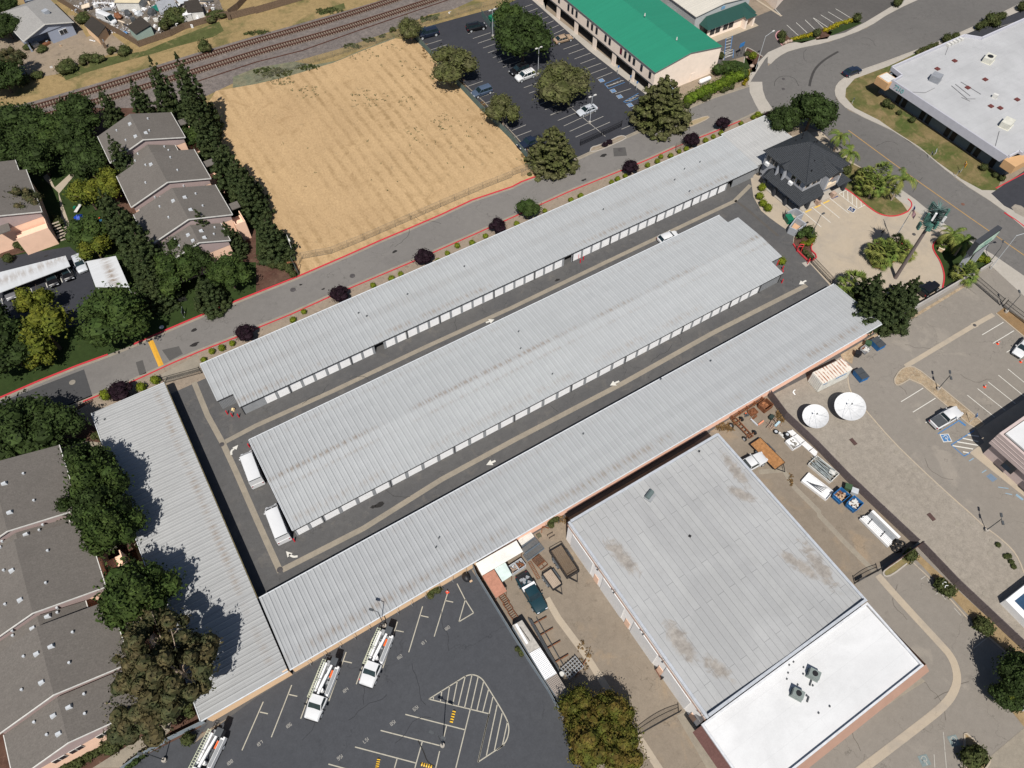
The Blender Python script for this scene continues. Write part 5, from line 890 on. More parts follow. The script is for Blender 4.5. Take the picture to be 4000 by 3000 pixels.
# ---- houses top-left
tB = thing('house', 'grey-roofed blue-sided house with a dark open patio at the top left', 'house', (-6, 201, 0))
A, B_, C_, D_, E_ = [G('00', *p, 3.2) for p in ((15, 95), (150, 265), (475, 140), (365, -40), (190, -40))]
R0, R1 = G('00', 190, 55, 5), G('00', 283, 147, 5)
mid = ((R1[0]*.5+B_[0]*.25+C_[0]*.25), 0)
m = MB(); f1 = G('00', 285, 150, 4.6)
ux = Vector((C_[0]-B_[0], C_[1]-B_[1])); ux.normalize(); uy = Vector((-ux.y, ux.x)); Wd = (Vector(C_)-Vector(B_)).length; O = Vector(B_); Dp = 15.5
q = lambda a, b: tuple(O+ux*a+uy*b)
P = [(*q(0, 0), 3.1), (*q(Wd/2, 0), 4.9), (*q(Wd, 0), 3.1), (*q(0, Dp), 3.1), (*q(Wd/2, Dp-5), 4.9), (*q(Wd, Dp), 3.1)]
m.add(P, [(0, 1, 4, 3), (1, 2, 5, 4), (3, 4, 5)]); m.build('roof', SHING_L, tB, True)
m = MB(); w = .5; P = [q(w, w), q(Wd-w, w), q(Wd-w, Dp-w), q(w, Dp-w)]; m.prism([q(w+5.2, w), q(Wd-w, w), q(Wd-w, Dp-w), q(w+5.2, Dp-w)], 0, 3.0); m.prism([q(w, 3.5), q(w+5.2, 3.5), q(w+5.2, Dp-w), q(w, Dp-w)], 0, 3.0)
m.add([(*q(.3, .35), 3.0), (*q(Wd-.3, .35), 3.0), (*q(Wd/2, .35), 4.75)], [(0, 1, 2)]); m.prism([q(w, w), q(w+.3, w), q(w+.3, w+.3), q(w, w+.3)], 0, 3); m.build('wall', ST_BLUE, tB, True)
m = MB(); m.bar((*q(-.05, -.05), 3.05), (*q(Wd/2, -.05), 4.85), .1, .22); m.bar((*q(Wd/2, -.05), 4.85), (*q(Wd+.05, -.05), 3.05), .1, .22); m.bar((*q(-.05, 0), 3.05), (*q(-.05, Dp), 3.05), .1, .16); m.build('fascia', OFFW, tB, True)
f = MB().prism([q(8, .42), q(9.8, .42), q(9.8, .48), q(8, .48)], 1.2, 2.3).build('window_frame', WHITE, tB, True); MB().prism([q(8.1, .36), q(8.85, .36), q(8.85, .43), q(8.1, .43)], 1.3, 2.2).prism([q(8.95, .36), q(9.7, .36), q(9.7, .43), q(8.95, .43)], 1.3, 2.2).build('pane', GLASS, f)
c = G('00', 298, 82, 4.3); MB().box(c[0], c[1], 4.1, 1.2, 1.2, .8, .4).build('roof_cooler', pm('dull_cooler', (.3, .32, .35), .5), tB, True)
def shed(label, pts, h, rm, wm_, slope=.5, name='shed'):
    c = (sum(p[0] for p in pts)/4, sum(p[1] for p in pts)/4); t = thing(name, label, 'shed', c); ins = [(p[0]*.93+c[0]*.07, p[1]*.93+c[1]*.07) for p in pts]
    MB().prism(ins, 0, h).build('wall', wm_, t, True)
    z = [h+.05, h+.05, h+slope, h+slope]; P = [(*p, zz_) for p, zz_ in zip(pts, z)]+[(*p, zz_+.1) for p, zz_ in zip(pts, z)]
    MB().add(P, [(3, 2, 1, 0), (4, 5, 6, 7), (0, 1, 5, 4), (1, 2, 6, 5), (2, 3, 7, 6), (3, 0, 4, 7)]).build('roof', rm, t, True); return t
shed('tan garden shed with a dark brown roof in the bare back yard', GP(('00', [(545, 165), (635, 245), (690, 180), (600, 115)]), z=2), 2.0, SHING_D, ST_TAN, .3)
shed('pale green shed with a grey roof behind the junk-yard fence', GP(('00', [(825, 175), (880, 225), (985, 175), (915, 120)]), z=2), 2.0, SHING_D, stucco('mint_wall', (.3, .38, .33)), .5)
shed('shack with a dark brown roof and white lean-to beside the bent wooden fence', GP(('00', [(1215, 85), (1320, 75), (1290, 10), (1195, 25)]), z=2.2), 2.2, SHING_D, OFFW, .5)
shed('low grey-roofed shack among white boards, above the yellow-green shrub', GP(('00', [(1040, 95), (1160, 60), (1120, -10), (1010, 20)]), z=2.2), 2.0, pm('grey_board_roof', (.25, .26, .28), .8), OFFW, .4)
shed('small dark shed under the leaning tree at the left edge', GP(('00', [(110, 490), (165, 480), (150, 430), (105, 440)]), z=1.8), 1.7, pm('slate_sheet', (.1, .12, .14), .7), DGREY, .2)
shed('flat white-roofed lean-to joined to the brown-roofed shack', GP(('00', [(1155, 110), (1240, 90), (1210, 60), (1140, 75)]), z=2), 1.9, WHITE, OFFW, .1)
shed('long beige tarp-roofed shack along the top edge of the junk yard', GP(('00', [(740, 20), (900, 22), (950, -40), (780, -60)]), z=2), 2, pm('beige_tarp', (.5, .43, .3), .9), OFFW, .2)
# ================================================================ VEGETATION
def leaf_mat(name, c, c2=None, var=.45):
    c = k_(c, .8); c2 = k_(c2, .8) if c2 else None
    b = NB(name, .75); b.b.inputs['Specular IOR Level'].default_value = .12
    g = b.n('ShaderNodeNewGeometry'); isl_ = g.outputs['Random Per Island']
    col = b.mix(isl_, k_(c, 1-var), k_(c, 1+var))
    if c2: col = b.mix(b.math('MULTIPLY', b.ramp(b.noise(.35, 4, .7), .42, .6), .8), col, b.mix(isl_, k_(c2, .65), k_(c2, 1.35)))
    else: col = b.mix(1.0, col, b.ramp(b.noise(.5, 3, .6), .3, .7, (.75, .75, .75, 1), (1.25, 1.25, 1.2, 1)), 'MULTIPLY')
    return b.out(col)
LF = dict(dark=leaf_mat('dark_leaves', (.030, .048, .013)), conifer=leaf_mat('conifer_needles', (.032, .048, .017), (.05, .064, .022)), olive=leaf_mat('olive_leaves', (.075, .085, .026), (.10, .095, .045)),
          yellow=leaf_mat('yellow_green_leaves', (.085, .105, .014), (.13, .13, .016)), green=leaf_mat('fresh_green_leaves', (.033, .056, .013), (.05, .074, .017)), plum=leaf_mat('plum_leaves', (.016, .007, .012)),
          mimosa=leaf_mat('mimosa_leaves', (.075, .085, .014), (.125, .08, .02)), euc=leaf_mat('eucalyptus_leaves', (.048, .056, .024), (.10, .078, .036)), lime=leaf_mat('lime_shrub_leaves', (.14, .18, .015), (.2, .2, .02)),
          palm=leaf_mat('palm_leaves', (.10, .15, .03), (.2, .2, .05)), sage=leaf_mat('dull_green_leaves', (.05, .065, .02), (.08, .075, .03)), teal=leaf_mat('teal_plastic_needles', (.07, .11, .105)), dry=leaf_mat('dry_brown_leaves', (.16, .10, .045)))
BARK = pm('bark', (.09, .065, .048), .95, var=.35, sc=5); BARK_P = pm('pale_bark', (.28, .22, .17), .9, var=.3, sc=3)
def leaf_mesh(name, C, Nrm, s, m, rng, jit=.9, aspect=1.7, core=None):
    """C: n x 3 centres, Nrm: outward directions; one small quad per leaf clump"""
    n = len(C); A = Nrm+rng.normal(0, jit, (n, 3)); A /= np.linalg.norm(A, axis=1)[:, None]+1e-9
    B = np.cross(A, rng.normal(0, 1, (n, 3))); B /= np.linalg.norm(B, axis=1)[:, None]+1e-9; D = np.cross(A, B)
    sz = (s*rng.uniform(.55, 1.25, n))[:, None]; a = B*sz*.5*aspect**.5; b = D*sz*.5/aspect**.5; up_ = A*sz*.12
    V = np.stack([C-a*.9-b*.5, C-b+up_*.3, C+a+up_, C+b-a*.2-up_*.5], 1).reshape(-1, 3)
    if core:      # leafy inner masses that close the crown
        Q = []
        for (x, y, z, a_, b_, c_) in core:
            P = [[(x+a_*.74*math.sin(ph)*math.cos(th), y+b_*.74*math.sin(ph)*math.sin(th), z+c_*.74*math.cos(ph)) for th in [i*math.pi/4+ph for i in range(9)]] for ph in (.01, .6, 1.2, 1.8, 2.5, 3.13)]
            for r0_, r1_ in zip(P[:-1], P[1:]):
                for i in range(8): Q += [r0_[i], r0_[i+1], r1_[i+1], r1_[i]]
        V = np.concatenate([V, np.array(Q)+rng.normal(0, .03, (len(Q), 3))]); n = len(V)//4
    me = bpy.data.meshes.new(name); me.vertices.add(4*n); me.vertices.foreach_set('co', V.astype(np.float32).ravel())
    me.loops.add(4*n); me.loops.foreach_set('vertex_index', np.arange(4*n, dtype=np.int32)); me.polygons.add(n)
    me.polygons.foreach_set('loop_start', np.arange(0, 4*n, 4, dtype=np.int32)); me.polygons.foreach_set('loop_total', np.full(n, 4, dtype=np.int32))
    me.materials.append(m); me.update(calc_edges=True); return me
def lobe_pts(lobes, dens, rng, inner=.25):
    Cs = []; Ns = []
    for (x, y, z, rx, ry, rz_) in lobes:
        n = max(12, int(dens*(rx*ry+rx*rz_+ry*rz_)*4)); d = rng.normal(0, 1, (n, 3)); d /= np.linalg.norm(d, axis=1)[:, None]
        d = d[d[:, 2] > -.55]; k = 1-inner*rng.random(len(d))**1.6; wob = 1+.14*np.sin(d[:, 0]*7+x*3)+.14*np.sin(d[:, 1]*8+y*2)+.1*np.sin(d[:, 2]*9+z)
        Cs.append(np.array([x, y, z])+d*(k*wob)[:, None]*np.array([rx, ry, rz_])); Ns.append(d)
    return np.concatenate(Cs), np.concatenate(Ns)
def trunk_mesh(H, r, limbs, rng, name='trunk', m=BARK):
    mb = MB(); pts = [(0, 0, 0), (rng.uniform(-.1, .1), rng.uniform(-.1, .1), H*.35), (rng.uniform(-.2, .2), rng.uniform(-.2, .2), H*.7)]
    mb.tube(pts[0], pts[1], r, r*.8, 7); mb.tube(pts[1], pts[2], r*.8, r*.3, 7)
    for i in range(limbs):
        a = i*2*math.pi/limbs+rng.uniform(-.4, .4); z0 = H*rng.uniform(.28, .5); L = H*rng.uniform(.25, .4)
        mb.tube((pts[1][0], pts[1][1], z0), (math.cos(a)*L, math.sin(a)*L, z0+L*.8), r*.45, r*.12, 5)
    me = bpy.data.meshes.new(name); me.from_pydata(mb.v, [], mb.f); me.materials.append(m); me.update(); return me
def mk_broad(seed, R, H, m, nl=16, s=.42, dens=3.2, zc=.62, flat=.75, gap=.0, lr=.42, limbs=6, bark=BARK, core=True):
    rng = np.random.default_rng(seed); L = []
    for i in range(nl):
        a = rng.uniform(0, 2*math.pi); q = rng.random()**.5; rr = R*(1-lr*.8)*q; hz = H*zc+R*flat*(1-q*q)*rng.uniform(-.15, .75)-R*.15*q
        r = R*lr*rng.uniform(.75, 1.2); L.append((rr*math.cos(a), rr*math.sin(a), min(hz, H-r*.7), r, r, r*.8))
    C, N = lobe_pts(L, dens*1.5, rng); return leaf_mesh('crown', C, N, s*.92, m, rng, core=L if core else None), trunk_mesh(H, max(.14, R*.055), limbs, rng, m=bark)
def mk_conifer(seed, R, H, m, s=.34, dens=4.2, lean=.0, p=.8):
    rng = np.random.default_rng(seed); L = []; nz = int(H/1.05)
    for j in range(nz):
        t = j/(nz-1); z = H*(.10+.87*t); rad = R*(1-t)**p+.15; k = max(2, int(2*math.pi*rad/1.15))
        for i in range(k):
            a = 2*math.pi*(i+rng.uniform(-.35, .35))/k+j*1.3; q = rad*rng.uniform(.62, 1.08); r = rng.uniform(.42, .85)*(.45+.75*(1-t))
            L.append((q*math.cos(a), q*math.sin(a), z-q*.12+rng.uniform(-.3, .3), r*1.1, r*1.1, r*.7))
        if rad > 1: L.append((0, 0, z, rad*.6, rad*.6, .8))
    L.append((0, 0, H*.97, .3, .3, .8)); C, N = lobe_pts(L, dens*1.3, rng); mb = MB(); mb.tube((0, 0, 0), (0, 0, H*.9), R*.08+.05, .05, 7)
    me = bpy.data.meshes.new('trunk'); me.from_pydata(mb.v, [], mb.f); me.materials.append(BARK); return leaf_mesh('crown', C, N, s, m, rng, core=L), me
KINDS = {}
def kind(k):
    if k in KINDS: return KINDS[k]
    f = {
     'dark1': lambda: mk_broad(1, 5, 8, LF['dark'], 20), 'dark2': lambda: mk_broad(2, 5, 8, LF['dark'], 24, lr=.36), 'green1': lambda: mk_broad(3, 4, 7, LF['green'], 16),
     'round': lambda: mk_broad(14, 5, 8, LF['green'], 26, lr=.38, flat=.85), 'yellow1': lambda: mk_broad(4, 4, 7, LF['yellow'], 16, dens=2.6), 'olive1': lambda: mk_broad(5, 5, 8, LF['olive'], 22, dens=2.7, lr=.36, bark=BARK_P), 'olive2': lambda: mk_broad(6, 5, 8, LF['olive'], 20, dens=2.7, bark=BARK_P),
     'olive3': lambda: mk_conifer(16, 4, 9.5, LF['olive'], s=.4, dens=3.2, p=.55), 'con1': lambda: mk_conifer(7, 3.4, 13, LF['conifer'], p=.58), 'con2': lambda: mk_conifer(8, 3.6, 13, LF['conifer'], p=.66), 'con3': lambda: mk_conifer(9, 3.2, 9, LF['conifer'], p=.6),
     'plum': lambda: mk_broad(10, 1.9, 3.6, LF['plum'], 12, s=.2, dens=8, zc=.58, flat=.7, lr=.5), 'gball': lambda: mk_broad(11, 2.3, 4.2, LF['green'], 14, s=.22, dens=7, lr=.48),
     'mimosa1': lambda: mk_broad(12, 4.5, 7, LF['mimosa'], 22, s=.34, dens=3.6, flat=.5), 'mimosa2': lambda: mk_broad(22, 4.5, 7, LF['mimosa'], 20, s=.34, dens=3.6, flat=.5), 'euc1': lambda: mk_broad(13, 6, 11, LF['euc'], 30, s=.36, dens=3, lr=.27, flat=.8, limbs=9, bark=BARK_P, core=True), 'euc2': lambda: mk_broad(23, 6, 11, LF['euc'], 26, s=.36, dens=3, lr=.26, flat=.8, limbs=9, bark=BARK_P, core=True),
     'scrub': lambda: mk_broad(15, 2, 2.2, LF['sage'], 8, s=.26, dens=4, zc=.5, flat=.5, lr=.5, limbs=4)}[k]
    KINDS[k] = f(); return KINDS[k]
KR = dict(dark1=(5, 8), dark2=(5, 8), green1=(4, 7), round=(5, 8), yellow1=(4, 7), olive1=(5, 8), olive2=(5, 8), olive3=(4, 9.5), con1=(3.4, 13), con2=(3.6, 13), con3=(3.2, 9), plum=(1.9, 3.6), gball=(2.3, 4.2), mimosa1=(4.5, 7), mimosa2=(4.5, 7), euc1=(6, 11), euc2=(6, 11), scrub=(2, 2.2))
def tree(k, t, x, y, R, H, label, group=None, name='broadleaf_tree', at=.6, cat='tree'):
    """x,y = picture position of the crown point at height at*H"""
    c, tr = kind(k); p = G(t, x, y, H*at); r0, h0 = KR[k]; rd = random.Random(int(x*13+y))
    o = thing(name, label, cat, (p[0], p[1], 0), rd.uniform(0, 6.28), group); o.scale = (R/r0, R/r0, H/h0)
    for nm, me in (('trunk', tr), ('crown', c)): q_ = bpy.data.objects.new(nm, me); COL.objects.link(q_); q_.parent = o
    return o
# conifers: position given at the tip
CON = [(640, 560, 12.5, 3.2, 'conifer between the rail track and the left tree row, leftmost along the rails'), (845, 512, 12, 3.2, 'broad-topped conifer by the rails, above the top apartment gable'), (965, 368, 16, 3.4, 'tall dark conifer whose tip reaches the far rail track'), (1135, 345, 18, 4, 'tallest conifer, its thin brownish tip overlapping both rail tracks'),
 (1275, 730, 12, 3.4, 'conifer beside the top balcony of the stepped apartments'), (700, 875, 12.5, 3.2, 'conifer in front of the left slope of the stepped apartments'), (1395, 900, 13, 3.8, 'conifer by the field edge beside the middle apartment gable'), (1500, 1010, 12, 3.9, 'wide conifer casting shade on the left edge of the dry field'), (1560, 1120, 11, 3.4, 'conifer nearest the dry field beside the lowest apartment balcony'),
 (1200, 560, 13, 3.6, 'dense conifer at the top corner of the dry field'), (640, 1230, 12, 3.6, 'dark conifer beside the yellow-green tree by the garden lawn'), (740, 1330, 14, 4, 'large conifer in the middle of the row below the playground'), (850, 1470, 13, 3.8, 'conifer in shade left of the lowest apartment roof'), (1265, 1360, 9.5, 2.7, 'slim conifer in front of the lowest apartment roof'), (1450, 1440, 8, 2.7, 'short conifer below the lowest apartment balcony'), (1040, 800, 0, 0, '')]
for x, y, h, r, lb in CON:
    if h: tree('con1' if int(x) % 2 else 'con2', '00', x, y, r*.84, h, lb, 'conifers around the apartments', 'conifer_tree', 1.0)
for t_, x, y, h, r, lb in (('01', 900, 0, 10, 3.6, 'conifer right of the short white carport'), ('01', 950, 90, 8, 3, 'small conifer between the carport and the hedge walk'), ('01', 1290, 140, 7.5, 2.6, 'conifer at the lower end of the apartment lawn by the red kerb'), ('10', 45, 1395, 10, 3.1, 'isolated conifer by the lamp at the lower left corner of the dry field'), ('00', 930, 1560, 9, 3.2, 'low conifer above the small white carport')):
    tree('con3' if h < 9 else 'con2', t_, x, y, r, h, lb, 'conifers around the apartments', 'conifer_tree', 1.0)
for t_, x, y, h, r, lb in (('31', 720, 130, 8.5, 2.6, 'pine nearest the fan palm in the clump by the cell tower'), ('31', 850, 190, 8.5, 2.6, 'pine in the middle of the clump at the foot of the cell tower'), ('31', 970, 150, 8, 2.2, 'pine beside the black off-roader'), ('31', 720, 250, 8, 2.9, 'front pine of the clump by the end of the storage roof'), ('31', 880, 260, 8, 2.7, 'front pine of the clump leaning over the block wall')):
    tree('con3', t_, x, y, r*1.08, h, lb, 'pines at the foot of the cell tower', 'pine_tree', .93)
for k, t_, x, y, R, H, lb in (
 ('dark1', '00', 110, 800, 6.2, 10, 'big dark tree at the left edge below the rails'), ('dark2', '00', 30, 940, 6, 9, 'dark spreading tree above the left apartment block'), ('green1', '00', 360, 850, 5, 8.5, 'green tree between the two dark trees by the rails'), ('dark2', '00', 500, 740, 5.4, 10, 'tall green tree left of the conifers by the rails'), ('dark1', '00', 460, 900, 4.6, 8, 'dark tree above the garden lawn'), ('dark1', '00', 560, 1010, 4.8, 8.5, 'dark tree where the garden path ends'), ('dark2', '00', 240, 1010, 4.6, 8, 'dark tree touching the top corner of the left apartment roof'),
 ('green1', '00', 1235, 890, 2.8, 6, 'light green tree beside the top apartment gable end'), ('yellow1', '00', 560, 1250, 4, 7, 'yellow-green tree over the playground'), ('yellow1', '00', 700, 1190, 3.6, 8, 'yellow-green treetop right of the garden lawn'), ('green1', '00', 560, 1500, 4.2, 6.5, 'green tree above the silver car'), ('yellow1', '00', 610, 1600, 3.2, 5.5, 'bright yellow-green tree just above the short white carport'), ('euc1', '00', 130, 1320, 4.2, 9, 'thin grey-green tree in front of the left apartment block'),
 ('round', '01', 730, 385, 6.6, 9.5, 'large round green tree beside the short carport'), ('yellow1', '01', 290, 480, 5.2, 8.5, 'yellow-green tree over the red kerb by the apartment car park'), ('yellow1', '01', 220, 280, 3.3, 7, 'smaller yellow-green tree over the apartment car park'), ('dark1', '01', 30, 580, 5.6, 9, 'dark tree at the left edge above the road'), ('dark2', '01', -60, 430, 4.6, 9, 'dark tree cut off by the left edge beside the car park'), ('yellow1', '01', 250, 630, 3, 5.5, 'low yellow-green tree hanging over the road verge'),
 ('round', '01', 1110, 110, 4.6, 7.5, 'green tree behind the garden sign'), ('round', '01', 1480, 110, 4, 6.5, 'round green tree near the mulch bed by the field corner'), ('dark1', '00', 1150, 1640, 4.2, 7, 'green tree below the lowest apartment roof'), ('dark2', '01', 1240, 30, 3.6, 7.5, 'dark tree between two green ones above the road verge'), 
 ('dark1', '01', 90, 1130, 6.0, 10, 'very large dark tree at the left edge below the road'), ('dark2', '01', 330, 1130, 4.8, 9, 'large dark tree shading the road beside the storage building'), ('dark2', '01', 580, 1360, 3.8, 11, 'dark tree at the corner of the lower left apartments'), ('round', '01', 640, 1490, 4.2, 12, 'green tree leaning over the left storage roof, upper one'), ('dark1', '01', 660, 1640, 3.9, 12, 'dark tree over the storage roof edge between two others'), ('dark2', '01', 450, 1630, 2.6, 8, 'dark tree in front of an apartment roof slope'),
 ('round', '02', 730, 110, 4.2, 12, 'green tree above the upper balcony of the lower left apartments'), ('round', '02', 900, 540, 5.2, 12, 'round dark green tree throwing a jagged shadow on the storage roof'), ('euc1', '02', 1020, 850, 4.8, 14, 'brownish eucalyptus top at the storage roof edge'), ('euc2', '02', 1130, 1010, 5.8, 15, 'large sparse eucalyptus over the storage roof'), ('euc2', '02', 860, 1020, 3.8, 9, 'rusty-leaved eucalyptus over the apartment roof'), ('euc1', '02', 920, 1240, 5.6, 9, 'grey-brown eucalyptus by the footpath'), 
 ('olive2', '10', 1000, 180, 3.3, 5.5, 'small olive tree at the top corner of the dry field'), ('olive1', '10', 1265, 400, 5.9, 8.5, 'olive tree between the field fence and the parking bays, upper large one'), ('dark2', '20', 70, 230, 7.2, 11, 'biggest green tree in the upper parking lot'), ('green1', '10', 1640, 110, 4.2, 9, 'green tree beside the fenced dumpster'), ('olive2', '20', 335, 530, 6.8, 8, 'wide olive tree in the middle of the upper parking lot'), ('olive1', '10', 1600, 700, 4.1, 7, 'olive tree by the field fence, the lower one'), ('olive3', '20', 265, 930, 4.7, 9.5, 'tall olive tree above the black pickup'), ('olive3', '20', 985, 620, 5.9, 11, 'big olive tree at the corner of the green-roofed building'),
 ('dark2', '30', 300, 710, 5.4, 9, 'dark round tree behind the black-roofed office'), ('dark1', '30', 100, 770, 3.6, 6.5, 'smaller dark tree at the end of the storage wing'),
 ('mimosa1', '22', 455, 1285, 2.9, 6.5, 'orange-flowered tree over the corrugated container roof'), ('mimosa2', '22', 650, 1300, 2.8, 6.5, 'orange-flowered tree beside the yard drain'), ('mimosa2', '22', 510, 1480, 3.4, 7.5, 'orange-flowered tree beside the dark lot edge'), ('mimosa1', '22', 680, 1530, 3.4, 7, 'orange-flowered tree at the black yard gate'),
 ('dark1', '32', 1690, 1080, 3.4, 8, 'dark tree cut off by the right edge'), ('yellow1', '32', 1640, 1130, 2.6, 5, 'yellow-green shrub tree at the right edge'), ('dark2', '32', 1560, 1180, 2.4, 4, 'dark bushy tree beside the foil-covered heap'),
 ('dark1', '00', 30, 160, 4, 6, 'dark tree left of the blue-sided house'), ('dark2', '00', 10, 490, 5, 7, 'dark trees at the left edge above the rails'), ('sc', 0, 0, 0, 0, 0, ''), ('dark2', '00', 20, 20, 3.5, 6, 'dark tree in the very top left corner'), ('euc1', '00', 75, 370, 3, 8, 'leaning grey-green tree beside the small dark shed')):
    if k != 'sc': tree(k, t_, x, y, R, H, lb)
PL = [('V', 532, 717, 1.95, 'leftmost along the kerb before the storage roof'), ('V', 262, 843, 2.2, 'at the end of the left storage roof'), ('V', 735, 633, 1.95, 'with two shrubs to its left'), ('V', 915, 552, 1.95, 'above the dark open storage bay'), ('V', 1073, 487, 1.9, 'left of the round green tree'), ('V', 1364, 360, 1.9, 'across the road from the tall olive tree'), ('V', 1497, 300, 1.9, 'by the small chain-link enclosure'), ('V', 1563, 266, 1.8, 'nearest the junction'), ('30', 20, 755, 1.7, 'against the dark tree by the annex')]
for x, y in ((602, 935), (635, 918)): tree('plum', '20', x, y, .75, 1.1, 'small purple shrub on the gate island, the %s one' % ('left' if x < 610 else 'right'), None, 'purple_shrub', .5, 'shrub')
for t_, x, y, R, lb in PL: tree('plum', t_, x, y, R, R*1.85, 'round dark purple plum tree '+lb, 'purple plum trees along the road', 'plum_tree', .55)
tree('gball', '20', 98, 1350, 2.6, 4.6, 'round green tree between two purple trees above the storage roof', None, 'round_tree', .55)
for t_, x, y, R, H, lb in (('00', 420, 425, 2.6, 3, 'green shrub at the corner of the bare back yard'), ('00', 560, 390, 2, 2.4, 'dark shrub on the back yard edge'), ('00', 640, 370, 1.8, 2, 'brownish shrub along the back yard edge'), ('00', 790, 325, 2, 2, 'brown shrub below the tan shed'), ('00', 725, 330, 1.3, 1.6, 'small dark shrub below the tan shed'), ('00', 1340, 298, 2, 3, 'green bush standing alone by the far rail'), ('00', 1140, 90, 3.2, 4, 'yellow-green shrub among the shacks'), ('00', 1080, 160, 2, 3, 'dark shrub behind the junk-yard fence'), ('00', 1400, 110, 3, 2, 'scrub at the corner of the junk yard'), ('00', 175, 300, 1.2, 1.4, 'shrub in front of the open patio'), ('00', 260, 315, 1.6, 1.2, 'yellow-flowered shrub by the patio junk'), ('00', 530, 110, 2.2, 2.5, 'orange-flecked shrub beside the wooden fence'), ('00', 240, 480, 1.5, 1.6, 'dark shrub above the dry grass strip'), ('00', 140, 510, 2, 2, 'shrub below the small dark shed'), ('22', 270, 65, 1.2, 1.6, 'weedy shrub beside the pink wall'), ('22', 45, 905, .8, .8, 'weed tuft growing through the blue fence'), ('12', 1155, 525, 1.2, 1.2, 'weedy shrub at the foot of the tan wall'), ('01', 635, 1175, 1.4, 1.8, 'bright shrub at the left storage wall'), ('10', 885, 195, .9, 1.2, 'dark shrub by the rail fence'), ('02', 1240, 1270, 1.4, 1.6, 'dark shrub in the corner of the storage roof')):
    tree('scrub', t_, x, y, R, H, lb, None, 'shrub', .4, 'shrub')
# --- clipped round bushes
def mk_bush(seed, m, s=.16, dens=11):
    rng = np.random.default_rng(seed); L = [(0, 0, .5, .5, .5, .5), (.12, .1, .62, .36, .36, .36), (-.15, .05, .55, .4, .4, .42)]; C, N = lobe_pts(L, dens*9, rng, .12); return leaf_mesh('foliage', C, N, s*.7, m, rng, .6, core=[(a, b, c, d*1.2, e*1.2, f*1.2) for a, b, c, d, e, f in L])
BUSH = {'lime': mk_bush(1, LF['lime']), 'dark': mk_bush(2, LF['sage']), 'yel': mk_bush(3, leaf_mat('golden_shrub', (.25, .2, .01))), 'green': mk_bush(4, LF['green'])}
def bush(k, t, x, y, d, label, group=None, h=None):
    p = G(t, x, y, (h or d)*.5); o = bpy.data.objects.new('round_bush', BUSH[k]); COL.objects.link(o); o.location = (*p, 0); o.scale = (d, d, h or d*.95); o.rotation_euler = (0, 0, x)
    return tag(o, label, 'bush', group)
ORD = 'first second third fourth fifth sixth seventh eighth ninth tenth eleventh twelfth thirteenth fourteenth fifteenth sixteenth seventeenth eighteenth nineteenth twentieth twenty-first twenty-second twenty-third twenty-fourth twenty-fifth twenty-sixth twenty-seventh twenty-eighth twenty-ninth thirtieth thirty-first thirty-second'.split()
row = [(440, 777), (457, 759), (479, 751), (501, 750-8), (632, 691), (656, 673), (806, 616), (845, 601), (865, 592), (946, 564), (966, 547), (988, 530), (1020, 524), (1049, 510)]
row = [('V', x, y) for x, y in row]+[('20', x, y) for x, y in ((30, 1450), (212, 1366), (383, 1296), (446, 1270), (645, 1180), (685, 1160), (735, 1140), (880, 1070), (944, 1045), (965, 1015), (1027, 1008), (1083, 980), (1130, 965), (1255, 910), (1305, 885), (1355, 862), (1485, 798), (1565, 760))]
for i, (t_, x, y) in enumerate(row): bush('lime', t_, x, y, .95+.25*((i*37) % 5)/5, ORD[i]+' lime-green bush from the left in the row behind the long storage roof', 'lime-green bushes along the storage roof')
for i, (x, y) in enumerate(((1595, 742), (1625, 755), (1652, 772))): bush('lime', '20', x, y, 1.3, ('yellow-green bush at the junction end of the storage wing, nearest the red kerb', 'middle yellow-green bush at the junction end of the storage wing', 'yellow-green bush touching the purple tree by the annex')[i])
for i, (x, y) in enumerate(((255, 935), (228, 1045), (272, 1138), (340, 1200))): bush('lime', zo, x, y, 1.5, ORD[i]+' clipped lime bush from the top along the office planter', 'lime bushes beside the office')
for t_, x, y, d, lb in (('V', 304, 835, 1.5, 'lime bush right of the purple tree by the left storage roof'), ('V', 335, 820, 1.5, 'lime bush beside the driveway into the compound'), ('V', 228, 852, 1.8, 'dull green bush left of the purple tree by the left storage roof'), ('31', 1375, 15, 1.4, 'yellow bush at the foot of the pylon sign'), ('31', 1420, 25, 1.3, 'yellow bush nearest the street lamp by the pylon sign')): bush('lime', t_, x, y, d, lb)
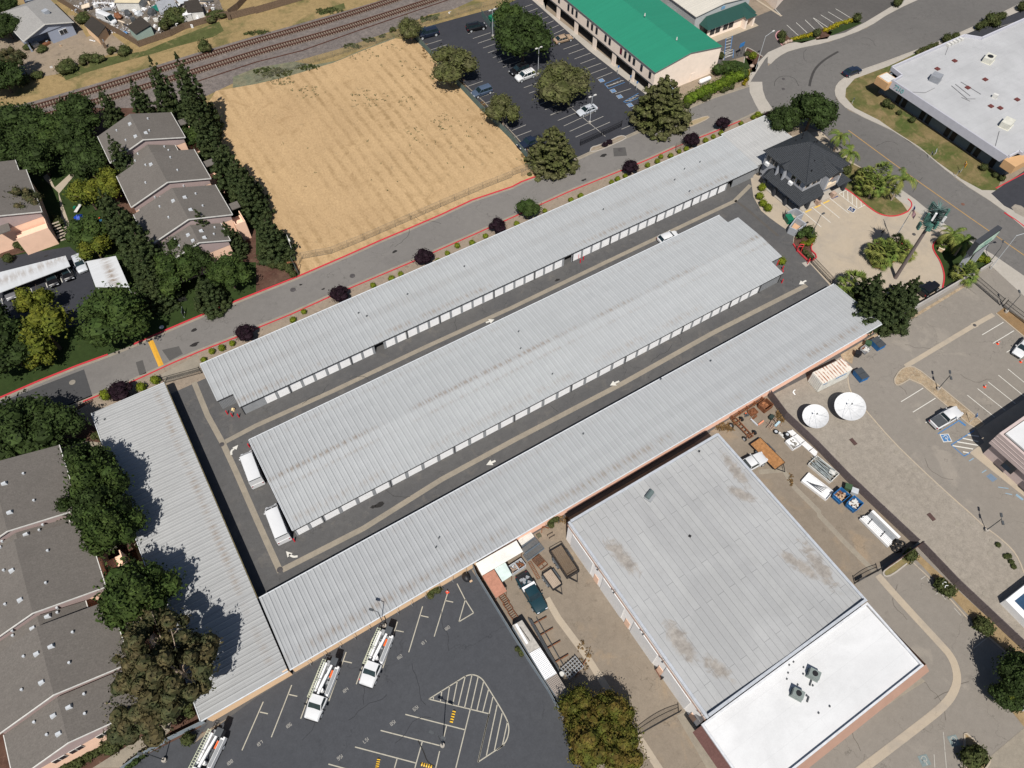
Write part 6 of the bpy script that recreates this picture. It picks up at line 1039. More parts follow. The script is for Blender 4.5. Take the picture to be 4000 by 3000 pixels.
for t_, x, y, d, lb in (('20', 1138, 683, 1.4, 'dark ball bush below the olive tree at the hedge end'), ('20', 1250, 638, 1.4, 'left ball bush of the middle pair under the long hedge'), ('20', 1276, 622, 1.4, 'right ball bush of the middle pair under the long hedge'), ('20', 1368, 583, 1.4, 'first of three ball bushes under the hedge end'), ('20', 1395, 572, 1.2, 'second of three ball bushes under the hedge end'), ('20', 1422, 562, 1.3, 'third of three ball bushes under the hedge end'),
  ('32', 930, 280, 1.9, 'dark round bush at the corner of the dry bed by the iron fence'), ('32', 1125, 470, 1.9, 'dark bush with two white crescents, upper of a joined pair'), ('32', 1165, 505, 2.0, 'dark bush of the joined pair, lower one beside the brown fence'), ('32', 1385, 725, 2.2, 'upper half of the long dark bush in the dry bed'), ('32', 1410, 752, 2.0, 'lower half of the long dark bush in the dry bed'), ('32', 1325, 1600, 2.6, 'large round bush on the triangular island'), ('32', 1365, 1565, 2.2, 'smaller round bush on the triangular island'), ('32', 1625, 970, 2, 'round bush at the end of the brown fence'),
  ('30', 768, 668, 1.8, 'round brown-green bush beside the numbered building, larger of a pair'), ('30', 800, 690, 1.2, 'round bush beside the numbered building, smaller of a pair'), ('30', 1160, 250, 2.2, 'dark bush at the top corner of the numbered building'), ('30', 1218, 235, 1.8, 'dark bush right of its twin above the numbered building'), ('30', 1370, 170, 1.8, 'first round bush in the row by the upper right lot'), ('30', 1402, 155, 1.8, 'second round bush in the row by the upper right lot'), ('30', 1450, 125, 3, 'widest bush in the row by the upper right lot'), ('30', 1492, 108, 2, 'fourth round bush in the row by the upper right lot'), ('30', 1522, 100, 1.8, 'last round bush in the row by the upper right lot'), ('30', 1480, 150, 2, 'bush below the row by the upper right lot'), ('30', 1548, 192, 1.8, 'lone round bush in the dark upper right lot'), ('30', 1650, 40, 2.4, 'round bush at the top right edge'), ('30', 1400, 1085, 1.5, 'shrub near the lower corner of the numbered building'), ('30', 1475, 1135, 1.1, 'small shrub by the lower corner of the numbered building'), ('30', 1520, 1155, 1.3, 'last shrub before the sidewalk by the numbered building'), ('30', 850, 730, 1.1, 'small shrub in the bed along the numbered building'), ('30', 935, 778, 1.3, 'green shrub beside the pale slab by the numbered building'),
  ('30', 505, 1100, 2, 'dark round bush against the office porch'), ('30', 600, 1115, 1.8, 'bush at the top of the office lawn'), ('11', 108, 52, 1.6, 'dark ball bush by the garden fence'), ('11', 165, 65, 1.6, 'ball bush in the mulch, middle'), ('11', 205, 58, 1.6, 'ball bush in the mulch beside the flagged stone'), ('11', 215, 85, 1.5, 'yellowish ball bush nearest the field fence'), ('11', 240, 115, 1.3, 'small dark ball bush near the red kerb'), ('11', 165, 38, 1.5, 'upper ball bush in the mulch'),
  ('02', 420, 1645, 1.8, 'shrub at the bottom edge below the apartment windows'), ('02', 505, 1615, 1.6, 'shrub below the lower apartment window'), ('02', 570, 1580, 1.5, 'shrub in the mulch beside the footpath'), ('02', 618, 1555, 1.2, 'light shrub in the mulch beside the footpath'), ('02', 668, 1527, 1.2, 'small shrub near the ball bush'), ('02', 722, 1520, 2.2, 'dark ball bush beside the footpath'), ('02', 790, 1452, 2.2, 'dark clipped bush under the eucalyptus'), ('02', 1215, 1470, 1.6, 'dark bush near the corner of the truck lot'), ('02', 470, 1650, 1.5, 'low bush between two shrubs at the bottom edge'),
  ('00', 360, 1410, 1.6, 'round bush at the foot of the outside staircase'), ('00', 375, 1445, 2, 'clipped bush beside the garden path corner'), ('00', 270, 1555, 1.8, 'round bush by the apartment entry'), ('00', 165, 1590, 2.2, 'yellow-green bush under the thin tree'), ('00', 110, 1585, 1.5, 'pale bush at the apartment wall'), ('01', 50, 15, 1.8, 'dark bush on the lawn above the long carport'),
  ('30', 95, 225, 2, 'dark bush in the pink-kerbed planter'), ('30', 90, 260, 1.5, 'small bush among the boulders in the pink-kerbed planter'), ('30', 320, 215, 2, 'dark bush between the golden hedges'), ('30', 575, 115, 2.2, 'bush at the end of the golden hedge'), ('30', 840, 15, 2.2, 'bush at the top edge beside the white sign'), ('20', 1525, 350, 1.4, 'bush in the corner planter by the blue sign'), ('20', 1355, 360, 1.6, 'bush by the kerb beside the striped ramp')): bush('dark', t_, x, y, d, lb)
bush('lime', '20', 1565, 360, 1.7, 'bright round bush beside the street sign'); bush('lime', '30', 90, 1690, 1.5, 'yellow bush in the planter by the office gate')
for i, (x, y) in enumerate(((415, 1095), (478, 1190), (500, 1185), (518, 1232), (538, 1272))): bush('dark', zR, x, y, .8, ('lone', 'first', 'second', 'third', 'last')[i]+' small weed clump from the top by the gravel kerb', None, .45)
def hedge(label, pts, w, h, m, name='hedge'):
    rng = np.random.default_rng(abs(int(pts[0][0]*10))+7); Lb = []
    for a, b in zip(pts[:-1], pts[1:]):
        d = math.dist(a, b); n = max(1, int(d/(w*.45)))
        for i in range(n+1): f = i/n; Lb.append((a[0]+(b[0]-a[0])*f+rng.uniform(-.15, .15), a[1]+(b[1]-a[1])*f+rng.uniform(-.15, .15), h*.5+rng.uniform(-.1, .1), w*.55, w*.55, h*.52))
    C, N = lobe_pts(Lb, 6, rng, .15); me = leaf_mesh(name, C, N, .26, m, rng, .6, core=Lb); o = bpy.data.objects.new(name, me); COL.objects.link(o); return tag(o, label, 'hedge')
hedge('long bright green hedge beside the end wall of the green-roofed building', GP(('20', [(1140, 640), (1250, 585), (1400, 520), (1470, 490)]), z=1.5), 3.0, 2.8, leaf_mat('hedge_green', (.07, .115, .01), (.1, .14, .012)))
hedge('taller dark shrubbery behind the bright hedge', GP(('20', [(1340, 450), (1420, 440), (1500, 480)]), z=1.5), 3.0, 3.0, LF['green'])
hedge('golden flowering hedge, left piece along the curved sidewalk', GP((Zc, [(1830, 560), (2110, 490)]), z=.5), 1.0, .9, leaf_mat('golden_hedge', (.28, .22, .01), (.2, .2, .015)))
hedge('golden flowering hedge, right piece along the curved sidewalk', GP(('30', [(370, 195), (450, 155), (540, 130)]), z=.5), 1.1, .9, leaf_mat('golden_hedge_b', (.28, .22, .01), (.2, .2, .015)))
hedge('golden strip of shrubs at the corner of the long hedge', GP(('20', [(1530, 465), (1525, 510), (1500, 540)]), z=.5), .9, .8, leaf_mat('golden_hedge_c', (.25, .2, .01)))
hedge('clipped dark green hedge block beside the trash enclosure', GP((zb, [(1250, 380), (1330, 330), (1380, 330), (1390, 380)]), z=1), 2.0, 1.8, LF['green'])
hedge('low yellowish hedge curving round the forecourt lamp', GP((zb, [(1290, 500), (1350, 510), (1400, 450), (1415, 400)]), z=.6), 1.2, 1.1, leaf_mat('yellowish_hedge', (.1, .11, .01)))
hedge('ragged planter shrubs inside the red-kerbed strip at the gate', GP((zb, [(1280, 560), (1330, 620), (1390, 680)]), z=.5), 1.0, .8, LF['sage'])
hedge('low dark hedge along the numbered building by the sidewalk', GP(('30', [(970, 335), (1090, 285)]), z=.5), 1.2, 1, LF['sage'])
hedge('clipped hedge along the footpath by the blue fence', GP(('02', [(830, 1640), (920, 1580)]), z=.6), 1.3, 1.2, LF['dark'])
# --- palms
def mk_fan(seed, m, n=34, L=1.5):
    rd = random.Random(seed); mb = MB()
    for i in range(n):
        a = i*2.399; el = R_(80-i*3.6); st = Vector((math.cos(a)*math.cos(el), math.sin(a)*math.cos(el), math.sin(el))); c = st*L*rd.uniform(.55, .75); s_ = st.cross(Vector((0, 0, 1))).normalized()
        mb.tube((0, 0, 0), c, .02, .015, 3, False)
        for k in range(9):
            t_ = (k-4)/4*1.15; d = (st*math.cos(t_)+s_*math.sin(t_)); d = d+Vector((0, 0, -.28*abs(math.cos(el)))); e = c+d*L*rd.uniform(.5, .62)+Vector((0, 0, -.12)); w_ = d.cross(Vector((0, 0, 1)))
            w_ = (w_.normalized() if w_.length > .01 else s_)*.065; mid_ = c+(e-c)*.55+Vector((0, 0, .04)); mb.add([c, mid_+w_, e, mid_-w_], [(0, 1, 2, 3)])
    me = bpy.data.meshes.new('fronds'); me.from_pydata(mb.v, [], mb.f); me.materials.append(m); return me
def mk_feather(seed, m, n=15, L=3.0):
    rd = random.Random(seed); mb = MB()
    for i in range(n):
        a = i*2.399+rd.uniform(-.2, .2); el = R_(rd.uniform(15, 75)); pts = []; p = Vector((0, 0, 0)); ll = L*rd.uniform(.8, 1.1)
        for k in range(9):
            pts.append(p.copy()); p = p+Vector((math.cos(a)*math.cos(el), math.sin(a)*math.cos(el), math.sin(el)))*ll/8; el -= R_(19)
        for k in range(8):
            a0, a1 = pts[k], pts[k+1]; d = (a1-a0).normalized(); s_ = d.cross(Vector((0, 0, 1))).normalized(); mb.tube(a0, a1, .03, .02, 3, False)
            for j in range(4):
                q0 = a0+(a1-a0)*(j/4)
                for sg in (-1, 1):
                    e = q0+s_*sg*.55*(1-abs(k-3)/8)+d*.28+Vector((0, 0, -.22)); w_ = d*.05; mb.add([q0-w_, q0+w_, e], [(0, 1, 2)])
    me = bpy.data.meshes.new('fronds'); me.from_pydata(mb.v, [], mb.f); me.materials.append(m); return me
FAN = mk_fan(1, LF['palm']); FEA = mk_feather(2, LF['palm'])
def palm(k, t, x, y, H, sc, label, name='fan_palm'):
    p = G(t, x, y, H+.3); o = thing(name, label, 'palm tree', (*p, 0), x % 6); mb = MB(); mb.tube((0, 0, 0), (0, 0, H*.7), .2, .15, 8); mb.tube((0, 0, H*.7), (0, 0, H), .16, .2, 8); mb.build('trunk', BARK_P if H > 3 else BARK, o)
    f = bpy.data.objects.new('fronds', FAN if k == 'fan' else FEA); COL.objects.link(f); f.parent = o; f.location = (0, 0, H); sc *= 1.3; f.scale = (sc, sc, sc); return o
for t_, x, y, H, s_, lb in (('31', 560, 165, 2.5, 1.25, 'pale fan palm at the corner of the storage roof'), (z32, 760, 560, 2.4, 1.0, 'left fan palm on the round island'), (z32, 880, 590, 3.2, 1.15, 'tallest fan palm on the round island'), (z32, 820, 690, 1.6, .9, 'front fan palm on the round island'), (z32, 1000, 480, 2.2, .9, 'fan palm behind the flagpole base'), (z32, 1080, 560, 2.6, .95, 'fan palm by the cell tower antennas'), (z32, 1140, 610, 1.8, .85, 'right-hand fan palm on the round island'), ((3600, 800, .2411), 730, 1080, 1.6, 1.1, 'fan palm between the pylon sign and the block wall'), ('30', 640, 1130, 3.2, .9, 'left fan palm in the office lawn clump'), ('30', 735, 1110, 4.0, 1.1, 'highest fan palm in the office lawn clump'), ('30', 700, 1190, 3.4, 1.0, 'front fan palm in the office lawn clump'), ('30', 780, 1190, 3.0, .9, 'fan palm in the clump beside the feathery palm'), ('30', 630, 1200, 1.6, .9, 'low fan palm at the lawn edge'), ((3600, 800, .2411), 440, 600, 1.2, .8, 'yellowing palm by the stone block on the sign lawn')): palm('fan', t_, x, y, H, s_, lb)
for t_, x, y, H, s_, lb in (('30', 470, 880, 3.6, .85, 'feathery palm behind the office, upper one'), ('30', 535, 985, 3.4, .85, 'feathery palm behind the office, lower one'), ('30', 875, 1160, 5, 1.0, 'tall feathery palm on the office lawn'), ((3600, 800, .2411), 520, 480, 3, .95, 'drooping palm at the forecourt corner of the sign'), ((3600, 800, .2411), 690, 600, 3.2, .9, 'drooping palm touching the pylon sign')): palm('fea', t_, x, y, H, s_, lb, 'feather_palm')
# --- stuff: weeds in the field, dry tufts
def tufts(name, label, cat, regions, n, s, m, seed):
    rng = np.random.default_rng(seed); C = []
    for (t_, x, y, rx, ry, k) in regions:
        for _ in range(k):
            a = rng.uniform(0, 6.28); q = rng.random()**.5; p = G(t_, x+rx*q*math.cos(a), y+ry*q*math.sin(a)); g_ = rng.integers(4, 9)
            for _ in range(g_): C.append((p[0]+rng.normal(0, .16), p[1]+rng.normal(0, .16), rng.uniform(.05, .25)))
    C = np.array(C); N = np.tile([0, 0, 1.0], (len(C), 1)); me = leaf_mesh(name, C, N, s, m, rng, .8); o = bpy.data.objects.new(name, me); COL.objects.link(o); return tag(o, label, cat, None, 'stuff')
tufts('field_weeds', 'scattered small green weeds growing in the dry field', 'weeds', [('10', 690, 350, 130, 50, 20), ('10', 900, 300, 100, 40, 10), ('10', 170, 530, 80, 25, 35), ('10', 340, 600, 120, 40, 30), ('10', 740, 640, 130, 60, 34), ('10', 980, 670, 60, 50, 12), ('10', 940, 420, 160, 80, 10), ('10', 1210, 790, 60, 60, 18), ('10', 1340, 900, 250, 200, 30), ('10', 600, 1000, 500, 300, 12), ('10', 1020, 880, 80, 60, 14), ('20', 90, 1050, 60, 60, 12)], 0, .2, leaf_mat('field_weed_leaves', (.12, .125, .06)), 3)
tufts('verge_weeds', 'grey-green weeds along the rail fence and field edge', 'weeds', [('10', 110, 470, 130, 30, 110), ('10', 330, 440, 80, 20, 40), ('10', 620, 300, 60, 15, 40), ('10', 730, 262, 50, 15, 40), ('10', 820, 235, 25, 12, 15), ('10', 470, 75, 90, 22, 60), ('10', 30, 210, 60, 12, 30), ('10', 1120, 120, 60, 15, 50), ('00', 1620, 220, 40, 12, 25)], 0, .4, LF['sage'], 4)
tufts('fence_weeds', 'dry brown weeds along the field fence and yard walls', 'weeds', [('10', 1100, 330, 20, 50, 20), ('10', 1470, 700, 25, 50, 25), ('10', 1340, 545, 20, 40, 12), ('20', 100, 1010, 40, 40, 20), ((2800, 1500), 820, 420, 60, 90, 60), ((2800, 1500), 100, 570, 110, 40, 40), ((2800, 1500), 960, 1250, 30, 60, 10), ('22', 470, 900, 40, 120, 16), ('22', 300, 45, 60, 25, 20), ('21', 1400, 1100, 60, 30, 20), ('12', 1000, 640, 350, 20, 0)], 0, .3, LF['dry'], 5)
# ================================================================ RAILWAY, FENCES, POLES
RBAL = gm('rusty_ballast', (.085, .055, .042), (.11, .075, .058), fine=.3, fs=6)
def rail_track(label, pts, near):
    t = thing('railway_track', label, 'railway track', (pts[len(pts)//2][0], pts[len(pts)//2][1], 0)); seg = []; D = .62; S = MB(); carry = 0; cnt = []
    for a, b in zip(pts[:-1], pts[1:]):
        L = math.dist(a, b); ux, uy = (b[0]-a[0])/L, (b[1]-a[1])/L; s_ = carry
        while s_ < L: cnt.append((a[0]+ux*s_, a[1]+uy*s_, math.atan2(uy, ux))); s_ += D
        carry = s_-L
    cnt.sort(key=lambda c: (c[0]-near[0])**2+(c[1]-near[1])**2)
    m0 = bpy.data.meshes.new('sleeper'); q = MB().box(0, 0, .02, .26, 2.5, .16); m0.from_pydata(q.v, [], q.f); m0.materials.append(SLP); m0.update()
    for x, y, a in cnt[:100]: o = bpy.data.objects.new('sleeper', m0); COL.objects.link(o); o.parent = t; o.location = (x-t.location.x, y-t.location.y, 0); o.rotation_euler = (0, 0, a)
    for x, y, a in cnt[100:]: S.box(x, y, .02, .26, 2.5, .16, a)
    tag(S.build('sleeper', SLP, t, True), kind='stuff')
    band('rusty_ballast', pts, 2.1, RBAL, 5)
    for sg in (-.75, .75): m = MB(); a_, b_ = ribbon(pts, 1.5); l = a_ if sg < 0 else b_; [m.bar((*p, .27), (*q_, .27), .2, .17) for p, q_ in zip(l[:-1], l[1:])]; m.build('rail', RAILM, t, True)
SLP = pm('sleeper_wood', (.17, .13, .1), .95, var=.35, sc=3); RAILM = pm('rusty_rail', (.075, .032, .022), .6, var=.25)
rail_track('far railway track with rusty rails crossing the ballast', smooth_line(GP(('00', [(-500, 885), (0, 762), (300, 680), (600, 590), (935, 488), (1250, 390), (1659, 268)]), ('10', [(230, 205), (560, 110), (900, 0), (1300, -130)]))), G('00', 900, 500))
rail_track('near railway track with rusty rails on the ballast', smooth_line(GP(('00', [(-500, 965), (0, 845), (300, 755), (600, 670), (1000, 548), (1300, 455), (1659, 345)]), ('10', [(300, 262), (560, 190), (850, 98), (1130, 8), (1500, -110)]))), G('10', 200, 290))
t = thing('rail_siding', 'single disused rail lying in the dark ballast beside the tracks', 'rail', G('10', 600, 250)); l = GP(('00', [(1250, 540), (1659, 405)]), ('10', [(300, 330), (650, 205), (1000, 85), (1250, 0)])); m = MB(); [m.bar((*p, .1), (*q, .1), .14, .18) for p, q in zip(l[:-1], l[1:])]; m.build('rail', RAILM, t, True)
def chain_mat(name, c, fill):
    b = NB(name, .6); tr = b.n('ShaderNodeBsdfTransparent'); mx = b.n('ShaderNodeMixShader'); x, y, z = b.xyz()
    w = b.math('MAXIMUM', b.math('SINE', b.math('MULTIPLY', b.math('ADD', b.math('ADD', x, y), z), 60)), b.math('SINE', b.math('MULTIPLY', b.math('SUBTRACT', b.math('ADD', x, y), z), 60)))
    f = b.math('GREATER_THAN', w, 1-2*fill); b.out(c); o = b.t.nodes['Material Output']; b.l(f, mx.inputs[0]); b.l(tr.outputs[0], mx.inputs[1]); b.l(b.b.outputs[0], mx.inputs[2]); b.l(mx.outputs[0], o.inputs[0]); return b.m
CHAIN = chain_mat('chain_link', (.16, .15, .13), .03); SLAT_G = pm('green_fence_slats', (.085, .13, .125), .8, var=.3, sc=4); SLAT_B = pm('blue_grey_fence_slats', (.20, .235, .265), .8, var=.2, sc=3)
FPOST = pm('dull_fence_pipe', (.15, .135, .11), .7)
def fence(name, label, pts, h, step, m, solid=False, pm_=FPOST, pr=.024, rails=1, cat='fence', th=.03):
    t = thing(name, label, cat, (*pts[0], 0)); P = MB(); R1 = MB(); posts = []
    for a, b in zip(pts[:-1], pts[1:]):
        L = math.dist(a, b); n = max(1, round(L/step)); posts += [(a[0]+(b[0]-a[0])*i/n, a[1]+(b[1]-a[1])*i/n) for i in range(n)]
        if solid: P.bar((*a, h*.5+.02), (*b, h*.5+.02), th, h*.94)
        else: P.add([(*a, .04), (*b, .04), (*b, h-.03), (*a, h-.03)], [(0, 1, 2, 3)])
        for r_ in range(rails): z = h-(h-.15)*r_/max(1, rails-1) if rails > 1 else h; R1.tube((*a, z), (*b, z), pr*.7, n=4)
    posts.append(pts[-1]); P.build('panel' if solid else 'mesh', m, t, True); R1.build('rail', pm_, t, True)
    for p in posts[:100]: MB().tube((*p, 0), (*p, h+.08), pr, n=5).build('post', pm_, t, True)
    return t
fence('chain_link_fence', 'low chain-link fence between the dry field and the red kerb', GP(('20', [(175, 1075), (0, 1140)]), ('10', [(1659, 1150), (1470, 1225), (1100, 1385), (700, 1560), (490, 1645)]), ('11', [(300, 20), (275, 65)])), 1.7, 3.0, CHAIN, rails=2)
fence('chain_link_fence', 'chain-link fence between the rails and the dry field', GP(('10', [(0, 535), (215, 460), (500, 370), (780, 285), (925, 240), (1070, 170), (1390, 75), (1640, 10)])), 1.5, 3.2, CHAIN)
fence('slatted_fence', 'green-slatted fence along the dry field and the parking bays', GP(('10', [(1035, 255), (1140, 370), (1290, 535), (1450, 705), (1659, 912)]), ('20', [(100, 1035)])), 1.6, 2.6, SLAT_G, True)
fence('chain_link_fence', 'short chain-link corner at the lower tip of the dry field', GP(('20', [(100, 1035), (172, 1110), (60, 1145)])), 1.7, 1.6, CHAIN)
fence('garden_fence', 'dark fence between the apartment lawn and the dry field corner', fieldL[-4:], 1.5, 2.4, SLAT_G, True)
fence('blue_grey_fence', 'blue-grey slatted fence between the dark lot and the scrap yard', GP(('12', [(1400, 345), (1430, 425), (1659, 800)]), ('22', [(100, 960), (230, 1160), (330, 1340)])), 1.9, 2.5, SLAT_B, True, th=.06)
fence('wooden_fence', 'long purplish-brown board fence between the gravel lot and the scrap yard', GP(('31', [(0, 915), (100, 1050), (300, 1240), (500, 1450), (720, 1659)]), ('32', [(945, 212)])), 1.9, 2.4, WOOD_G, True, WOOD_G, .06, th=.08)
fence('wooden_fence', 'purplish-brown board fence between the gravel lot and the dry bed', GP(('32', [(965, 222), (1200, 470), (1659, 905), (1900, 1130)])), 1.9, 2.4, WOOD_G, True, WOOD_G, .06, th=.08)
fence('wooden_fence', 'weathered board fence beside the tan garden shed', GP(('00', [(375, 8), (560, 120), (790, 235), (905, 305)])), 1.8, 2.4, WOOD, True, WOOD, .05, th=.06)
fence('wooden_fence', 'old board fence closing the junk yard on the rail side', GP(('00', [(905, 305), (1110, 235), (1200, 190), (1480, 110), (1500, 130)])), 1.5, 2.2, WOOD, True, WOOD, .05, th=.06)
fence('wooden_fence', 'dark board fence running off the top edge right of the junk yard', GP(('00', [(1480, 130), (1659, 85)]), ('10', [(0, 90), (290, 5), (500, -60)])), 1.7, 2.4, WOOD, True, WOOD, .05, th=.06)
fence('wooden_fence', 'short bent fence between two dry plots at the top', GP(('00', [(1485, 105), (1545, 60), (1600, 0), (1640, -50)])), 1.6, 2.4, WOOD, True, WOOD, .05, th=.06)
fence('wooden_fence', 'short dark fence below the shrubs at the left edge', GP(('00', [(-60, 590), (0, 575), (70, 545)])), 1.5, 2.2, WOOD, True, WOOD, .05, th=.06)
fence('iron_fence', 'black iron fence with a low kerb between the yard and the dry bed', GP(('32', [(970, 225), (740, 385)])), 2.0, 2.0, pm('rust_red_rail', (.12, .04, .025), .7), True, BLACK, .05, th=.05)
fence('chain_link_fence', 'small chain-link enclosure beside the purple tree by the road', GP(('20', [(1060, 960), (1060, 985), (1125, 960), (1125, 935), (1060, 960)])), 1.3, 1.2, CHAIN, rails=2)
fence('hand_fence', 'low dark fence at the end of the garden walk', GP(('01', [(1045, 330), (1215, 290)])), 1.1, 1.6, chain_mat('bars_low', (.03, .03, .03), .3), False, BLACK)
fence('footpath_fence', 'galvanised fence between the footpath and the truck lot', GP(('02', [(800, 1675), (900, 1600), (1100, 1480), (1335, 1365)])), 1.5, 2.5, SLAT_B, True, th=.05)
fence('block_wall', 'grey block wall between the forecourt and the worn lot', GP(('31', [(742, 448), (950, 350), (1200, 205), (1325, 125)])), 1.6, 60, BLOCK, True, BLOCK, .1, 1, 'wall', .2)
fence('block_wall', 'short grey block wall under the pylon sign planting', GP(('31', [(1360, 110), (1450, 55)])), 1.1, 60, BLOCK, True, BLOCK, .1, 1, 'wall', .2)
def gate(label, a, b, h, n, top=0, name='iron_gate', m=BLACK, lvl=3):
    t = thing(name, label, 'gate', (*a, 0)); B = MB(); F = MB(); L = math.dist(a, b); n = n or int(L/.16)
    hh = lambda f: h+top*math.sin(math.pi*f)
    for i in range(n+1): f = i/n; x, y = a[0]+(b[0]-a[0])*f, a[1]+(b[1]-a[1])*f; B.bar((x, y, .1), (x+.001, y, hh(f)), .04, .04) if False else B.tube((x, y, .08), (x, y, hh(f)), .018, n=4, cap=False)
    for k in range(14):
        f0, f1 = k/14, (k+1)/14
        for z0, z1 in ((hh(f0)-.05, hh(f1)-.05), (.15, .15), (hh(f0)*.6, hh(f1)*.6))[:lvl]: F.tube((a[0]+(b[0]-a[0])*f0, a[1]+(b[1]-a[1])*f0, z0), (a[0]+(b[0]-a[0])*f1, a[1]+(b[1]-a[1])*f1, z1), .04, n=4)
    B.build('bars', m, t, True); F.build('frame', m, t, True)
    for p in (a, b): MB().tube((*p, 0), (*p, h+.15), .07, n=6).build('post', m, t, True)
    return t
gate('black sliding gate at the upper parking lot entrance, left leaf', G('20', 442, 945), G('20', 580, 882), 1.5, 0); gate('black sliding gate at the upper parking lot entrance, right leaf', G('20', 590, 878), G('20', 708, 822), 1.5, 0)
gate('dark iron gate at the driveway between two storage buildings', G('01', 1070, 825), G('01', 1310, 760), 1.7, 0)
gate('long dark gate between the forecourt and the storage drive', G(zb, 1385, 755), G(zb, 1650, 1035), 1.7, 0)
gate('long black rolling gate across the lot entrance by the block wall', G('31', 1320, 165), G('31', 1500, 320), 1.8, 0); gate('black fence panel right of the rolling gate', G('31', 1520, 330), G('31', 1700, 470), 1.8, 0)
gate('curved-top black gate across the lower yard entrance', G('22', 810, 1450), G('22', 1080, 1300), 1.6, 0, .5)
t = gate('curved-top black gate with a plaque beside the white building', G('32', 560, 465), G('32', 710, 385), 1.6, 0, .35); a, b = G('32', 585, 450, .9), G('32', 630, 425, .9); MB().bar((*a, .95), (*b, .95), .08, .7).build('plaque', pm('dark_plaque', (.05, .05, .055), .5), t, True)
def lamp(t_, x, y, h, label, heads, m=GALV, base=True, name='street_lamp', L=1.0, r=.07):
    p = G(t_, x, y); t = thing(name, label, 'street lamp', (*p, 0)); MB().tube((0, 0, 0), (0, 0, h), r, r*.7, 8).build('pole', m, t)
    if base: MB().tube((0, 0, 0), (0, 0, .5), .28, n=12).build('concrete_base', CONC, t)
    for a, l in heads:
        e = (math.cos(a)*l, math.sin(a)*l, h+l*.12); MB().tube((0, 0, h-.1), e, .04, n=5).build('arm', m, t); MB().box(e[0]+math.cos(a)*.25, e[1]+math.sin(a)*.25, e[2]-.06, .6, .3, .14, a).build('lamp_head', m if m is not GALV else OFFW, t)
    return t
lamp('12', 1210, 1515, 7.8, 'twin-headed dark lamp post in the middle of the truck lot', [(2.2, .5), (5.3, .5)], DGREY); lamp('12', 835, 742, 6.5, 'grey lamp post leaning over the storage roof behind the bucket trucks', [(2.3, .6)], DGREY)
lamp('20', 503, 800, 6.6, 'twin-headed parking lamp beside the silver sedan', [(0, .4), (3.14, .4)]); lamp('20', 168, 487, 6.6, 'twin-headed parking lamp beside the white SUV', [(0, .4), (3.14, .4)]); lamp('10', 1535, 240, 6.6, 'twin-headed parking lamp beside the fenced dumpster', [(0, .4), (3.14, .4)])
lamp('31', 1100, 865, 4.1, 'slim twin-armed lamp on the rock median', [(.8, .35), (4, .35)], DGREY, L=.4); lamp('32', 1410, 122, 4.2, 'slim twin-armed lamp on the gravel kerb', [(.8, .35), (4, .35)], DGREY)
lamp('31', 1440, 85, 8.5, 'tall street lamp leaving the frame beside the pylon sign', [(-.3, 3.0)], GALV, False); lamp((3600, 800, .2411), 1113, 915, 3.6, 'short bent lamp between the pylon sign and the street', [(.5, 1.3)], DGREY, False)
lamp(Zc, 1297, 995, 8, 'curved street lamp with a green street sign at the junction', [(.1, 2.2)], GALV, False); lamp(zo, 870, 1610, 6.2, 'forecourt lamp standing in the curved hedge', [(0, .3)], DGREY, False)
lamp('10', 245, 1655, 5.2, 'white street lamp at the lower left corner of the dry field', [(4.6, 1.4)], OFFW, False); lamp('02', 1070, 1610, 5.5, 'lamp by the footpath fence at the corner of the truck lot', [(2.6, .5)], DGREY); lamp('11', 280, 100, 2.6, 'bare bent pipe post at the field corner', [(2.9, 1.0)], RUST, False, 'bent_post')
lamp('31', 1540, 365, 4.5, 'lamp at the rolling gate keypad', [(.9, .6)], DGREY)
# --- signs
def post_sign(t_, x, y, h, w, hh, m, label, rz=0, name='sign', cat='sign', tx=None, pmt=GALV, nb=1, tm=None, ts=.3):
    p = G(t_, x, y); t = thing(name, label, cat, (*p, 0), rz); off = [0] if nb == 1 else [-w*.4, w*.4]
    for o_ in off: MB().tube((o_, 0, 0), (o_, 0, h), .04, n=5).build('post', pmt, t)
    MB().box(0, -.04, h-hh, w, .05, hh).build('panel', m, t)
    if tx: o = text(tx, (0, 0, 0), ts, tm or WHITE, None, (math.pi/2, 0, 0), 'lettering'); o.parent = t; o.location = (0, -.075, h-hh/2)
    return t
BLS = pm('blue_sign', (.03, .16, .4), .5); YLS = pm('yellow_sign', (.8, .36, .02), .5)
post_sign('20', 683, 482, 2.2, .35, .5, BLS, 'access parking sign post, leftmost under the green-roofed building'); post_sign('20', 762, 545, 2.2, .35, .5, BLS, 'access parking sign post in the middle under the green-roofed building'); post_sign('20', 803, 585, 2.2, .35, .5, BLS, 'access parking sign post near the last bay of the green-roofed building')
post_sign('31', 1305, 1078, 2.4, .5, .6, BLS, 'blue access sign on the rock median', .8); post_sign('30', 1245, 1118, 2.5, .9, .9, YLS, 'yellow turn warning sign on the lawn by the numbered building', .9); post_sign('30', 1212, 1150, 1.8, .5, .5, BLACK, 'dark post beside the yellow warning sign', .9, 'post_box'); post_sign('30', 1040, 1030, 1.8, .6, .5, DGREY, 'dark mailbox post at the sidewalk lawn', .9, 'post_box'); post_sign('30', 1072, 1008, 1.4, 1.0, .7, WHITE, 'white notice board on the lawn by the numbered building', .6)
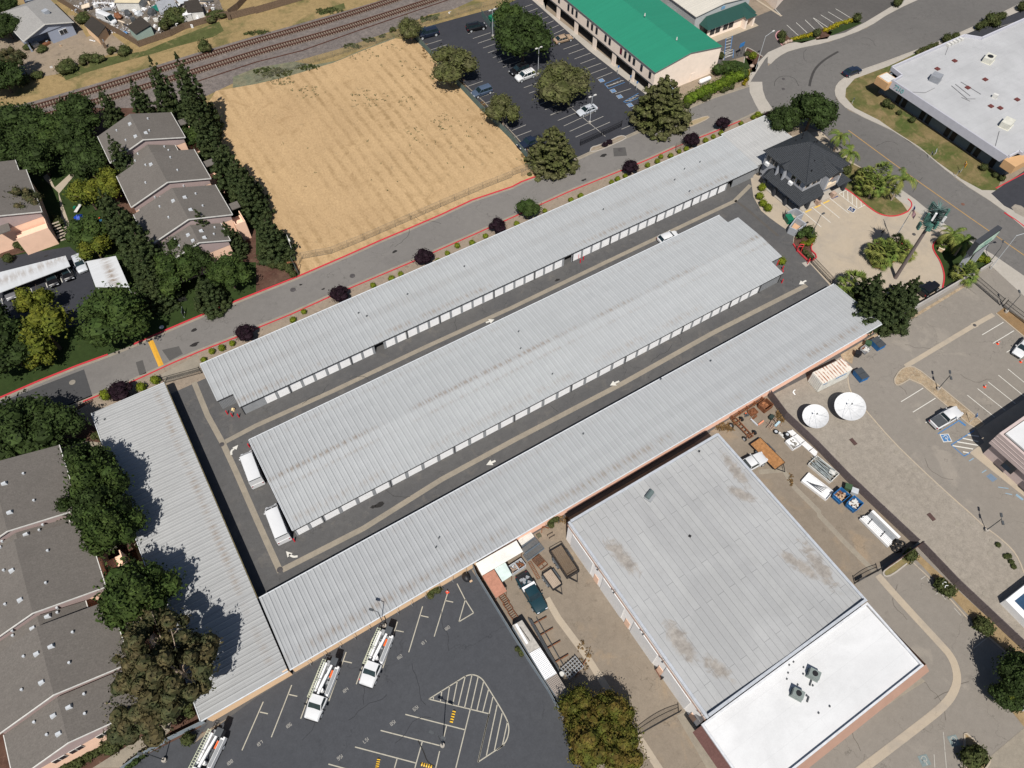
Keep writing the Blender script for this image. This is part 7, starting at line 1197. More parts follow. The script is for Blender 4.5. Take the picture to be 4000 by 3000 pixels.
post_sign('30', 542, 675, 1.6, .4, .4, DGREY, 'small dark hydrant post on the corner lawn', 0, 'post_box'); post_sign(Zc, 1058, 800, 3.2, 1.6, 1.0, BLS, 'blue and white sign on twin dark posts by the striped ramp', .1, nb=2, pmt=BLACK); post_sign('01', 1197, 385, 1.6, 1.4, 1.1, pm('dark_sign', (.06, .07, .08), .5), 'dark garden sign on the lawn by the road', 1.2, nb=2); post_sign('30', 880, 12, 2, 1.0, .6, WHITE, 'white sign frame at the top edge sidewalk', .5, nb=2)
p = G('31', 1215, 110); p2 = G((3600, 800, .2411), 545, 1125); q2 = G((3600, 800, .2411), 820, 930)
t = thing('pylon_sign', 'large pylon sign with two grey pillars and a pale framed board', 'sign', (*p2, 0)); e = Vector(q2)-Vector(p2)
for c in (p2, q2): MB().box(c[0]-p2[0], c[1]-p2[1], 0, .5, .8, 7.2, math.atan2(e.y, e.x)).build('pillar', stucco('sign_pillar', (.36, .37, .39)), t)
a_ = math.atan2(e.y, e.x); mx_ = e/2; MB().box(mx_.x, mx_.y, 5.6, e.length+1.6, .9, 2.9, a_).build('sign_cabinet', ST_DK, t); f = MB().box(mx_.x+math.sin(a_)*.47, mx_.y-math.cos(a_)*.47, 5.95, e.length+1.0, .06, 1.9, a_).build('sign_face', pm('pale_green_face', (.36, .48, .4), .5), t)
MB().box(mx_.x+math.sin(a_)*.3, mx_.y-math.cos(a_)*.3, 5.2, e.length+1.8, .3, .12, a_).build('light_bar', DGREY, t)
for zz_, s_ in ((7.3, .5), (6.7, .5), (6.2, .35)): o = text('STORAGE' if zz_ > 7 else ('SELF STORAGE' if zz_ > 6.5 else 'CENTER'), (0, 0, 0), s_, pm('green_letters', (.1, .24, .2), .5), None, (math.pi/2, 0, a_), 'lettering'); o.parent = t; o.location = (mx_.x+math.sin(a_)*.52, mx_.y-math.cos(a_)*.52, zz_)
t = thing('flagpole', 'tall flagpole with a striped flag rising from the round island', 'flagpole', (*G(z32, 945, 500), 0)); MB().tube((0, 0, 0), (0, 0, 9.5), .09, .05, 8).build('pole', GALV, t)
fl = MB(); W_, H_ = 1.9, 1.1
for i in range(9):
    for k in range(8):
        x0, x1 = k*W_/8, (k+1)*W_/8; z0 = 8.2+i*H_/9; dr_ = lambda x: -.35*x; wv = lambda x: .12*math.sin(x*5)
        fl.mat(2 if (k < 3 and i > 3) else i % 2).add([(x0, wv(x0), z0+dr_(x0)), (x1, wv(x1), z0+dr_(x1)), (x1, wv(x1), z0+H_/9+dr_(x1)), (x0, wv(x0), z0+H_/9+dr_(x0))], [(0, 1, 2, 3)])
o = fl.build('flag', [pm('flag_red', (.5, .03, .05), .8), pm('flag_white', (.75, .75, .75), .8), pm('flag_blue', (.03, .05, .2), .8)], t); o.rotation_euler = (0, 0, -2.2)
t = thing('flagpole', 'short pole with a small dark flag on the round island', 'flagpole', (*G(z32, 765, 470), 0)); MB().tube((0, 0, 0), (0, 0, 3.2), .05, n=6).build('pole', BLACK, t); MB().add([(0, 0, 3.1), (-.5, .1, 2.7), (-.45, .1, 2.0), (0, 0, 2.4)], [(0, 1, 2, 3)]).build('flag', BLACK, t)
# cell tower dressed as a pine
p = G('31', 820, 140); t = thing('cell_tower', 'cell tower dressed as a tree, with green panels and antennas on a brown pole', 'cell tower', (*G(z32, 985, 950), 0)); HT = 15
MB().tube((0, 0, 0), (0, 0, HT), .34, .24, 12).build('pole', pm('brown_pole', (.13, .105, .1), .8), t)
TG = pm('teal_green_panel', (.06, .15, .125), .5); rd = random.Random(4)
for i, (a, r_, z) in enumerate(((2.6, 1.6, 12.2), (3.1, 1.2, 13.6), (3.8, 1.0, 12.6))): MB().box(r_*math.cos(a), r_*math.sin(a), z, (.7, 1.0, .7)[i], .3, (1.3, 1.9, 1.5)[i], a+1.57).build('green_panel', TG, t); MB().tube((0, 0, z+1), (r_*math.cos(a), r_*math.sin(a), z+1), .06).build('bracket', TG, t)
for i in range(9): a = i*.7; z = 13.6+(i % 3)*.8; MB().box(1.5*math.cos(a), 1.5*math.sin(a), z, .35, .3, 1.5, a).build('antenna', WHITE if i % 2 else TG, t); MB().tube((0, 0, z+.7), (1.5*math.cos(a), 1.5*math.sin(a), z+.7), .05).build('arm', DGREY, t)
rng = np.random.default_rng(5); mb = MB()
for i in range(260): a = rng.uniform(0, 6.28); l = rng.uniform(1.2, 2.5); z = rng.uniform(12.6, 16.6); e = Vector((l*math.cos(a), l*math.sin(a), z+.5)); n_ = Vector((-math.sin(a), math.cos(a), 0))*.15; b0 = Vector((.2*math.cos(a), .2*math.sin(a), z)); mb.add([b0-n_, b0+n_, e], [(0, 1, 2)])
mb.build('branches', LF['teal'], t)

# ================================================================ VEHICLES
def carpaint(name, c, metal=.0): return pm('car_'+name, c, .28, metal, .03, 1, .5)
CP = dict(white=(.55, .555, .56), black=(.008, .008, .01), navy=(.012, .018, .035), blue=(.06, .085, .13), gold=(.30, .22, .15), silver=(.42, .44, .47), teal=(.01, .032, .042), red=(.12, .012, .02), grey=(.12, .12, .13))
HEADL = pm('headlight', (.6, .62, .65), .2, spec=.6); TAILL = pm('taillight', (.25, .01, .015), .3)
SH = {  # length, width, height, nose z, bonnet z, belt z, (x of cabin rear base, rear top, front top, front base) as fractions from the rear, tail z
 'sedan': (4.8, 1.85, 1.45, .62, .92, .95, (.10, .26, .56, .74), .95), 'suv': (4.8, 1.92, 1.75, .8, 1.08, 1.12, (.02, .08, .60, .76), 1.1), 'hatch': (4.3, 1.8, 1.5, .65, .98, 1.0, (.04, .14, .58, .76), .98),
 'pickup': (5.8, 2.0, 1.85, .9, 1.15, 1.2, (.37, .40, .60, .71), 1.15), 'van': (6.2, 2.05, 2.55, .85, 1.35, 1.25, (.01, .03, .76, .88), 1.25), 'jeep': (4.2, 1.9, 1.85, .95, 1.15, 1.15, (.05, .07, .58, .64), 1.15)}
def wheel(t, x, y, r=.36, w=.24):
    a = MB().tube((x, y-w/2, r), (x, y+w/2, r), r, n=14).build('wheel', TYRE, t, smooth=40); sg = 1 if y > 0 else -1
    MB().tube((x, y+sg*w*.5, r), (x, y+sg*(w*.5+.015), r), r*.6, n=12).build('rim', GALV, a)
def car(kind, paint_, pos, head, label, extra=None, sc=1.0, group=None):
    L, Wd, H, nz, bz, belt, cb, tz = SH[kind]; pt = carpaint(paint_, CP[paint_]); x0 = -L/2; X = lambda f: x0+L*f; w = Wd/2
    t = thing({'van': 'cargo_van', 'pickup': 'pickup_truck', 'jeep': 'off_road_car'}.get(kind, 'parked_car'), label, {'van': 'van', 'pickup': 'pickup truck'}.get(kind, 'car'), (*pos, 0), head, group); t.scale = (sc, sc, sc)
    def ring(f, zb, zt, k=1.0): ww = w*k; return [(X(f), -ww*.9, zb), (X(f), -ww, zb+.2), (X(f), -ww, zt-.16), (X(f), -ww*.88, zt), (X(f), 0, zt+.035), (X(f), ww*.88, zt), (X(f), ww, zt-.16), (X(f), ww, zb+.2), (X(f), ww*.9, zb)]
    zb = .28 if kind not in ('pickup', 'jeep') else .42
    st = [(0, zb+.15, tz-.14, .86), (.02, zb, tz-.02, .95), (.1, zb, tz, .99), (.35, zb, belt, 1), (cb[3]-.04, zb, belt, 1), (cb[3]+.04, zb, bz+.03, .99), (.93, zb, bz-.06, .95), (.98, zb+.03, nz+.02, .88), (1, zb+.15, nz-.12, .74)]
    if kind == 'jeep': st = [(0, zb, belt, .92), (.05, zb, belt, .95), (.62, zb, belt, .95), (.66, zb, bz, .78), (.97, zb, bz-.04, .72), (1, zb, bz-.15, .7)]
    if kind == 'van': st = [(0, zb, 1.2, .98), (.05, zb, belt, 1), (.8, zb, belt, 1), (.9, zb, 1.28, .98), (.97, zb, 1.0, .9), (1, zb+.1, .75, .78)]
    b = MB().loft([ring(*s_) for s_ in st]).build('body', pt, t, smooth=32)
    rw = .80 if kind not in ('van', 'jeep') else .9; zr = H
    base = [(X(cb[0]), -w*.93, belt-.03), (X(cb[3]), -w*.9, (bz if kind != 'van' else 1.3)-.02), (X(cb[3]), w*.9, (bz if kind != 'van' else 1.3)-.02), (X(cb[0]), w*.93, belt-.03)]; top = [(X(cb[1]), -w*rw, zr-.05), (X(cb[2]), -w*rw, zr-.05), (X(cb[2]), w*rw, zr-.05), (X(cb[1]), w*rw, zr-.05)]
    MB().add(base+top, [(3, 2, 1, 0), (4, 5, 6, 7), (0, 1, 5, 4), (1, 2, 6, 5), (2, 3, 7, 6), (3, 0, 4, 7)]).build('windows', GLASS_V, t)
    m = MB(); a0, a1 = X(cb[1])-.02, X(cb[2])+.03; ww = w*rw
    m.loft([[(xx, -ww*k-.02, zr-.07), (xx, -ww*k*.9, zr-.01), (xx, 0, zr+.02), (xx, ww*k*.9, zr-.01), (xx, ww*k+.02, zr-.07)] for xx, k in ((a0, .96), (a0+.15, 1), (a1-.15, 1), (a1, .96))])
    for i in range(4): m.tube(base[i], top[i], .05, n=4)
    for f in ((.33, .36) if kind in ('sedan', 'hatch') else (.26, .27), (.5, .5)):
        if kind in ('pickup', 'van'): continue
        for sg in (-1, 1): m.tube((X(f[0]) if isinstance(f, tuple) else 0, sg*w*.93, belt), (X(f[1]), sg*w*rw, zr-.05), .045, n=4)
    m.build('roof', pt, t, smooth=35)
    if kind == 'van':
        m = MB(); m.add([(X(.01), sg_, z) for sg_ in (-w*.95, w*.95) for z in (1.2, H-.08)]+[(X(.62), sg_, z) for sg_ in (-w*.95, w*.95) for z in (1.2, H-.08)], [(0, 1, 3, 2), (0, 4, 5, 1), (2, 3, 7, 6)]); m.build('side_panels', pt, t); MB().box(X(.88), 0, 1.25, .35, Wd*.8, .06).build('bonnet_vent', BLACK, t)
    for x in ((.17, .82) if kind != 'pickup' else (.2, .83)):
        for sg in (-1, 1): wheel(t, X(x), sg*(w-.1), .36 if kind in ('sedan', 'hatch') else .41)
    for sg in (-1, 1):
        MB().box(X(.985), sg*w*.64, nz-.12, .1, .34, .16).build('headlight', HEADL, t); MB().box(X(.005), sg*w*.78, tz-.38, .08, .22, .26).build('taillight', TAILL, t); MB().box(X(cb[3]-.06), sg*(w+.12), belt, .14, .2, .14).build('mirror', pt, t)
    if kind == 'pickup':
        m = MB(); m.box(X(.19), 0, .99+.17, L*.34, Wd*.78, .03); m.build('cargo_bed', BLACK, t)
    if extra: extra(t, X, w, H)
    return t
def hd(t_, a, b): p, q = G(t_, *a), G(t_, *b); return ((p[0]+q[0])/2, (p[1]+q[1])/2), math.atan2(q[1]-p[1], q[0]-p[0])
def put(kind, col, t_, rear, front, label, z=.8, extra=None, group=None, sc=1.0):
    p, q = G(t_, *rear, z), G(t_, *front, z); return car(kind, col, ((p[0]+q[0])/2, (p[1]+q[1])/2), math.atan2(q[1]-p[1], q[0]-p[0]), label, extra, sc, group)
put('van', 'white', (600, 1400), (1318, 1560), (1200, 1245), 'white cargo van parked nose to the curved arrow by the central building', 1.5, group='white cargo vans')
put('van', 'white', '12', (180, 185), (85, -60), 'white cargo van beside the lower corner of the central building', 1.5, group='white cargo vans')
put('hatch', 'white', '20', (965, 1555), (1065, 1515), 'white car half hidden by the central roof edge in the aisle')
def bedcov(t, X, w, H): MB().box(X(.19), 0, 1.19, 2.0, w*1.7, .05).build('bed_cover', DGREY, t)
put('pickup', 'white', '31', (1085, 1085), (1235, 1000), 'white pickup with a black bed cover in the worn lot', 1.0, bedcov)
put('pickup', 'white', (2800, 1500), (300, 1100), (560, 960), 'white pickup backed against the warehouse wall', 1.0)
def bedjunk(t, X, w, H):
    rd = random.Random(2); MB().box(X(.37), 0, 1.2, .6, w*1.9, .45).build('tool_box', WHITE, t); m = MB()
    for i in range(9): m.box(X(rd.uniform(.06, .3)), rd.uniform(-.6, .6), 1.17, rd.uniform(.2, .5), rd.uniform(.15, .4), rd.uniform(.1, .4), rd.random())
    m.build('bed_clutter', GREY, t)
put('pickup', 'teal', (1850, 2050), (640, 690), (870, 1070), 'dark teal pickup with a white tool box in the scrap yard', 1.0, bedjunk)
put('jeep', 'black', z32, (1350, 1130), (1520, 1020), 'black off-roader beside the block wall under the pines', 1.0)
def spare(t, X, w, H): MB().tube((X(-.05), 0, 1.0), (X(0), 0, 1.0), .36, n=12).build('spare_wheel', TYRE, t)
put('suv', 'navy', ZT, (370, 430), (140, 490), 'dark blue high-roofed truck in the top corner bay under the olive tree', 1.1, sc=1.12); put('suv', 'black', ZT, (845, 400), (1070, 350), 'black SUV beside the fenced dumpster', .9); put('suv', 'blue', ZT, (1145, 1270), (935, 1345), 'blue-grey SUV near the slatted fence', .9)
def rack(t, X, w, H):
    m = MB()
    for f in (.2, .3, .4, .5): m.bar((X(f), -w*.7, H+.06), (X(f), w*.7, H+.06), .06, .05)
    m.build('roof_rack', GREY, t)
put('suv', 'black', ZT, (1680, 950), (1480, 1030), 'black SUV in the shade beside the white one', .9); put('suv', 'white', ZT, (1770, 1040), (1560, 1120), 'white SUV with a roof rack near the lamp post', .9, rack)
put('sedan', 'gold', '20', (280, 265), (385, 235), 'gold sedan near the covered parking bays', .7); put('sedan', 'silver', '20', (540, 690), (430, 735), 'silver sedan by the lamp post in the lower bays', .7); put('pickup', 'navy', '20', (185, 890), (50, 945), 'dark pickup half under the tall olive tree', 1.0)
put('sedan', 'navy', '30', (495, 480), (600, 440), 'dark blue sedan parked at the curved street kerb', .7); put('sedan', 'silver', '01', (492, -10), (540, 100), 'silver car between the two carports', .7)

for x, y, c, lb in ((60, 235, 'grey', 'grey-black car under the long carport, leftmost'), (335, 150, 'black', 'black car under the long carport, the middle one'), (435, 110, 'black', 'dark car under the right end of the long carport')): put('sedan', c, '01', (x-18, y-60), (x+12, y+30), lb, .7)
put('sedan', 'white', '31', (1700, 540), (1610, 645), 'white car cut off by the right edge beside an orange cone', .7); put('sedan', 'red', '00', (-40, 100), (10, 110), 'dark red car left of the blue-sided house', .7); put('van', 'white', '00', (640, 90), (740, 130), 'old white van buried in the junk yard', 1.2, sc=.8)
put('suv', 'blue', '00', (185, -5), (260, -20), 'blue car behind the blue-sided house at the top edge', .8)
# --- bucket trucks
def bucket_truck(rear, front, label, z=1.0, t_='12'):
    p, q = G(t_, *rear, z), G(t_, *front, z); hd_ = math.atan2(q[1]-p[1], q[0]-p[0]); t = thing('bucket_truck', label, 'utility truck', ((p[0]+q[0])/2, (p[1]+q[1])/2, 0), hd_, 'white bucket trucks in the dark lot'); pt = carpaint('white', CP['white'])
    r = lambda x, zt, k, zb=.5: [(x, -1.0*k, zb), (x, -1.05*k, zt-.2), (x, -.9*k, zt), (x, 0, zt+.05), (x, .9*k, zt), (x, 1.05*k, zt-.2), (x, 1.0*k, zb)]
    MB().loft([r(.9, 1.35, 1), r(2.4, 1.35, 1), r(2.7, 1.38, .98), r(3.6, 1.22, .9), r(3.75, .95, .84)]).build('cab_body', pt, t, smooth=35)
    MB().add([(.95, -.95, 1.3), (2.55, -.9, 1.35), (2.55, .9, 1.35), (.95, .95, 1.3), (1.05, -.8, 2.0), (1.95, -.8, 2.0), (1.95, .8, 2.0), (1.05, .8, 2.0)], [(3, 2, 1, 0), (4, 5, 6, 7), (0, 1, 5, 4), (1, 2, 6, 5), (2, 3, 7, 6), (3, 0, 4, 7)]).build('windows', GLASS_V, t)
    m = MB().box(1.5, 0, 1.99, 1.0, 1.66, .09)
    for sy in (-1, 1): m.tube((.95, sy*.95, 1.3), (1.05, sy*.8, 2), .06, n=4).tube((2.55, sy*.9, 1.35), (1.95, sy*.8, 2), .05, n=4)
    m.build('cab_roof', pt, t); MB().box(3.78, 0, .45, .12, 1.7, .4).build('bumper', BLACK, t)
    for sy in (-1, 1): MB().box(3.66, sy*.72, .95, .1, .26, .18).build('headlight', HEADL, t); MB().box(2.3, sy*1.25, 1.3, .18, .3, .35).build('mirror', BLACK, t)
    MB().rect(-3.3, -.5, .8, .5, .75, .9).build('deck', DGREY, t)
    for sy, mm in ((-1, WHITE), (1, WHITE)):
        b = MB().box(-1.1, sy*.82, .6, 3.7, .5, .85).build('tool_locker', mm, t)
        if sy > 0: MB().box(-1.0, .82, 1.46, 3.1, .4, .03).build('locker_lid', GREY, b)
    lad = MB()
    for dy in (-.2, .2): lad.bar((-3.2, -.95+dy, 2.05), (1.6, -.95+dy, 2.15), .05, .08)
    for i in range(17): lad.bar((-3.1+i*.29, -1.15, 2.07), (-3.1+i*.29, -.75, 2.07), .04, .04)
    lad.build('ladder', pm('pale_ladder', (.55, .58, .42), .5), t); m = MB()
    for x in (-2.9, -.6, .7): m.tube((x, -.95, .9), (x, -.95, 2.0), .04).tube((x, -.95, 2.0), (x, -.4, 2.0), .03)
    m.build('ladder_rack', GREY, t)
    MB().tube((.3, .1, .9), (.3, .1, 1.9), .3, .25, 10).build('boom_turret', WHITE, t); MB().bar((.9, .0, 2.25), (-2.7, .35, 2.4), .26, .28).build('boom', WHITE, t); MB().bar((.5, -.15, 2.05), (-1.5, .05, 2.15), .18, .2).build('lower_boom', WHITE, t)
    bk = MB().loft([[(x, y, z_) for x, y in ((-3.6, .1), (-2.75, .1), (-2.75, .85), (-3.6, .85))] for z_ in (1.5, 2.55)]).build('bucket', pm('dark_bucket', (.03, .03, .035), .7), t); MB().rect(-3.65, .05, -2.7, .9, 2.56, 2.62).build('bucket_cover', DGREY, bk)
    MB().box(-3.0, -.5, .7, .7, .5, .5).build('step_box', GREY, t); m = MB(); rd = random.Random(int(rear[0]))
    for i in range(8): m.box(rd.uniform(-2.6, -.2), rd.uniform(-.4, .35), .91, rd.uniform(.2, .5), rd.uniform(.12, .3), rd.uniform(.1, .35), rd.random())
    m.build('tools', GREY, t); MB().box(-1.9, .35, .95, .9, .22, .25).build('orange_case', ORANGE, t)
    MB().tube((-2.9, -.9, .95), (-2.9, -.9, 1.35), .14, .05, 10).build('safety_cone', pm('red_cone', (.55, .03, .02), .5), t)
    for x in (2.95, -1.9, ):
        for sy in (-1, 1): wheel(t, x, sy*.88, .42, .26 if x > 0 else .4)
    return t
bucket_truck((845, 790), (725, 1085), 'white bucket truck nearest the lamp post, boom folded over its back'); bucket_truck((497, 985), (368, 1310), 'white bucket truck in the middle of the three, ladder on its left rack')
bucket_truck((1420, 1440), (1250, 1790), 'white bucket truck cut off by the bottom edge beside the blue fence', 1.0, '02')
# --- dishes
def dish(t_, x, y, R, h, label):
    p = G(t_, x, y, h); t = thing('satellite_dish', label, 'satellite dish', (*p, 0)); P = []; F = []; nr, na = 8, 40
    ax = Vector((-.3, -.1, 1)).normalized(); u_ = ax.orthogonal().normalized(); v_ = ax.cross(u_); c = Vector((0, 0, h-.6))
    for th in (0, -.06):
        for j in range(nr+1):
            r_ = R*j/nr
            for i in range(na): a = 2*math.pi*i/na; P.append(c+(u_*math.cos(a)+v_*math.sin(a))*r_+ax*(.55*(r_/R)**2+th))
    n_ = (nr+1)*na
    for k in (0, n_):
        for j in range(nr):
            for i in range(na): F.append((k+j*na+i, k+j*na+(i+1) % na, k+(j+1)*na+(i+1) % na, k+(j+1)*na+i))
    for i in range(na): F.append((nr*na+i, nr*na+(i+1) % na, n_+nr*na+(i+1) % na, n_+nr*na+i))
    MB().add(P, F).build('reflector', pm('dish_white', (.53, .535, .54), .6), t, smooth=60)
    for i in range(10):
        a = i*.628+.2; d = u_*math.cos(a)+v_*math.sin(a); MB().path([c+d*R*f+ax*(.55*f*f+.012) for f in (.05, .35, .65, .97)], .018 if i % 5 else .03, 4).build('panel_seam', GALV, t)
    MB().tube((0, 0, 0), c-ax*.1, .25, .2, 10).build('pedestal', GREY, t); MB().tube((0, 0, 0), (0, 0, .12), .9, n=16).build('base', CONC, t); fp = c+ax*1.9; m = MB()
    for a in (.6, 2.7, 4.8): m.tube(c+(u_*math.cos(a)+v_*math.sin(a))*R*.97+ax*.53, fp, .014, n=4)
    m.build('feed_strut', GALV, t); MB().tube(fp, fp-ax*.35, .12, .08, 8).build('feed_horn', DGREY, t); return t
dish('31', 537, 968, 2.32, 2.6, 'larger white satellite dish, the one nearer the blue dumpster'); dish('31', 313, 1032, 1.95, 2.3, 'smaller white satellite dish beside the board fence')
# --- container, dumpsters, bins
t = thing('shipping_container', 'white shipping container with a rust-streaked roof beside the peach wall', 'shipping container', (*G('31', 415, 830), 0)); A, Bc = G('31', 320, 885), G('31', 512, 790); ca = math.atan2(Bc[1]-A[1], Bc[0]-A[0]); t.rotation_euler = (0, 0, ca); CL = math.dist(A, Bc)
wp, ta = Vector(A), Vector((math.cos(ca), math.sin(ca))); t.location = (*(wp+ta*CL/2+Vector((-ta.y, ta.x))*1.25), 0); m = MB()
for i in range(int(CL/.28)): x = -CL/2+.14+i*.28; m.box(x, -1.22, .1, .14, .06, 2.3); m.box(x, 1.22, .1, .14, .06, 2.3)
for i in range(8): m.box(-CL/2, -1.1+i*.31, .1, .06, .15, 2.3)
m.box(0, 0, .1, CL-.06, 2.38, 2.38); m.build('walls', pm('container_white', (.62, .62, .58), .6), t); m = MB()
b = NB('rusty_container_roof', .7); x_, y_, z_ = b.xyz(); f = b.math('MULTIPLY', b.ramp(b.math('SINE', b.math('MULTIPLY', x_, 11)), -.1, .6), b.ramp(b.noise(.9, 6, .7), .4, .56)); RCR = b.out(b.mix(f, (.6, .55, .48), (.26, .08, .03)))
m.box(0, 0, 2.49, CL, 2.44, .07)
for i in range(int(CL/.57)): m.box(-CL/2+.3+i*.57, 0, 2.56, .25, 2.2, .03)
m.build('roof', RCR, t); o = text('MINI', (0, 0, 0), .42, BLS, None, (math.pi/2, 0, 0), 'lettering'); o.parent = t; o.location = (-CL/2+1.0-.3, -1.27, 2.0); MB().box(.9, -1.27, 1.9, 2.2, .02, .22).build('blue_lettering', BLS, t)
def dumpster(t_, x, y, rz, label, m_=BLUE_P, w=1.9, d=1.3, h=1.2, lid=True, fill=None):
    p = G(t_, x, y, h*.5); t = thing('dumpster', label, 'dumpster', (*p, 0), rz); a, b = w/2, d/2; P = [(-a*.9, -b*.85, .12), (a*.9, -b*.85, .12), (a*.9, b*.85, .12), (-a*.9, b*.85, .12), (-a, -b, h), (a, -b, h), (a, b, h), (-a, b, h)]; w_ = .07
    P += [(q[0]*(1-w_/a), q[1]*(1-w_/b), q[2]) for q in P[4:]]+[(q[0]*.9, q[1]*.88, .3) for q in P[:4]]
    MB().add(P, [(3, 2, 1, 0), (0, 1, 5, 4), (1, 2, 6, 5), (2, 3, 7, 6), (3, 0, 4, 7)]+[(4+i, 4+(i+1) % 4, 8+(i+1) % 4, 8+i) for i in range(4)]+[(8+i, 8+(i+1) % 4, 12+(i+1) % 4, 12+i) for i in range(4)]+[(12, 13, 14, 15)]).build('bin_body', m_, t)
    for sg in (-1, 1): MB().box(sg*(a+.05), 0, h*.6, .1, d*.7, .12).build('lift_pocket', m_, t)
    if lid:
        for sg in (-1, 1): MB().box(sg*a*.5, 0, h+.01, a*.96, d, .06).build('lid', pm('dark_lid', (.05, .055, .06), .6) if m_ is BLUE_P else m_, t)
    if fill:
        rd = random.Random(int(x)); m = MB()
        for i in range(14): m.box(rd.uniform(-a*.7, a*.7), rd.uniform(-b*.6, b*.6), h*.55+rd.uniform(0, .25), rd.uniform(.2, .8), rd.uniform(.1, .3), rd.uniform(.08, .2), rd.uniform(0, 3))
        m.build('contents', fill, t); MB().box(0, 0, h*.4, a*1.7, b*1.6, .15).build('load', RUST, t)
    return t
dumpster('31', 707, 572, -1.62, 'blue dumpster with dark lids nearest the storage building end', w=2.1, d=1.5); dumpster('31', 598, 775, -1.7, 'blue dumpster with grey lids beside the rusty-roofed container', w=2.1, d=1.5)
CARD = pm('cardboard', (.42, .3, .2), .9, var=.3)
dumpster('31', 468, 1558, .1, 'open blue dumpster holding brown boards', w=1.9, d=1.7, h=1.3, lid=False, fill=CARD); dumpster('31', 555, 1612, .15, 'open blue dumpster full of white and brown scrap', w=1.9, d=1.7, h=1.3, lid=False, fill=OFFW)
dumpster((2750, 800), 1098, 190, -1.9, 'green dumpster between the two grey trash walls', GREEN_P, 1.7, 1.2, 1.2); dumpster('10', 1535, 118, .2, 'green dumpster inside the slatted enclosure', GREEN_P, 1.9, 1.3, 1.2)
dumpster('31', 628, 610, .1, 'pale grey slatted bin between the blue dumpster and the black bin', GREY, 1.3, 1.3, .8, False, OFFW)
for t_, x, y, c, lb in (('31', 580, 637, BLACK, 'black bin beside the pale slatted bin'), ('31', 645, 572, pm('dull_green_bin', (.04, .08, .04), .6), 'dull green bin behind the pale slatted bin'), ('31', 515, 1503, pm('dull_green_bin', (.04, .08, .04), .6), 'green wheeled bin behind the open blue dumpster'), ('31', 555, 1530, GALV, 'grey-lidded wheeled bin by the board fence')):
    p = G(t_, x, y, .5); t = thing('wheeled_bin', lb, 'bin', (*p, 0), .6); MB().add([(-.3, -.35, 0), (.3, -.35, 0), (.3, .35, 0), (-.3, .35, 0), (-.42, -.48, 1), (.42, -.48, 1), (.42, .48, 1), (-.42, .48, 1)], [(3, 2, 1, 0), (4, 5, 6, 7), (0, 1, 5, 4), (1, 2, 6, 5), (2, 3, 7, 6), (3, 0, 4, 7)]).build('bin_body', c, t); MB().box(0, 0, 1.01, .9, 1.0, .08).build('lid', c, t)
# trash walls by office
t = thing('trash_enclosure', 'grey-walled trash enclosure with a tan floor beside the forecourt', 'enclosure', (*G(zb, 1230, 250), 0)); c = [G(zb, *q, 1.5) for q in ((1200, 165), (1325, 250), (1205, 335), (1110, 290))]
for a, b in zip(c, c[1:]+c[:1]): MB().bar((*a, .8), (*b, .8), .2, 1.6).build('wall', ST_GREY, t, True)
MB().prism(c, .06, .3).build('floor', pm('tan_sand', (.45, .28, .17), .9), t, True)
t = thing('trash_enclosure', 'open-sided grey wall pen beside the green dumpster', 'enclosure', (*G(zb, 1150, 110), 0)); c = [G(zb, *q, 1.5) for q in ((1085, 95), (1190, 50), (1290, 115), (1195, 165))]
for a, b in zip(c, c[1:]): MB().bar((*a, .8), (*b, .8), .18, 1.6).build('wall', ST_GREY, t, True)
a, b = G(zb, 1060, 70, 1.3), G(zb, 1030, 190, .1); MB().bar((*a, .75), (b[0], b[1], .75), .1, 1.4).build('steel_door', DGREY, t, True)
fence('slatted_enclosure', 'blue-green slatted pen round the green dumpster in the upper lot', GP(('10', [(1462, 105), (1530, 200), (1570, 185)])), 1.7, 1.6, SLAT_G, True); fence('slatted_enclosure', 'far side of the slatted pen behind the green dumpster', GP(('10', [(1462, 105), (1550, 80), (1578, 105)])), 1.7, 1.6, CHAIN)
# --- trailers
def deck_trailer(t_, A, B_, w, z, m_, label, mesh=False, rails=0, plank=True):
    p, q = G(t_, *A, z), G(t_, *B_, z); L = math.dist(p, q); t = thing('trailer', label, 'trailer', ((p[0]+q[0])/2, (p[1]+q[1])/2, 0), math.atan2(q[1]-p[1], q[0]-p[0])); m = MB(); n = int(w/.2)
    if mesh: 
        for i in range(int(L/.16)): m.box(-L/2+.08+i*.16, 0, z-.05, .07, w, .04)
    else:
        for i in range(n): m.rect(-L/2, -w/2+i*w/n+.01, L/2, -w/2+(i+1)*w/n-.01, z-.08, z)
    m.build('deck', m_, t); f = MB()
    for sy in (-1, 1): f.bar((-L/2, sy*w/2, z-.08), (L/2, sy*w/2, z-.08), .1, .16)
    for sx in (-1, 1): f.bar((sx*L/2, -w/2, z-.08), (sx*L/2, w/2, z-.08), .1, .16)
    if rails:
        for sy in (-1, 1): f.bar((-L/2, sy*w/2, z+rails), (L/2, sy*w/2, z+rails), .07, .07)
        for sx in (-1, 1): f.bar((sx*L/2, -w/2, z+rails), (sx*L/2, w/2, z+rails), .07, .07)
        for i in range(7):
            for sy in (-1, 1): x = -L/2+L*i/6; f.tube((x, sy*w/2, z-.1), (x, sy*w/2, z+rails), .03, n=4)
    f.build('frame', BLACK, t); h = MB()
    for sy in (-1, 1): h.bar((L/2, sy*w*.35, z-.12), (L/2+1.1, 0, z-.2), .09, .1)
    h.build('drawbar', BLACK, t)
    for x in (-.45, .45):
        for sy in (-1, 1): wheel(t, x-L*.08, sy*(w/2+.16), .36, .2)
    for sy in (-1, 1): MB().box(-L*.08, sy*(w/2+.17), .74, 1.8, .26, .05).build('mudguard', DGREY, t)
    return t
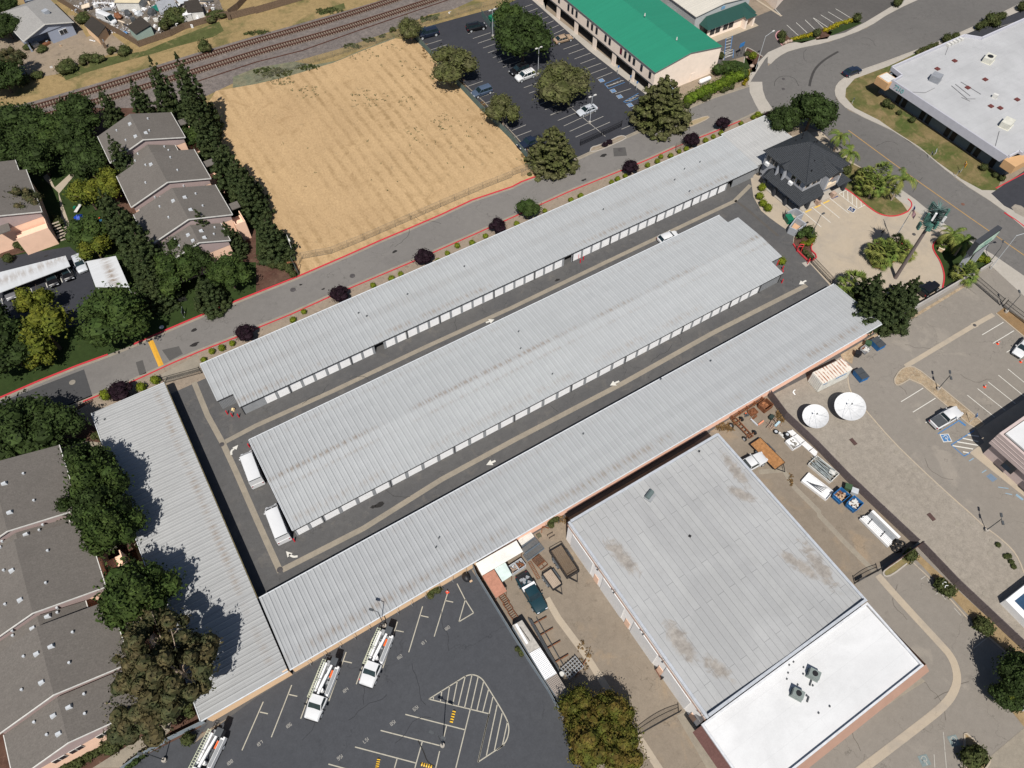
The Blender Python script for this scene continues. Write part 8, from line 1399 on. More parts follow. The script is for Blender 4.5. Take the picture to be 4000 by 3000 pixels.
z28 = (2800, 1500); ORW = pm('orange_brown_planks', (.30, .145, .055), .8, var=.3, sc=3)
deck_trailer(z28, (500, 735), (820, 1060), 2.1, .85, ORW, 'flatbed trailer with orange-brown planks in the scrap yard'); z18 = (1850, 2050)
deck_trailer(z18, (1060, 300), (1290, 650), 2.0, .7, pm('brown_mesh', (.1, .065, .04), .8), 'black-railed trailer with a brown mesh floor', True, .55); deck_trailer(z18, (945, 605), (1090, 810), 1.5, .65, pm('dusty_floor', (.33, .26, .2), .9), 'small trailer holding a little scrap beside the teal pickup', False, .25)
# rusty axle chassis
p, q = G(z28, 230, 460, .5), G(z28, 450, 690, .5); t = thing('rusty_chassis', 'long rusty wheeled chassis behind the plank trailer', 'chassis', (*p, 0), math.atan2(q[1]-p[1], q[0]-p[0])); L = math.dist(p, q); m = MB(); [m.bar((0, s_*.4, .55), (L, s_*.3, .55), .12, .16) for s_ in (-1, 1)]; [m.bar((L*i/6, -.45, .55), (L*i/6, .45, .55), .1, .12) for i in range(7)]; m.build('frame', RUST, t)
for x in (.5, L-.4):
    MB().bar((x, -1.0, .4), (x, 1.0, .4), .1, .1).build('axle', RUST, t)
    for sy in (-1, 1): wheel(t, x, sy*1.05, .4, .25)
# generic scrap builders
def scrap(name, label, cat, t_, x, y, parts, rz=0, z=0):
    """parts: (part name, material, list of boxes (x, y, z, sx, sy, sz, rz))"""
    t = thing(name, label, cat, (*G(t_, x, y, z), 0), rz)
    for nm, m_, bx in parts:
        for b in ([bx] if nm != 'pile' else [bx]):
            m = MB(); [m.box(*q) for q in b]; m.build(nm, m_, t)
    return t
def pile(seed, n, lx, ly, h, sz): rd = random.Random(seed); return [(rd.uniform(-lx, lx), rd.uniform(-ly, ly), rd.uniform(0, h), rd.uniform(*sz[0]), rd.uniform(*sz[1]), rd.uniform(.05, .16), rd.uniform(-.35, .35)+rd.choice((0, 0, 1.57))) for _ in range(n)]
def rods(seed, n, L, W_, h): rd = random.Random(seed); return [(rd.uniform(-.5, .5), rd.uniform(-W_, W_), rd.uniform(.3, h), L*rd.uniform(.5, 1), .06, .06, rd.uniform(-.2, .2)) for _ in range(n)]
def bin_open(label, t_, x, y, w, d, h, rz, m_, fill, fm, name='scrap_bin'):
    t = thing(name, label, 'scrap bin', (*G(t_, x, y, h*.6), 0), rz)
    for a in ((0, -d/2, w, .07), (0, d/2, w, .07)): MB().box(a[0], a[1], .05, a[2], a[3], h).build('side', m_, t)
    for a in ((-w/2, 0), (w/2, 0)): MB().box(a[0], 0, .05, .07, d-.08, h).build('end', m_, t)
    MB().box(0, 0, .06, w-.1, d-.1, .1).build('floor', m_, t); m = MB(); [m.box(q[0], q[1], q[2]+.15, *q[3:]) for q in fill]; m.build('contents', fm, t); return t
yr = -.95
bin_open('large rusty steel bin against the board fence corner', z28, 630, 280, 1.8, 1.5, 1.0, .08, RUST, pile(1, 5, .8, .6, .1, ((.3, .7), (.2, .4))), pm('rust_floor', (.3, .13, .06), .9)); bin_open('low rusty tray of scrap beside the rusty chassis', z28, 465, 365, 1.4, 1.0, .3, 0, RUST, pile(2, 14, .6, .4, .15, ((.1, .4), (.1, .2))), RUST)
bin_open('rusty scrap crate behind the teal pickup, right one', z18, 600, 520, 1.2, 1.2, .9, .05, GALV, pile(3, 22, .6, .5, .6, ((.1, .6), (.05, .2))), RUST); bin_open('rusty scrap crate behind the teal pickup, left one', z18, 515, 575, 1.2, 1.2, .9, .05, GALV, pile(4, 22, .6, .5, .6, ((.1, .6), (.05, .2))), pm('mixed_scrap', (.3, .22, .17), .7, var=.5, sc=4))
bin_open('white open truck bed lying beside the white pipes', z28, 990, 770, 1.7, 1.7, .55, -1.6, WHITE, pile(5, 10, .8, .5, .1, ((.2, .6), (.1, .3))), pm('grey_clutter', (.2, .19, .17), .8)); bin_open('long white truck box carrying dark rods', z28, 1300, 1330, 4.3, 1.9, .5, -1.36, WHITE, [(-.2+.2*i, -.5+.22*i, .45, 2.6-.3*i, .06, .06, .12*i) for i in range(5)], DGREY)
scrap('pipe_stack', 'long bundle of white channels lying along the board fence', 'pipes', z28, 1110, 770, [('channel', WHITE, [(0, -.32+.2*i, .1+.05*i, 5.6-.2*i, .17, .2, 0) for i in range(4)]), ('strap', BLACK, [(-1.6+1.6*i, 0, .42, .06, .95, .04, 0) for i in range(3)])], -1.47)
scrap('lumber_stack', 'large stack of white and grey beams near the curved gate', 'beams', (3300, 1900, .27125), 480, 620, [('white_beam', WHITE, [(0, -1.15+.17*i, .15+.1*(i % 3), 5.2-.25*(i % 3), .15, .5, 0) for i in range(6)]+[(.1, .95+.22*i, .2, 5.0, .2, .6, 0) for i in range(2)]), ('grey_beam', GREY, [(0, -.05+.2*i, .2, 4.6, .18, .55+.02*i, 0) for i in range(4)]), ('strap', BLACK, [(-1.4, -.55, .7, .07, 1.1, .25, .15)]), ('strap', BLACK, [(.9, -.55, .7, .07, 1.1, .25, .15)])], -1.53)
scrap('steel_rack', 'tangled rack of galvanised poles above the white truck box', 'scrap', z28, 1370, 1120, [('pole', pm('dull_poles', (.28, .31, .31), .5), rods(7, 34, 3.8, .9, .9)), ('rack_frame', OFFW, [(0, -1.1, .05, 4, .1, .5, 0), (0, 1.1, .05, 4, .1, .5, 0), (-2, 0, .05, .1, 2.2, .5, 0), (2, 0, .05, .1, 2.2, .5, 0)]), ('plate', OFFW, [(1.2, .3, .8, .9, .7, .05, .4)])], -1.42)
scrap('bumper_scrap', 'bent white and orange truck bumper lying in the scrap yard', 'scrap', z28, 540, 520, [('arm', GALV, [(-.5, .55, .1, 1.5, .2, .25, -1.5)]), ('stripe', pm('orange_white', (.6, .25, .15), .6), [(.35, -.1, .1, 1.2, .22, .25, .1)]), ('bracket', RUST, [(.1, 1.3, .1, 1.5, .14, .14, .1), (0, 1.1, .1, 1.4, .12, .12, .1)])])
scrap('scrap_heap', 'heap of twisted scrap and a pale blue part by the dry weeds', 'scrap', z28, 740, 530, [('bars', pm('mixed_scrap', (.3, .22, .17), .7), pile(9, 22, 1.2, .6, .4, ((.3, 1.3), (.04, .12)))), ('blue_part', pm('pale_blue_part', (.35, .47, .52), .4), [(.3, -.3, .3, 1.2, .35, .2, .1)])], .1)
scrap('engine_part', 'dark cabinet lying near the rusty bin', 'scrap', z28, 700, 445, [('cabinet', pm('dark_green_box', (.025, .04, .035), .5), [(0, 0, 0, .8, .6, .6, .2)]), ('handle', BLACK, [(.1, -.5, 0, .1, .5, .1, 0)])]); scrap('engine_part', 'small black and orange engine part by the rusty tray', 'scrap', z28, 385, 412, [('block', DGREY, pile(10, 8, .25, .25, .3, ((.1, .4), (.1, .3)))), ('cap', ORANGE, [(0, .3, .3, .2, .15, .1, 0)])]); scrap('engine_part', 'white hub part beside the loose wheel', 'scrap', z28, 825, 660, [('hub', OFFW, [(0, 0, 0, .35, .8, .3, .1), (0, -.6, 0, .2, .4, .15, .4)]), ('pin', DGREY, [(0, 0, .3, .1, .1, .1, 0)])])
def ring_(mb, x, y, z, R, r_, tilt=0):
    n, k = 16, 6; P = []; ct, st_ = math.cos(tilt), math.sin(tilt)
    for i in range(n):
        a = 2*math.pi*i/n
        for j in range(k): b = 2*math.pi*j/k; rr = R+r_*math.cos(b); X_, Y_, Z_ = rr*math.cos(a), rr*math.sin(a), r_*math.sin(b); P.append((x+X_*ct+Z_*st_, y+Y_, z-X_*st_+Z_*ct))
    return mb.add(P, [(i*k+j, i*k+(j+1) % k, ((i+1) % n)*k+(j+1) % k, ((i+1) % n)*k+j) for i in range(n) for j in range(k)])
def tyre(t_, x, y, z, lb, tilt=0, rim=False, R=.33):
    o = ring_(MB(), 0, 0, 0, R, .13).build('tyre', TYRE, smooth=60); p = G(t_, x, y, z); o.location = (*p, z+.1); o.rotation_euler = (tilt, 0, x % 3); tag(o, lb, 'tyre')
    if rim: MB().tube((0, 0, -.08), (0, 0, .08), R*.75, n=12).build('rim', GALV, o)
for x, y, z, lb, tl, rm in ((765, 622, .1, 'loose wheel with a bright rim in the scrap yard', 0, True), (905, 690, .1, 'bottom tyre of the dark stack beside the white channels', 0, False), (905, 680, .35, 'middle tyre of the dark stack beside the white channels', 0, False), (910, 660, .6, 'top wheel of the dark stack beside the white channels', .1, True)): tyre(z28, x, y, z, lb, tl, rm)
zf = (3300, 1900, .27125)
for x, y, z, lb, tl in ((745, 825, .3, 'upper left tyre of the heap by the fence corner', .3), (825, 830, .1, 'rightmost tyre of the heap by the fence corner', 0), (700, 870, .1, 'left tyre of the heap by the fence corner', 0), (770, 800, .5, 'topmost tyre of the heap by the fence corner', .5), (775, 900, .15, 'lower tyre of the heap by the fence corner', .2), (720, 910, .1, 'tyre in shade at the bottom of the heap', 0)): tyre(zf, x, y, z, lb, tl, False, .38)
# lean-tos in the left yard
def leanto(label, t_, pts, z, m_, posts=True):
    P = [G(t_, *p, z) for p in pts]; c = (sum(p[0] for p in P)/4, sum(p[1] for p in P)/4); t = thing('lean_to_roof', label, 'shelter', (*c, 0)); MB().prism(P, z, z+.07).build('roof', m_, t, True)
    for p in P: MB().tube((p[0]*.94+c[0]*.06, p[1]*.94+c[1]*.06, 0), (p[0]*.94+c[0]*.06, p[1]*.94+c[1]*.06, z), .05, n=5).build('post', RUST, t, True)
leanto('long off-white stained lean-to roof against the peach wall', z18, [(25, 505), (555, 205), (640, 350), (110, 660)], 2.3, flat_roof('stained_white_sheet', (1.0, .97, .9), None, .6)); leanto('pale mint sheet roof joined to the long lean-to', z18, [(270, 570), (410, 490), (500, 655), (375, 740)], 2.1, pm('mint_sheet', (.5, .58, .55), .6)); leanto('orange-red sheet roof beside the blue-grey fence', z18, [(112, 665), (265, 580), (430, 860), (290, 950)], 2.0, pm('salmon_sheet', (.36, .17, .115), .8, var=.2))
def cont(label, t_, pts, z, m_):
    P = [G(t_, *p, z) for p in pts]; t = thing('storage_container', label, 'container', (*P[0], 0)); MB().prism([(p[0], p[1]) for p in P], 0, z-.06).build('walls', SLAT_B, t, True); MB().prism(P, z-.05, z).build('roof', m_, t, True); return t
RW = ribbed_wall
cont('grey-boarded container roof with a strip of white on it, upper of three', '22', [(2, 735), (65, 700), (180, 875), (110, 915)], 2.3, pm('grey_ribbed_sheet', (.33, .31, .28), .8, var=.25, sc=3)); cont('bright white corrugated container roof between two grey ones', '22', [(112, 917), (182, 877), (290, 1045), (215, 1090)], 2.4, ribbed_wall('white_corrugated', (.85, .85, .86))); cont('brownish corrugated container roof running under the orange tree', '22', [(217, 1092), (292, 1047), (360, 1160), (310, 1230)], 2.3, ribbed_wall('brown_corrugated', (.30, .26, .23)))
scrap('white_board', 'long white board lying on the grey container roof', 'board', '22', 62, 790, [('board', WHITE, [(0, 0, 2.32, 2.9, .32, .06, 0)]), ('dark_pipe', BLACK, [(.2, .35, 2.32, 2.2, .07, .06, .1)])], -1.6, 2.3)
scrap('pipe_rack', 'row of long dark pipes on rusty supports beside the containers', 'pipes', '22', 225, 850, [('pipe', DGREY, [(0, -.55+.14*i, .5+.05*(i % 2), 8.0-.4*i, .1, .1, 0) for i in range(3)]+[(0, .45, .5, 7, .07, .07, 0)]), ('rusty_support', RUST, [(x, .55, .38, .12, 2.4, .1, 0) for x in (-3, -1.3, .6, 2.6)])], -1.62, .5)
scrap('metal_grille', 'grid of square tubes stacked above a glass-topped drum', 'grating', '22', 390, 1010, [('bar', GREY, [(0, -.8+.4*i, .5, 2.6, .09, .09, 0) for i in range(5)]+[(-1.2+.4*i, 0, .6, .09, 1.8, .09, 0) for i in range(7)]), ('rusty_frame', RUST, [(.9, -.7, .1, 2.6, .1, .3, .3)])], .12, .5)
t = thing('drum', 'pale drum beside the grid of square tubes', 'drum', (*G('22', 322, 1048, .9), 0)); MB().tube((0, 0, 0), (0, 0, .9), .33, n=16).build('barrel', GREY, t); MB().tube((0, 0, .9), (0, 0, .95), .3, n=16).build('lid', OFFW, t)
def panelgrid(label, t_, x, y, w, d, rz, m_, n=14, z=.3, name='gate_panel'):
    return scrap(name, label, 'panel', t_, x, y, [('bar', m_, [(-w/2+w*i/n, 0, z, .05, d, .05, 0) for i in range(n+1)]), ('rail', m_, [(0, -d/2, z, w, .08, .08, 0), (0, d/2, z, w, .08, .08, 0)])], rz, z)
BG = pm('blue_grey_bars', (.1, .13, .16), .6)
panelgrid('blue-grey barred panel leaning nearest the white lean-to', z18, 730, 270, 2.6, 1.1, .09, BG, 20, .7); panelgrid('second blue-grey barred panel with a rusty edge', z18, 780, 355, 3.0, 1.0, .09, BG, 20, .3); panelgrid('upright brown barred gate section behind the small trailer', z18, 840, 465, 1.3, 1.2, .15, RUST, 8, .4); panelgrid('long thin rusty frame beside the teal pickup bed', z18, 785, 590, 2.7, .4, -1.65, RUST, 12, .1); panelgrid('small rusty arched frame beside the trailer', z18, 900, 530, 1.3, .6, .12, RUST, 2, .3); panelgrid('row of rusty frames behind the blue-grey fence, upper', z18, 390, 960, 1.7, .8, -1.5, RUST, 6, .3); panelgrid('row of rusty frames behind the blue-grey fence, middle', z18, 445, 1060, 1.3, .8, -1.5, RUST, 4, .3); panelgrid('row of rusty frames behind the blue-grey fence, lower', z18, 510, 1170, 1.3, .8, -1.5, RUST, 4, .3)
scrap('white_slabs', 'white slabs stacked against the wall above the barred panels', 'slabs', z18, 690, 210, [('slab', OFFW, [(0, -.2+.25*i, .3+.1*i, 2.3, .3, .1, 0) for i in range(4)]), ('prop', WOOD, [(0, 0, 0, 2, .9, .25, 0)])], .15)
scrap('brown_frame_chair', 'small green metal chair frame near the wall', 'chair frame', z18, 845, 155, [('seat', pm('olive_metal', (.08, .08, .05), .6), [(0, 0, .4, .6, .6, .05, 0)]), ('leg', BLACK, [(a, b, 0, .05, .05, .4, 0) for a in (-.25, .25) for b in (-.25, .25)])]); scrap('metal_bench_frame', 'thin metal bench frame beside the chair frame', 'frame', z18, 1000, 150, [('bar', BLACK, [(0, -.25, .4, 1.0, .05, .05, 0), (0, .25, .4, 1, .05, .05, 0)]), ('leg', BLACK, [(a, b, 0, .05, .05, .4, 0) for a in (-.4, .4) for b in (-.25, .25)])]); scrap('rusty_a_frame', 'rusty A-shaped frame leaning on the peach wall', 'frame', z18, 905, 50, [('bar', RUST, [(-.25, 0, .2, 1.2, .1, .1, .9), (.25, 0, .2, 1.2, .1, .1, -.9)]), ('cross', RUST, [(0, 0, .3, .6, .08, .08, 0)])])
scrap('rusty_shelf', 'long rusty rack along the peach wall behind the chassis', 'rack', z28, 390, 320, [('beam', RUST, [(0, -.12, .3, 7, .12, .2, 0), (0, .15, .6, 7, .12, .12, 0)]), ('upright', RUST, [(-3.2+1.6*i, 0, 0, .12, .4, 1, 0) for i in range(5)])], .03, .4)
scrap('red_door_stand', 'brown stand leaning by the second last bay door of the warehouse', 'stand', '22', 945, 1055, [('board', pm('brown_board', (.14, .06, .04), .8), [(0, 0, .3, 1.5, .1, .1, 0), (0, .3, .9, 1.5, .1, .1, 0)]), ('leg', BLACK, [(-.7, .1, 0, .08, .3, 1, 0), (.7, .1, 0, .08, .3, 1, 0)])], -1.65)
t = thing('wheel_chock', 'black covered barbecue-like lump in the corner of the truck lot', 'machine', (*G('12', 1362, 425, .4), 0)); MB().blob(0, 0, .5, .55, .75, .5, 12, 6).build('cover', BLACK, t, smooth=60); MB().box(.35, -.7, 0, .4, .25, .2).build('base', CARD, t); t.name = 'covered_machine'
# --- bollards, hydrants, cones
def bollard(t_, x, y, lb, h=1.0, m_=RED, group='red bollards in the storage compound'):
    p = G(t_, x, y); t = thing('bollard', lb, 'bollard', (*p, 0), 0, group); MB().tube((0, 0, 0), (0, 0, h), .1, n=10).build('post', m_, t); MB().blob(0, 0, h, .1, .1, .06, 10, 4).build('cap', m_, t)
z6 = (600, 1400)
for t_, x, y, lb in ((z6, 962, 725, 'red bollard nearest the yellow hydrant, first of three'), (z6, 1025, 755, 'middle red bollard of the three at the building corner'), (z6, 1110, 765, 'third red bollard, beside the grey corner panel'), (z6, 1245, 1150, 'red bollard between the van and the central roof corner'), ('12', 252, 192, 'red bollard at the lower corner of the central building'), (zb, 1012, 845, 'red bollard at the stepped end, upper'), (zb, 1008, 900, 'red bollard at the stepped end, at the roof tip'), (zb, 1005, 1015, 'red bollard at the stepped end, lowest'), ('21', 442, 45, 'red bollard left of the open storage bay by the red frame'), ('21', 462, 27, 'red bollard right of the red frame at the open bay')): bollard(t_, x, y, lb)
def red_frame(t_, x, y, lb, s=1.0, rz=0):
    p = G(t_, x, y); t = thing('red_pipe_frame', lb, 'pipe frame', (*p, 0), rz)
    for a in (-.25, .25): MB().tube((a*s, 0, 0), (a*s, 0, 1.3*s), .07, n=6).build('post', RED, t)
    MB().tube((-.35*s, 0, .9*s), (.35*s, 0, .9*s), .05, n=6).build('crossbar', RED, t); MB().tube((-.25*s, 0, 1.3*s), (.25*s, 0, 1.3*s), .07, n=6).build('crossbar', RED, t)
red_frame(z6, 935, 610, 'red pipe frame against the grey corner wall', 1.0, .5); red_frame('21', 434, 12, 'red pipe frame beside the open storage bay', .8, .4); red_frame(zb, 945, 785, 'red valve pipes on the stepped end wall', .9, .3); red_frame(zb, 1225, 610, 'tall red frame standing on the red-kerbed strip at the gate', 1.5, -.6); red_frame(zb, 1345, 760, 'red frame post on the white pad by the gate', .9, .4); red_frame('20', 1268, 1262, 'small red box frame on a storage door near the office', .5, 0)
t = thing('fire_hydrant', 'yellow-white fire hydrant by the corner bollards', 'fire hydrant', (*G(z6, 1040, 680), 0)); MB().tube((0, 0, 0), (0, 0, .6), .16, .13, 10).build('barrel', pm('cream_yellow', (.75, .55, .3), .5), t); MB().blob(0, 0, .62, .2, .2, .16, 10, 5).build('cap', pm('cream_yellow', (.75, .55, .3), .5), t); MB().tube((-.28, 0, .4), (.28, 0, .4), .08, n=8).build('nozzle', pm('cream_yellow', (.75, .55, .3), .5), t)
CONE = pm('cone_orange', (.7, .07, .02), .5)
for t_, x, y, lb in (('31', 1402, 850, 'orange cone between the parking lines of the right lot'), ('31', 1487, 570, 'orange cone alone near the top bays of the right lot'), ('31', 1636, 688, 'orange cone beside the white car at the right edge'), ('12', 680, 1087, 'red cone at the front bumper of the bucket truck'), ('12', 1241, 520, 'dark red cone at the tip of a parking line in the truck lot'), ('12', 360, 1318, 'red cone in front of the middle bucket truck')):
    t = thing('traffic_cone', lb, 'traffic cone', (*G(t_, x, y), 0)); MB().box(0, 0, 0.03, .4, .4, .04).build('base', CONE, t); MB().tube((0, 0, .06), (0, 0, .75), .16, .03, 10).build('cone', CONE, t); MB().tube((0, 0, .38), (0, 0, .52), .112, .082, 10).build('white_band', WHITE, t)
# speed bump, striped posts, manholes
def bump(label, pts, w, name, mats, n, h=.07):
    a, b = Vector(pts[0]), Vector(pts[1]); t = thing(name, label, 'speed bump', (*a, 0)); L = (b-a).length; d = (b-a)/L
    for i in range(n):
        k = i % 2; m = MB(); p, q = a+d*L*i/n, a+d*L*(i+1)/n; nx = Vector((-d.y, d.x))*w/2; m.add([(*(p-nx), .05), (*(p), .05+h), (*(p+nx), .05), (*(q-nx), .05), (*q, .05+h), (*(q+nx), .05)], [(0, 1, 4, 3), (1, 2, 5, 4), (0, 2, 1), (3, 4, 5)])
        m.build('stripe', mats[k], t, True)
YB = paint('speed_bump_yellow', (.68, .36, .04), .45)
bump('yellow speed bump across the left part of the road', GP(('01', [(977, 552), (1045, 712)])), .85, 'speed_bump', (YB, YB), 6)
for a, b, lb in (((1287, 1282), (1265, 1365), 'black and yellow wheel stop near the twin-headed lamp'), ((797, 1595), (783, 1665), 'black and yellow wheel stop at the bottom edge'), ((1065, 1632), (1140, 1652), 'black and yellow wheel stop beside the crack at the bottom edge')): bump(lb, GP(('12', [a, b])), .42, 'wheel_stop', (pm('stop_black', (.02, .02, .02), .7), YELLOW), 10, .1)
DISC = pm('gravel_disc', (.23, .205, .17), .9)
m_h = pm('cast_iron', (.06, .055, .055), .8, var=.3)
for i, (t_, x, y, r, mm, lb) in enumerate((('01', 1438, 1222, .38, m_h, 'manhole where two concrete drains meet'), ('12', 155, 375, .42, m_h, 'round grate in the corner of the concrete drain'), ('20', 703, 972, .55, m_h, 'large manhole in the road beside the upper lot entrance'), ('30', 100, 513, .38, m_h, 'upper of two manholes in the curved street'), ('30', 99, 578, .38, m_h, 'lower of two manholes in the curved street'), ('11', 625, 130, .5, m_h, 'faded manhole in the road above two lime bushes'), ('11', 240, 220, .5, m_h, 'faded manhole in the road near the purple trees'), ('01', 470, 820, .5, pm('tan_iron', (.2, .18, .15), .8), 'tan manhole in the dark patched asphalt'), ('31', 1338, 450, .3, m_h, 'small drain cover on the pale pad'), ('30', 1262, 1325, .35, pm('rust_iron', (.14, .07, .05), .8), 'rusty manhole in the street by the forecourt'), ('30', 945, 1520, .35, m_h, 'dark cover on the forecourt by the cell tower'), ('01', 1048, 463, .4, OFFW, 'white round cover on the lawn near the red kerb'),
  ('31', 467, 1270, .4, DISC, 'pale disc in the gravel, left one'), ('31', 653, 1455, .45, DISC, 'pale disc in the gravel, lower left'), ('31', 760, 1207, .33, DISC, 'pale disc by the gravel kerb, upper'), ('31', 739, 1277, .33, DISC, 'pale disc below the upper one'), ('31', 830, 1275, .33, DISC, 'faint disc near the gravel kerb'), ('31', 948, 1385, .35, DISC, 'pale disc beside the pale kerb joint'), ('31', 930, 1458, .33, DISC, 'pale disc in the middle of the gravel'), ('31', 1025, 1455, .3, DISC, 'tiny pale disc right of the middle one'), ('32', 893, 32, .5, DISC, 'large pale disc near the brown plate'), ('32', 1227, 75, .35, DISC, 'pale disc near the slim lamp'), ('32', 1325, 73, .3, DISC, 'pale disc left of the slim lamp base'), ('32', 1450, 190, .35, DISC, 'pale disc right of the slim lamp base'), ('32', 1437, 273, .35, DISC, 'pale disc above the lone weed clumps'), ('32', 1168, 303, .45, DISC, 'faint large disc in the lower gravel'), ('32', 1408, 535, .42, DISC, 'pale disc near the white enclosure'))):
    o = MB().tube((0, 0, 0), (0, 0, .03), r, n=18).build('manhole_cover' if mm in (m_h,) else 'round_cover', mm); o.location = (*G(t_, x, y), .05); tag(o, lb, 'manhole' if mm is m_h else 'cover')
for t_, x, y, lb in (('31', 552, 1205, 'brown steel plate in the gravel below the dishes'), ('32', 1057, 33, 'brown steel plate in the gravel near the beam stack')): o = MB().box(0, 0, .05, 1.2, .65, .04, -1.65).build('steel_plate', pm('brown_plate', (.07, .04, .035), .7)); o.location = (*G(t_, x, y), 0); tag(o, lb, 'plate')
# stone block, boulders, heaps
rk = pm('boulder_stone', (.33, .25, .2), .9, var=.25)
for i, (x, y, r, w_) in enumerate(((1640, 580, .45, 'by the pink kerb bend'), (1725, 625, .5, 'in the middle of the pink-kerbed planter'), (1762, 605, .5, 'beside the golden hedge end'), (1803, 600, .45, 'touching the golden hedge'), (1692, 632, .35, 'at the tip of the pink kerb'), (1240, 960, .6, 'left of the curved street lamp'), (1165, 830, .4, 'under the bright round bush'), (2190, 545, .5, 'between the two golden hedges'))):
    o = MB().blob(0, 0, .2, r, r*.8, .35, 9, 6, .12, random.Random(i)).build('boulder', rk, smooth=60); o.location = (*G(Zc, x, y), 0); tag(o, 'rounded tan boulder '+w_, 'boulder', 'boulders in the corner planters')
t = thing('stone_block', 'tan stone block on the sign lawn', 'stone', (*G((3600, 800, .2411), 345, 690, .6), 0), .3); MB().box(0, 0, .02, 1.5, .9, .7).build('block', ST_TAN, t); MB().box(0, 0, .72, 1.6, 1.0, .08).build('cap', CREAM_P, t)
o = MB().blob(0, 0, .2, 1.6, 1.2, 1.1, 22, 12, .16, random.Random(3)).build('foil_heap', pm('crinkled_foil', (.5, .52, .56), .3, .6, .5, 6)); o.location = (*G('32', 1640, 1215), 0); tag(o, 'crinkled silver-covered heap cut off by the right edge', 'covered heap')
# playground, barbecue pots
t = thing('play_structure', 'playground frame with a blue roof, yellow slide and red-blue beam', 'playground', (*G('00', 525, 1435, 1.2), 0)); MB().add([(-.8, -.8, 2), (.8, -.8, 2), (.8, .8, 2), (-.8, .8, 2), (0, 0, 2.9)], [(0, 1, 4), (1, 2, 4), (2, 3, 4), (3, 0, 4)]).build('roof', pm('play_blue', (.01, .05, .35), .5), t)
for a in (-.7, .7):
    for b_ in (-.7, .7): MB().tube((a, b_, 0), (a, b_, 2), .06).build('post', pm('play_blue', (.01, .05, .35), .5), t)
MB().bar((.4, -.9, 1.0), (3.4, -1.6, 1.0), .7, .12).build('bridge', pm('play_light_blue', (.05, .25, .5), .5), t); MB().bar((.4, -.4, 1.4), (3.3, -1.1, 1.4), .15, .15).build('rail', pm('play_red', (.55, .05, .03), .5), t); MB().bar((-.2, -1.2, 1.0), (-.5, -2.2, .3), .6, .12).build('slide', YELLOW, t)
t = thing('play_table', 'small white and green table on the garden lawn', 'table', (*G('00', 505, 1350, .5), 0), .9); MB().box(0, 0, .5, 2.2, .6, .07).build('top', OFFW, t); MB().box(0, .6, .5, .6, .4, .3).build('seat', GREEN_P, t)
for x, y, lb in ((38, 1617, 'left'), (85, 1605, 'right')): t = thing('plant_pot', 'round pale pot by the apartment wall, the %s one of two' % lb, 'plant pot', (*G('00', x, y), 0)); MB().tube((0, 0, 0), (0, 0, .5), .3, .38, 12).build('pot', GALV, t); MB().tube((0, 0, .5), (0, 0, 1.3), .02, n=4).build('stem', BARK, t)
# motorcycle by the office
t = thing('motorcycle', 'dark motorcycle parked at the office corner', 'motorcycle', (*G(zo, 245, 775, .4), 0), -1.1)
for x in (-.65, .65): ring_(MB(), 0, 0, 0, .27, .07).build('wheel', TYRE, t).rotation_euler = (math.pi/2, 0, 0); t.children[-1].location = (x, 0, .34)
MB().loft([[(x, -w_, z_-h_), (x, w_, z_-h_), (x, w_*.7, z_+h_), (x, -w_*.7, z_+h_)] for x, w_, z_, h_ in ((-.7, .08, .75, .06), (-.2, .16, .7, .12), (.2, .18, .8, .16), (.5, .1, .8, .1))]).build('body', BLACK, t); MB().tube((.45, -.35, 1.0), (.45, .35, 1.0), .03).tube((.65, 0, .4), (.45, 0, 1.0), .04).build('handlebar', GALV, t)
# bicycle-like dry plant & white pieces
for x, y, lb in ((1150, 470, 'upper'), (1165, 492, 'lower')):
    arc = [(.35*math.cos(a), .35*math.sin(a), 1.75) for a in [R_(v) for v in range(20, 170, 25)]]; o = MB().path(arc, .05, 4).build('white_hoop', WHITE); o.location = (*G('32', x, y, 1.75), 0); tag(o, 'white curved piece on the joined dark bushes, the %s one' % lb, 'curved piece')
for t_, x, y, z, lb in (('31', 170, 880, .1, 'white L-shaped scrap on the gravel by the peach wall'), ('31', 723, 523, .1, 'small white rag on the river rock'), ('10', 1256, 82, .1, 'white bag by the rail fence')): o = MB().add([(-.4, 0, .05), (.4, .1, .05), (.35, .25, .05), (-.1, .2, .12), (-.3, -.6, .05), (-.45, -.5, .05)], [(0, 1, 2, 3), (0, 3, 4, 5)]).build('white_litter', WHITE); o.location = (*G(t_, x, y), .04); tag(o, lb, 'litter')
# white bench roof by the green building, plinths
t = thing('white_tank', 'long white wrapped object by the end wall behind the hedge', 'tank', (*G('20', 1250, 520, .6), 0), .0); MB().loft([[(x, .5*math.cos(a)*k, .7+.5*math.sin(a)*k) for a in [math.pi*i/5 for i in range(10)]] for x, k in ((-1.6, .6), (-1.3, 1), (1.3, 1), (1.6, .6))]).build('tank_body', WHITE, t, smooth=50); MB().box(0, 0, 0, 2.4, .6, .35).build('stand', GREY, t)
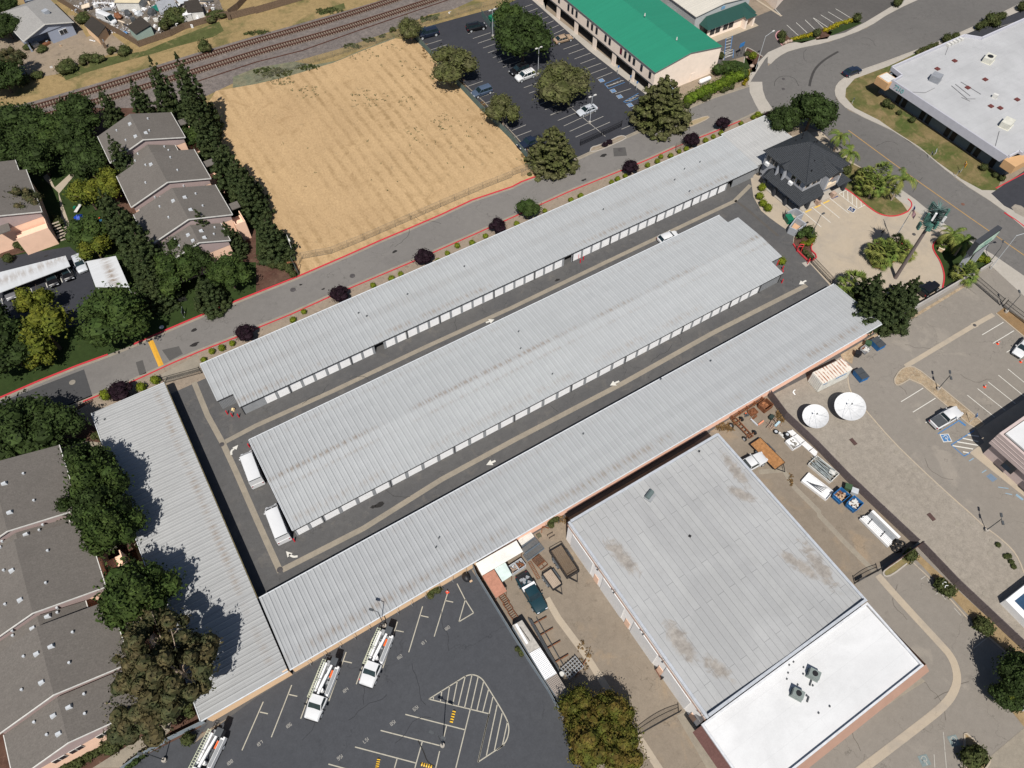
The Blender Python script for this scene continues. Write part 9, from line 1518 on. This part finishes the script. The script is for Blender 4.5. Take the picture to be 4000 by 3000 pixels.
# --- junk yard: every visible sheet, board and tarp a thing
rd = random.Random(77); JC = [('white', WHITE), ('off-white', OFFW), ('grey', GREY), ('beige', CREAM_P), ('blue', pm('junk_blue', (.08, .2, .4), .6)), ('dark', DGREY), ('green', pm('junk_green', (.01, .12, .09), .6)), ('rusty', RUST), ('pale', GALV)]
JP = [(530, 100, 1.6), (560, 40, 2), (590, 130, 1.5), (480, 30, 1.2), (640, 60, 2.4), (670, 20, 3), (700, 60, 2), (715, 155, 2), (745, 190, 2.4), (690, 170, 2), (775, 190, 1.5), (810, 215, 1.2), (760, 90, 2.6), (790, 60, 2), (830, 70, 1.6), (850, 110, 2.6), (870, 60, 2), (900, 80, 2), (930, 50, 2.4), (945, 110, 2.4), (960, 20, 2), (980, 60, 2.2), (1000, 160, 1.5), (1010, 110, 2), (1030, 50, 2.6), (1060, 20, 2), (1090, 60, 2.4), (1120, 90, 2), (1150, 30, 2), (1180, 0, 3), (1200, 130, 1.2), (1240, 150, 1), (1270, 110, 2), (1300, 20, 2), (1340, 10, 3), (1360, 70, 1.5), (1330, 110, 1.4), (1380, 40, 1.5), (600, 10, 1.8), (730, 30, 1.6), (820, 20, 1.8), (880, 150, 2), (920, 175, 1.2), (640, 110, 1.8), (1040, 190, 1), (1140, 150, 1.2), (1060, 130, 2), (500, 60, 1), (780, 140, 2), (860, 20, 2)]
JD = {}
for i, (x, y, s_) in enumerate(JP):
    x += rd.uniform(-10, 10); cn, cm = JC[rd.choices(range(9), [8, 5, 4, 5, 3, 4, 1, 2, 4])[0]]; z = rd.uniform(.3, 1.4); k = rd.choice(('sheet', 'board', 'tarp', 'crate')); sx, sy = (s_, s_*rd.uniform(.5, .9)) if k in ('sheet', 'tarp') else ((s_*1.1, .35) if k == 'board' else (s_*.5, s_*.4)); m = MB()
    if k == 'tarp': m.blob(0, 0, .3, sx*.55, sy*.55, z*.8+.2, 9, 5, .18, rd)
    elif k == 'crate': m.box(0, 0, 0, sx, sy, z*.6, 0); m.box(.1, .1, z*.6+.01, sx*.7, sy*.6, .15, .3)
    else: m.box(0, 0, z, sx, sy, .08, 0, rd.uniform(-.2, .2)); m.box(0, 0, 0, .2, .2, z)
    o = m.build('junk_'+k, cm); o.location = (*G('00', x, y, z), 0); o.rotation_euler = (0, 0, rd.uniform(0, 3.1)); wh = 'leftmost part' if x < 620 else ('part left of the green shed' if x < 800 else ('part above the green shed' if x < 960 else ('middle part' if x < 1130 else 'right part'))); dp = 'rail side' if y > 100 else ('mid depth' if y > 45 else 'top edge'); key = f'{cn} {k} in the {wh} of the junk yard, {dp}'; JD[key] = JD.get(key, 0)+1
    if JD[key] > 1: key = ORD[JD[key]-1]+' '+key.replace(' in the', ' in', 1).replace('the junk', 'junk')
    tag(o, key, 'junk', 'junk lying in the cluttered yard')
tufts('junk_debris', 'small bits of pale debris strewn over the junk yard', 'debris', [('00', 620, 60, 150, 70, 90), ('00', 900, 60, 260, 75, 150), ('00', 1250, 60, 170, 70, 70), ('00', 780, 190, 90, 30, 40)], 0, .38, pm('pale_debris', (.42, .41, .42), .7, var=.8, sc=1), 12)
for t_, x, y, w_, d_, h_, rz, m_, lb in (('00', 600, 265, 1.6, .2, .15, -.9, WHITE, 'long white pole leaning by the tan shed'), ('00', 235, 300, 1.5, 1.0, .7, .3, OFFW, 'pale junk pile by the patio'), ('00', 305, 290, 1.6, .9, .5, .5, RUST, 'reddish mat and box by the patio'), ('00', 480, 210, 1, .4, .8, .2, DGREY, 'dark clutter beside the house window corner'), ('00', 395, 300, .4, .3, .4, 0, CARD, 'small box alone on the bare yard'), ('00', 685, 310, .6, .5, 1.4, 0, WOOD, 'dark stump in the bare back yard'), ('00', 335, 440, .6, .3, .3, 0, OFFW, 'small white box among shrubs of the back yard')):
    t = thing('yard_object', lb, 'yard clutter', (*G(t_, x, y), 0), rz); MB().box(0, 0, 0, w_, d_, h_).build('main_piece', m_, t); MB().box(w_*.3, d_*.2, h_+.01, w_*.3, d_*.5, h_*.4, .4).build('top_piece', GREY, t)
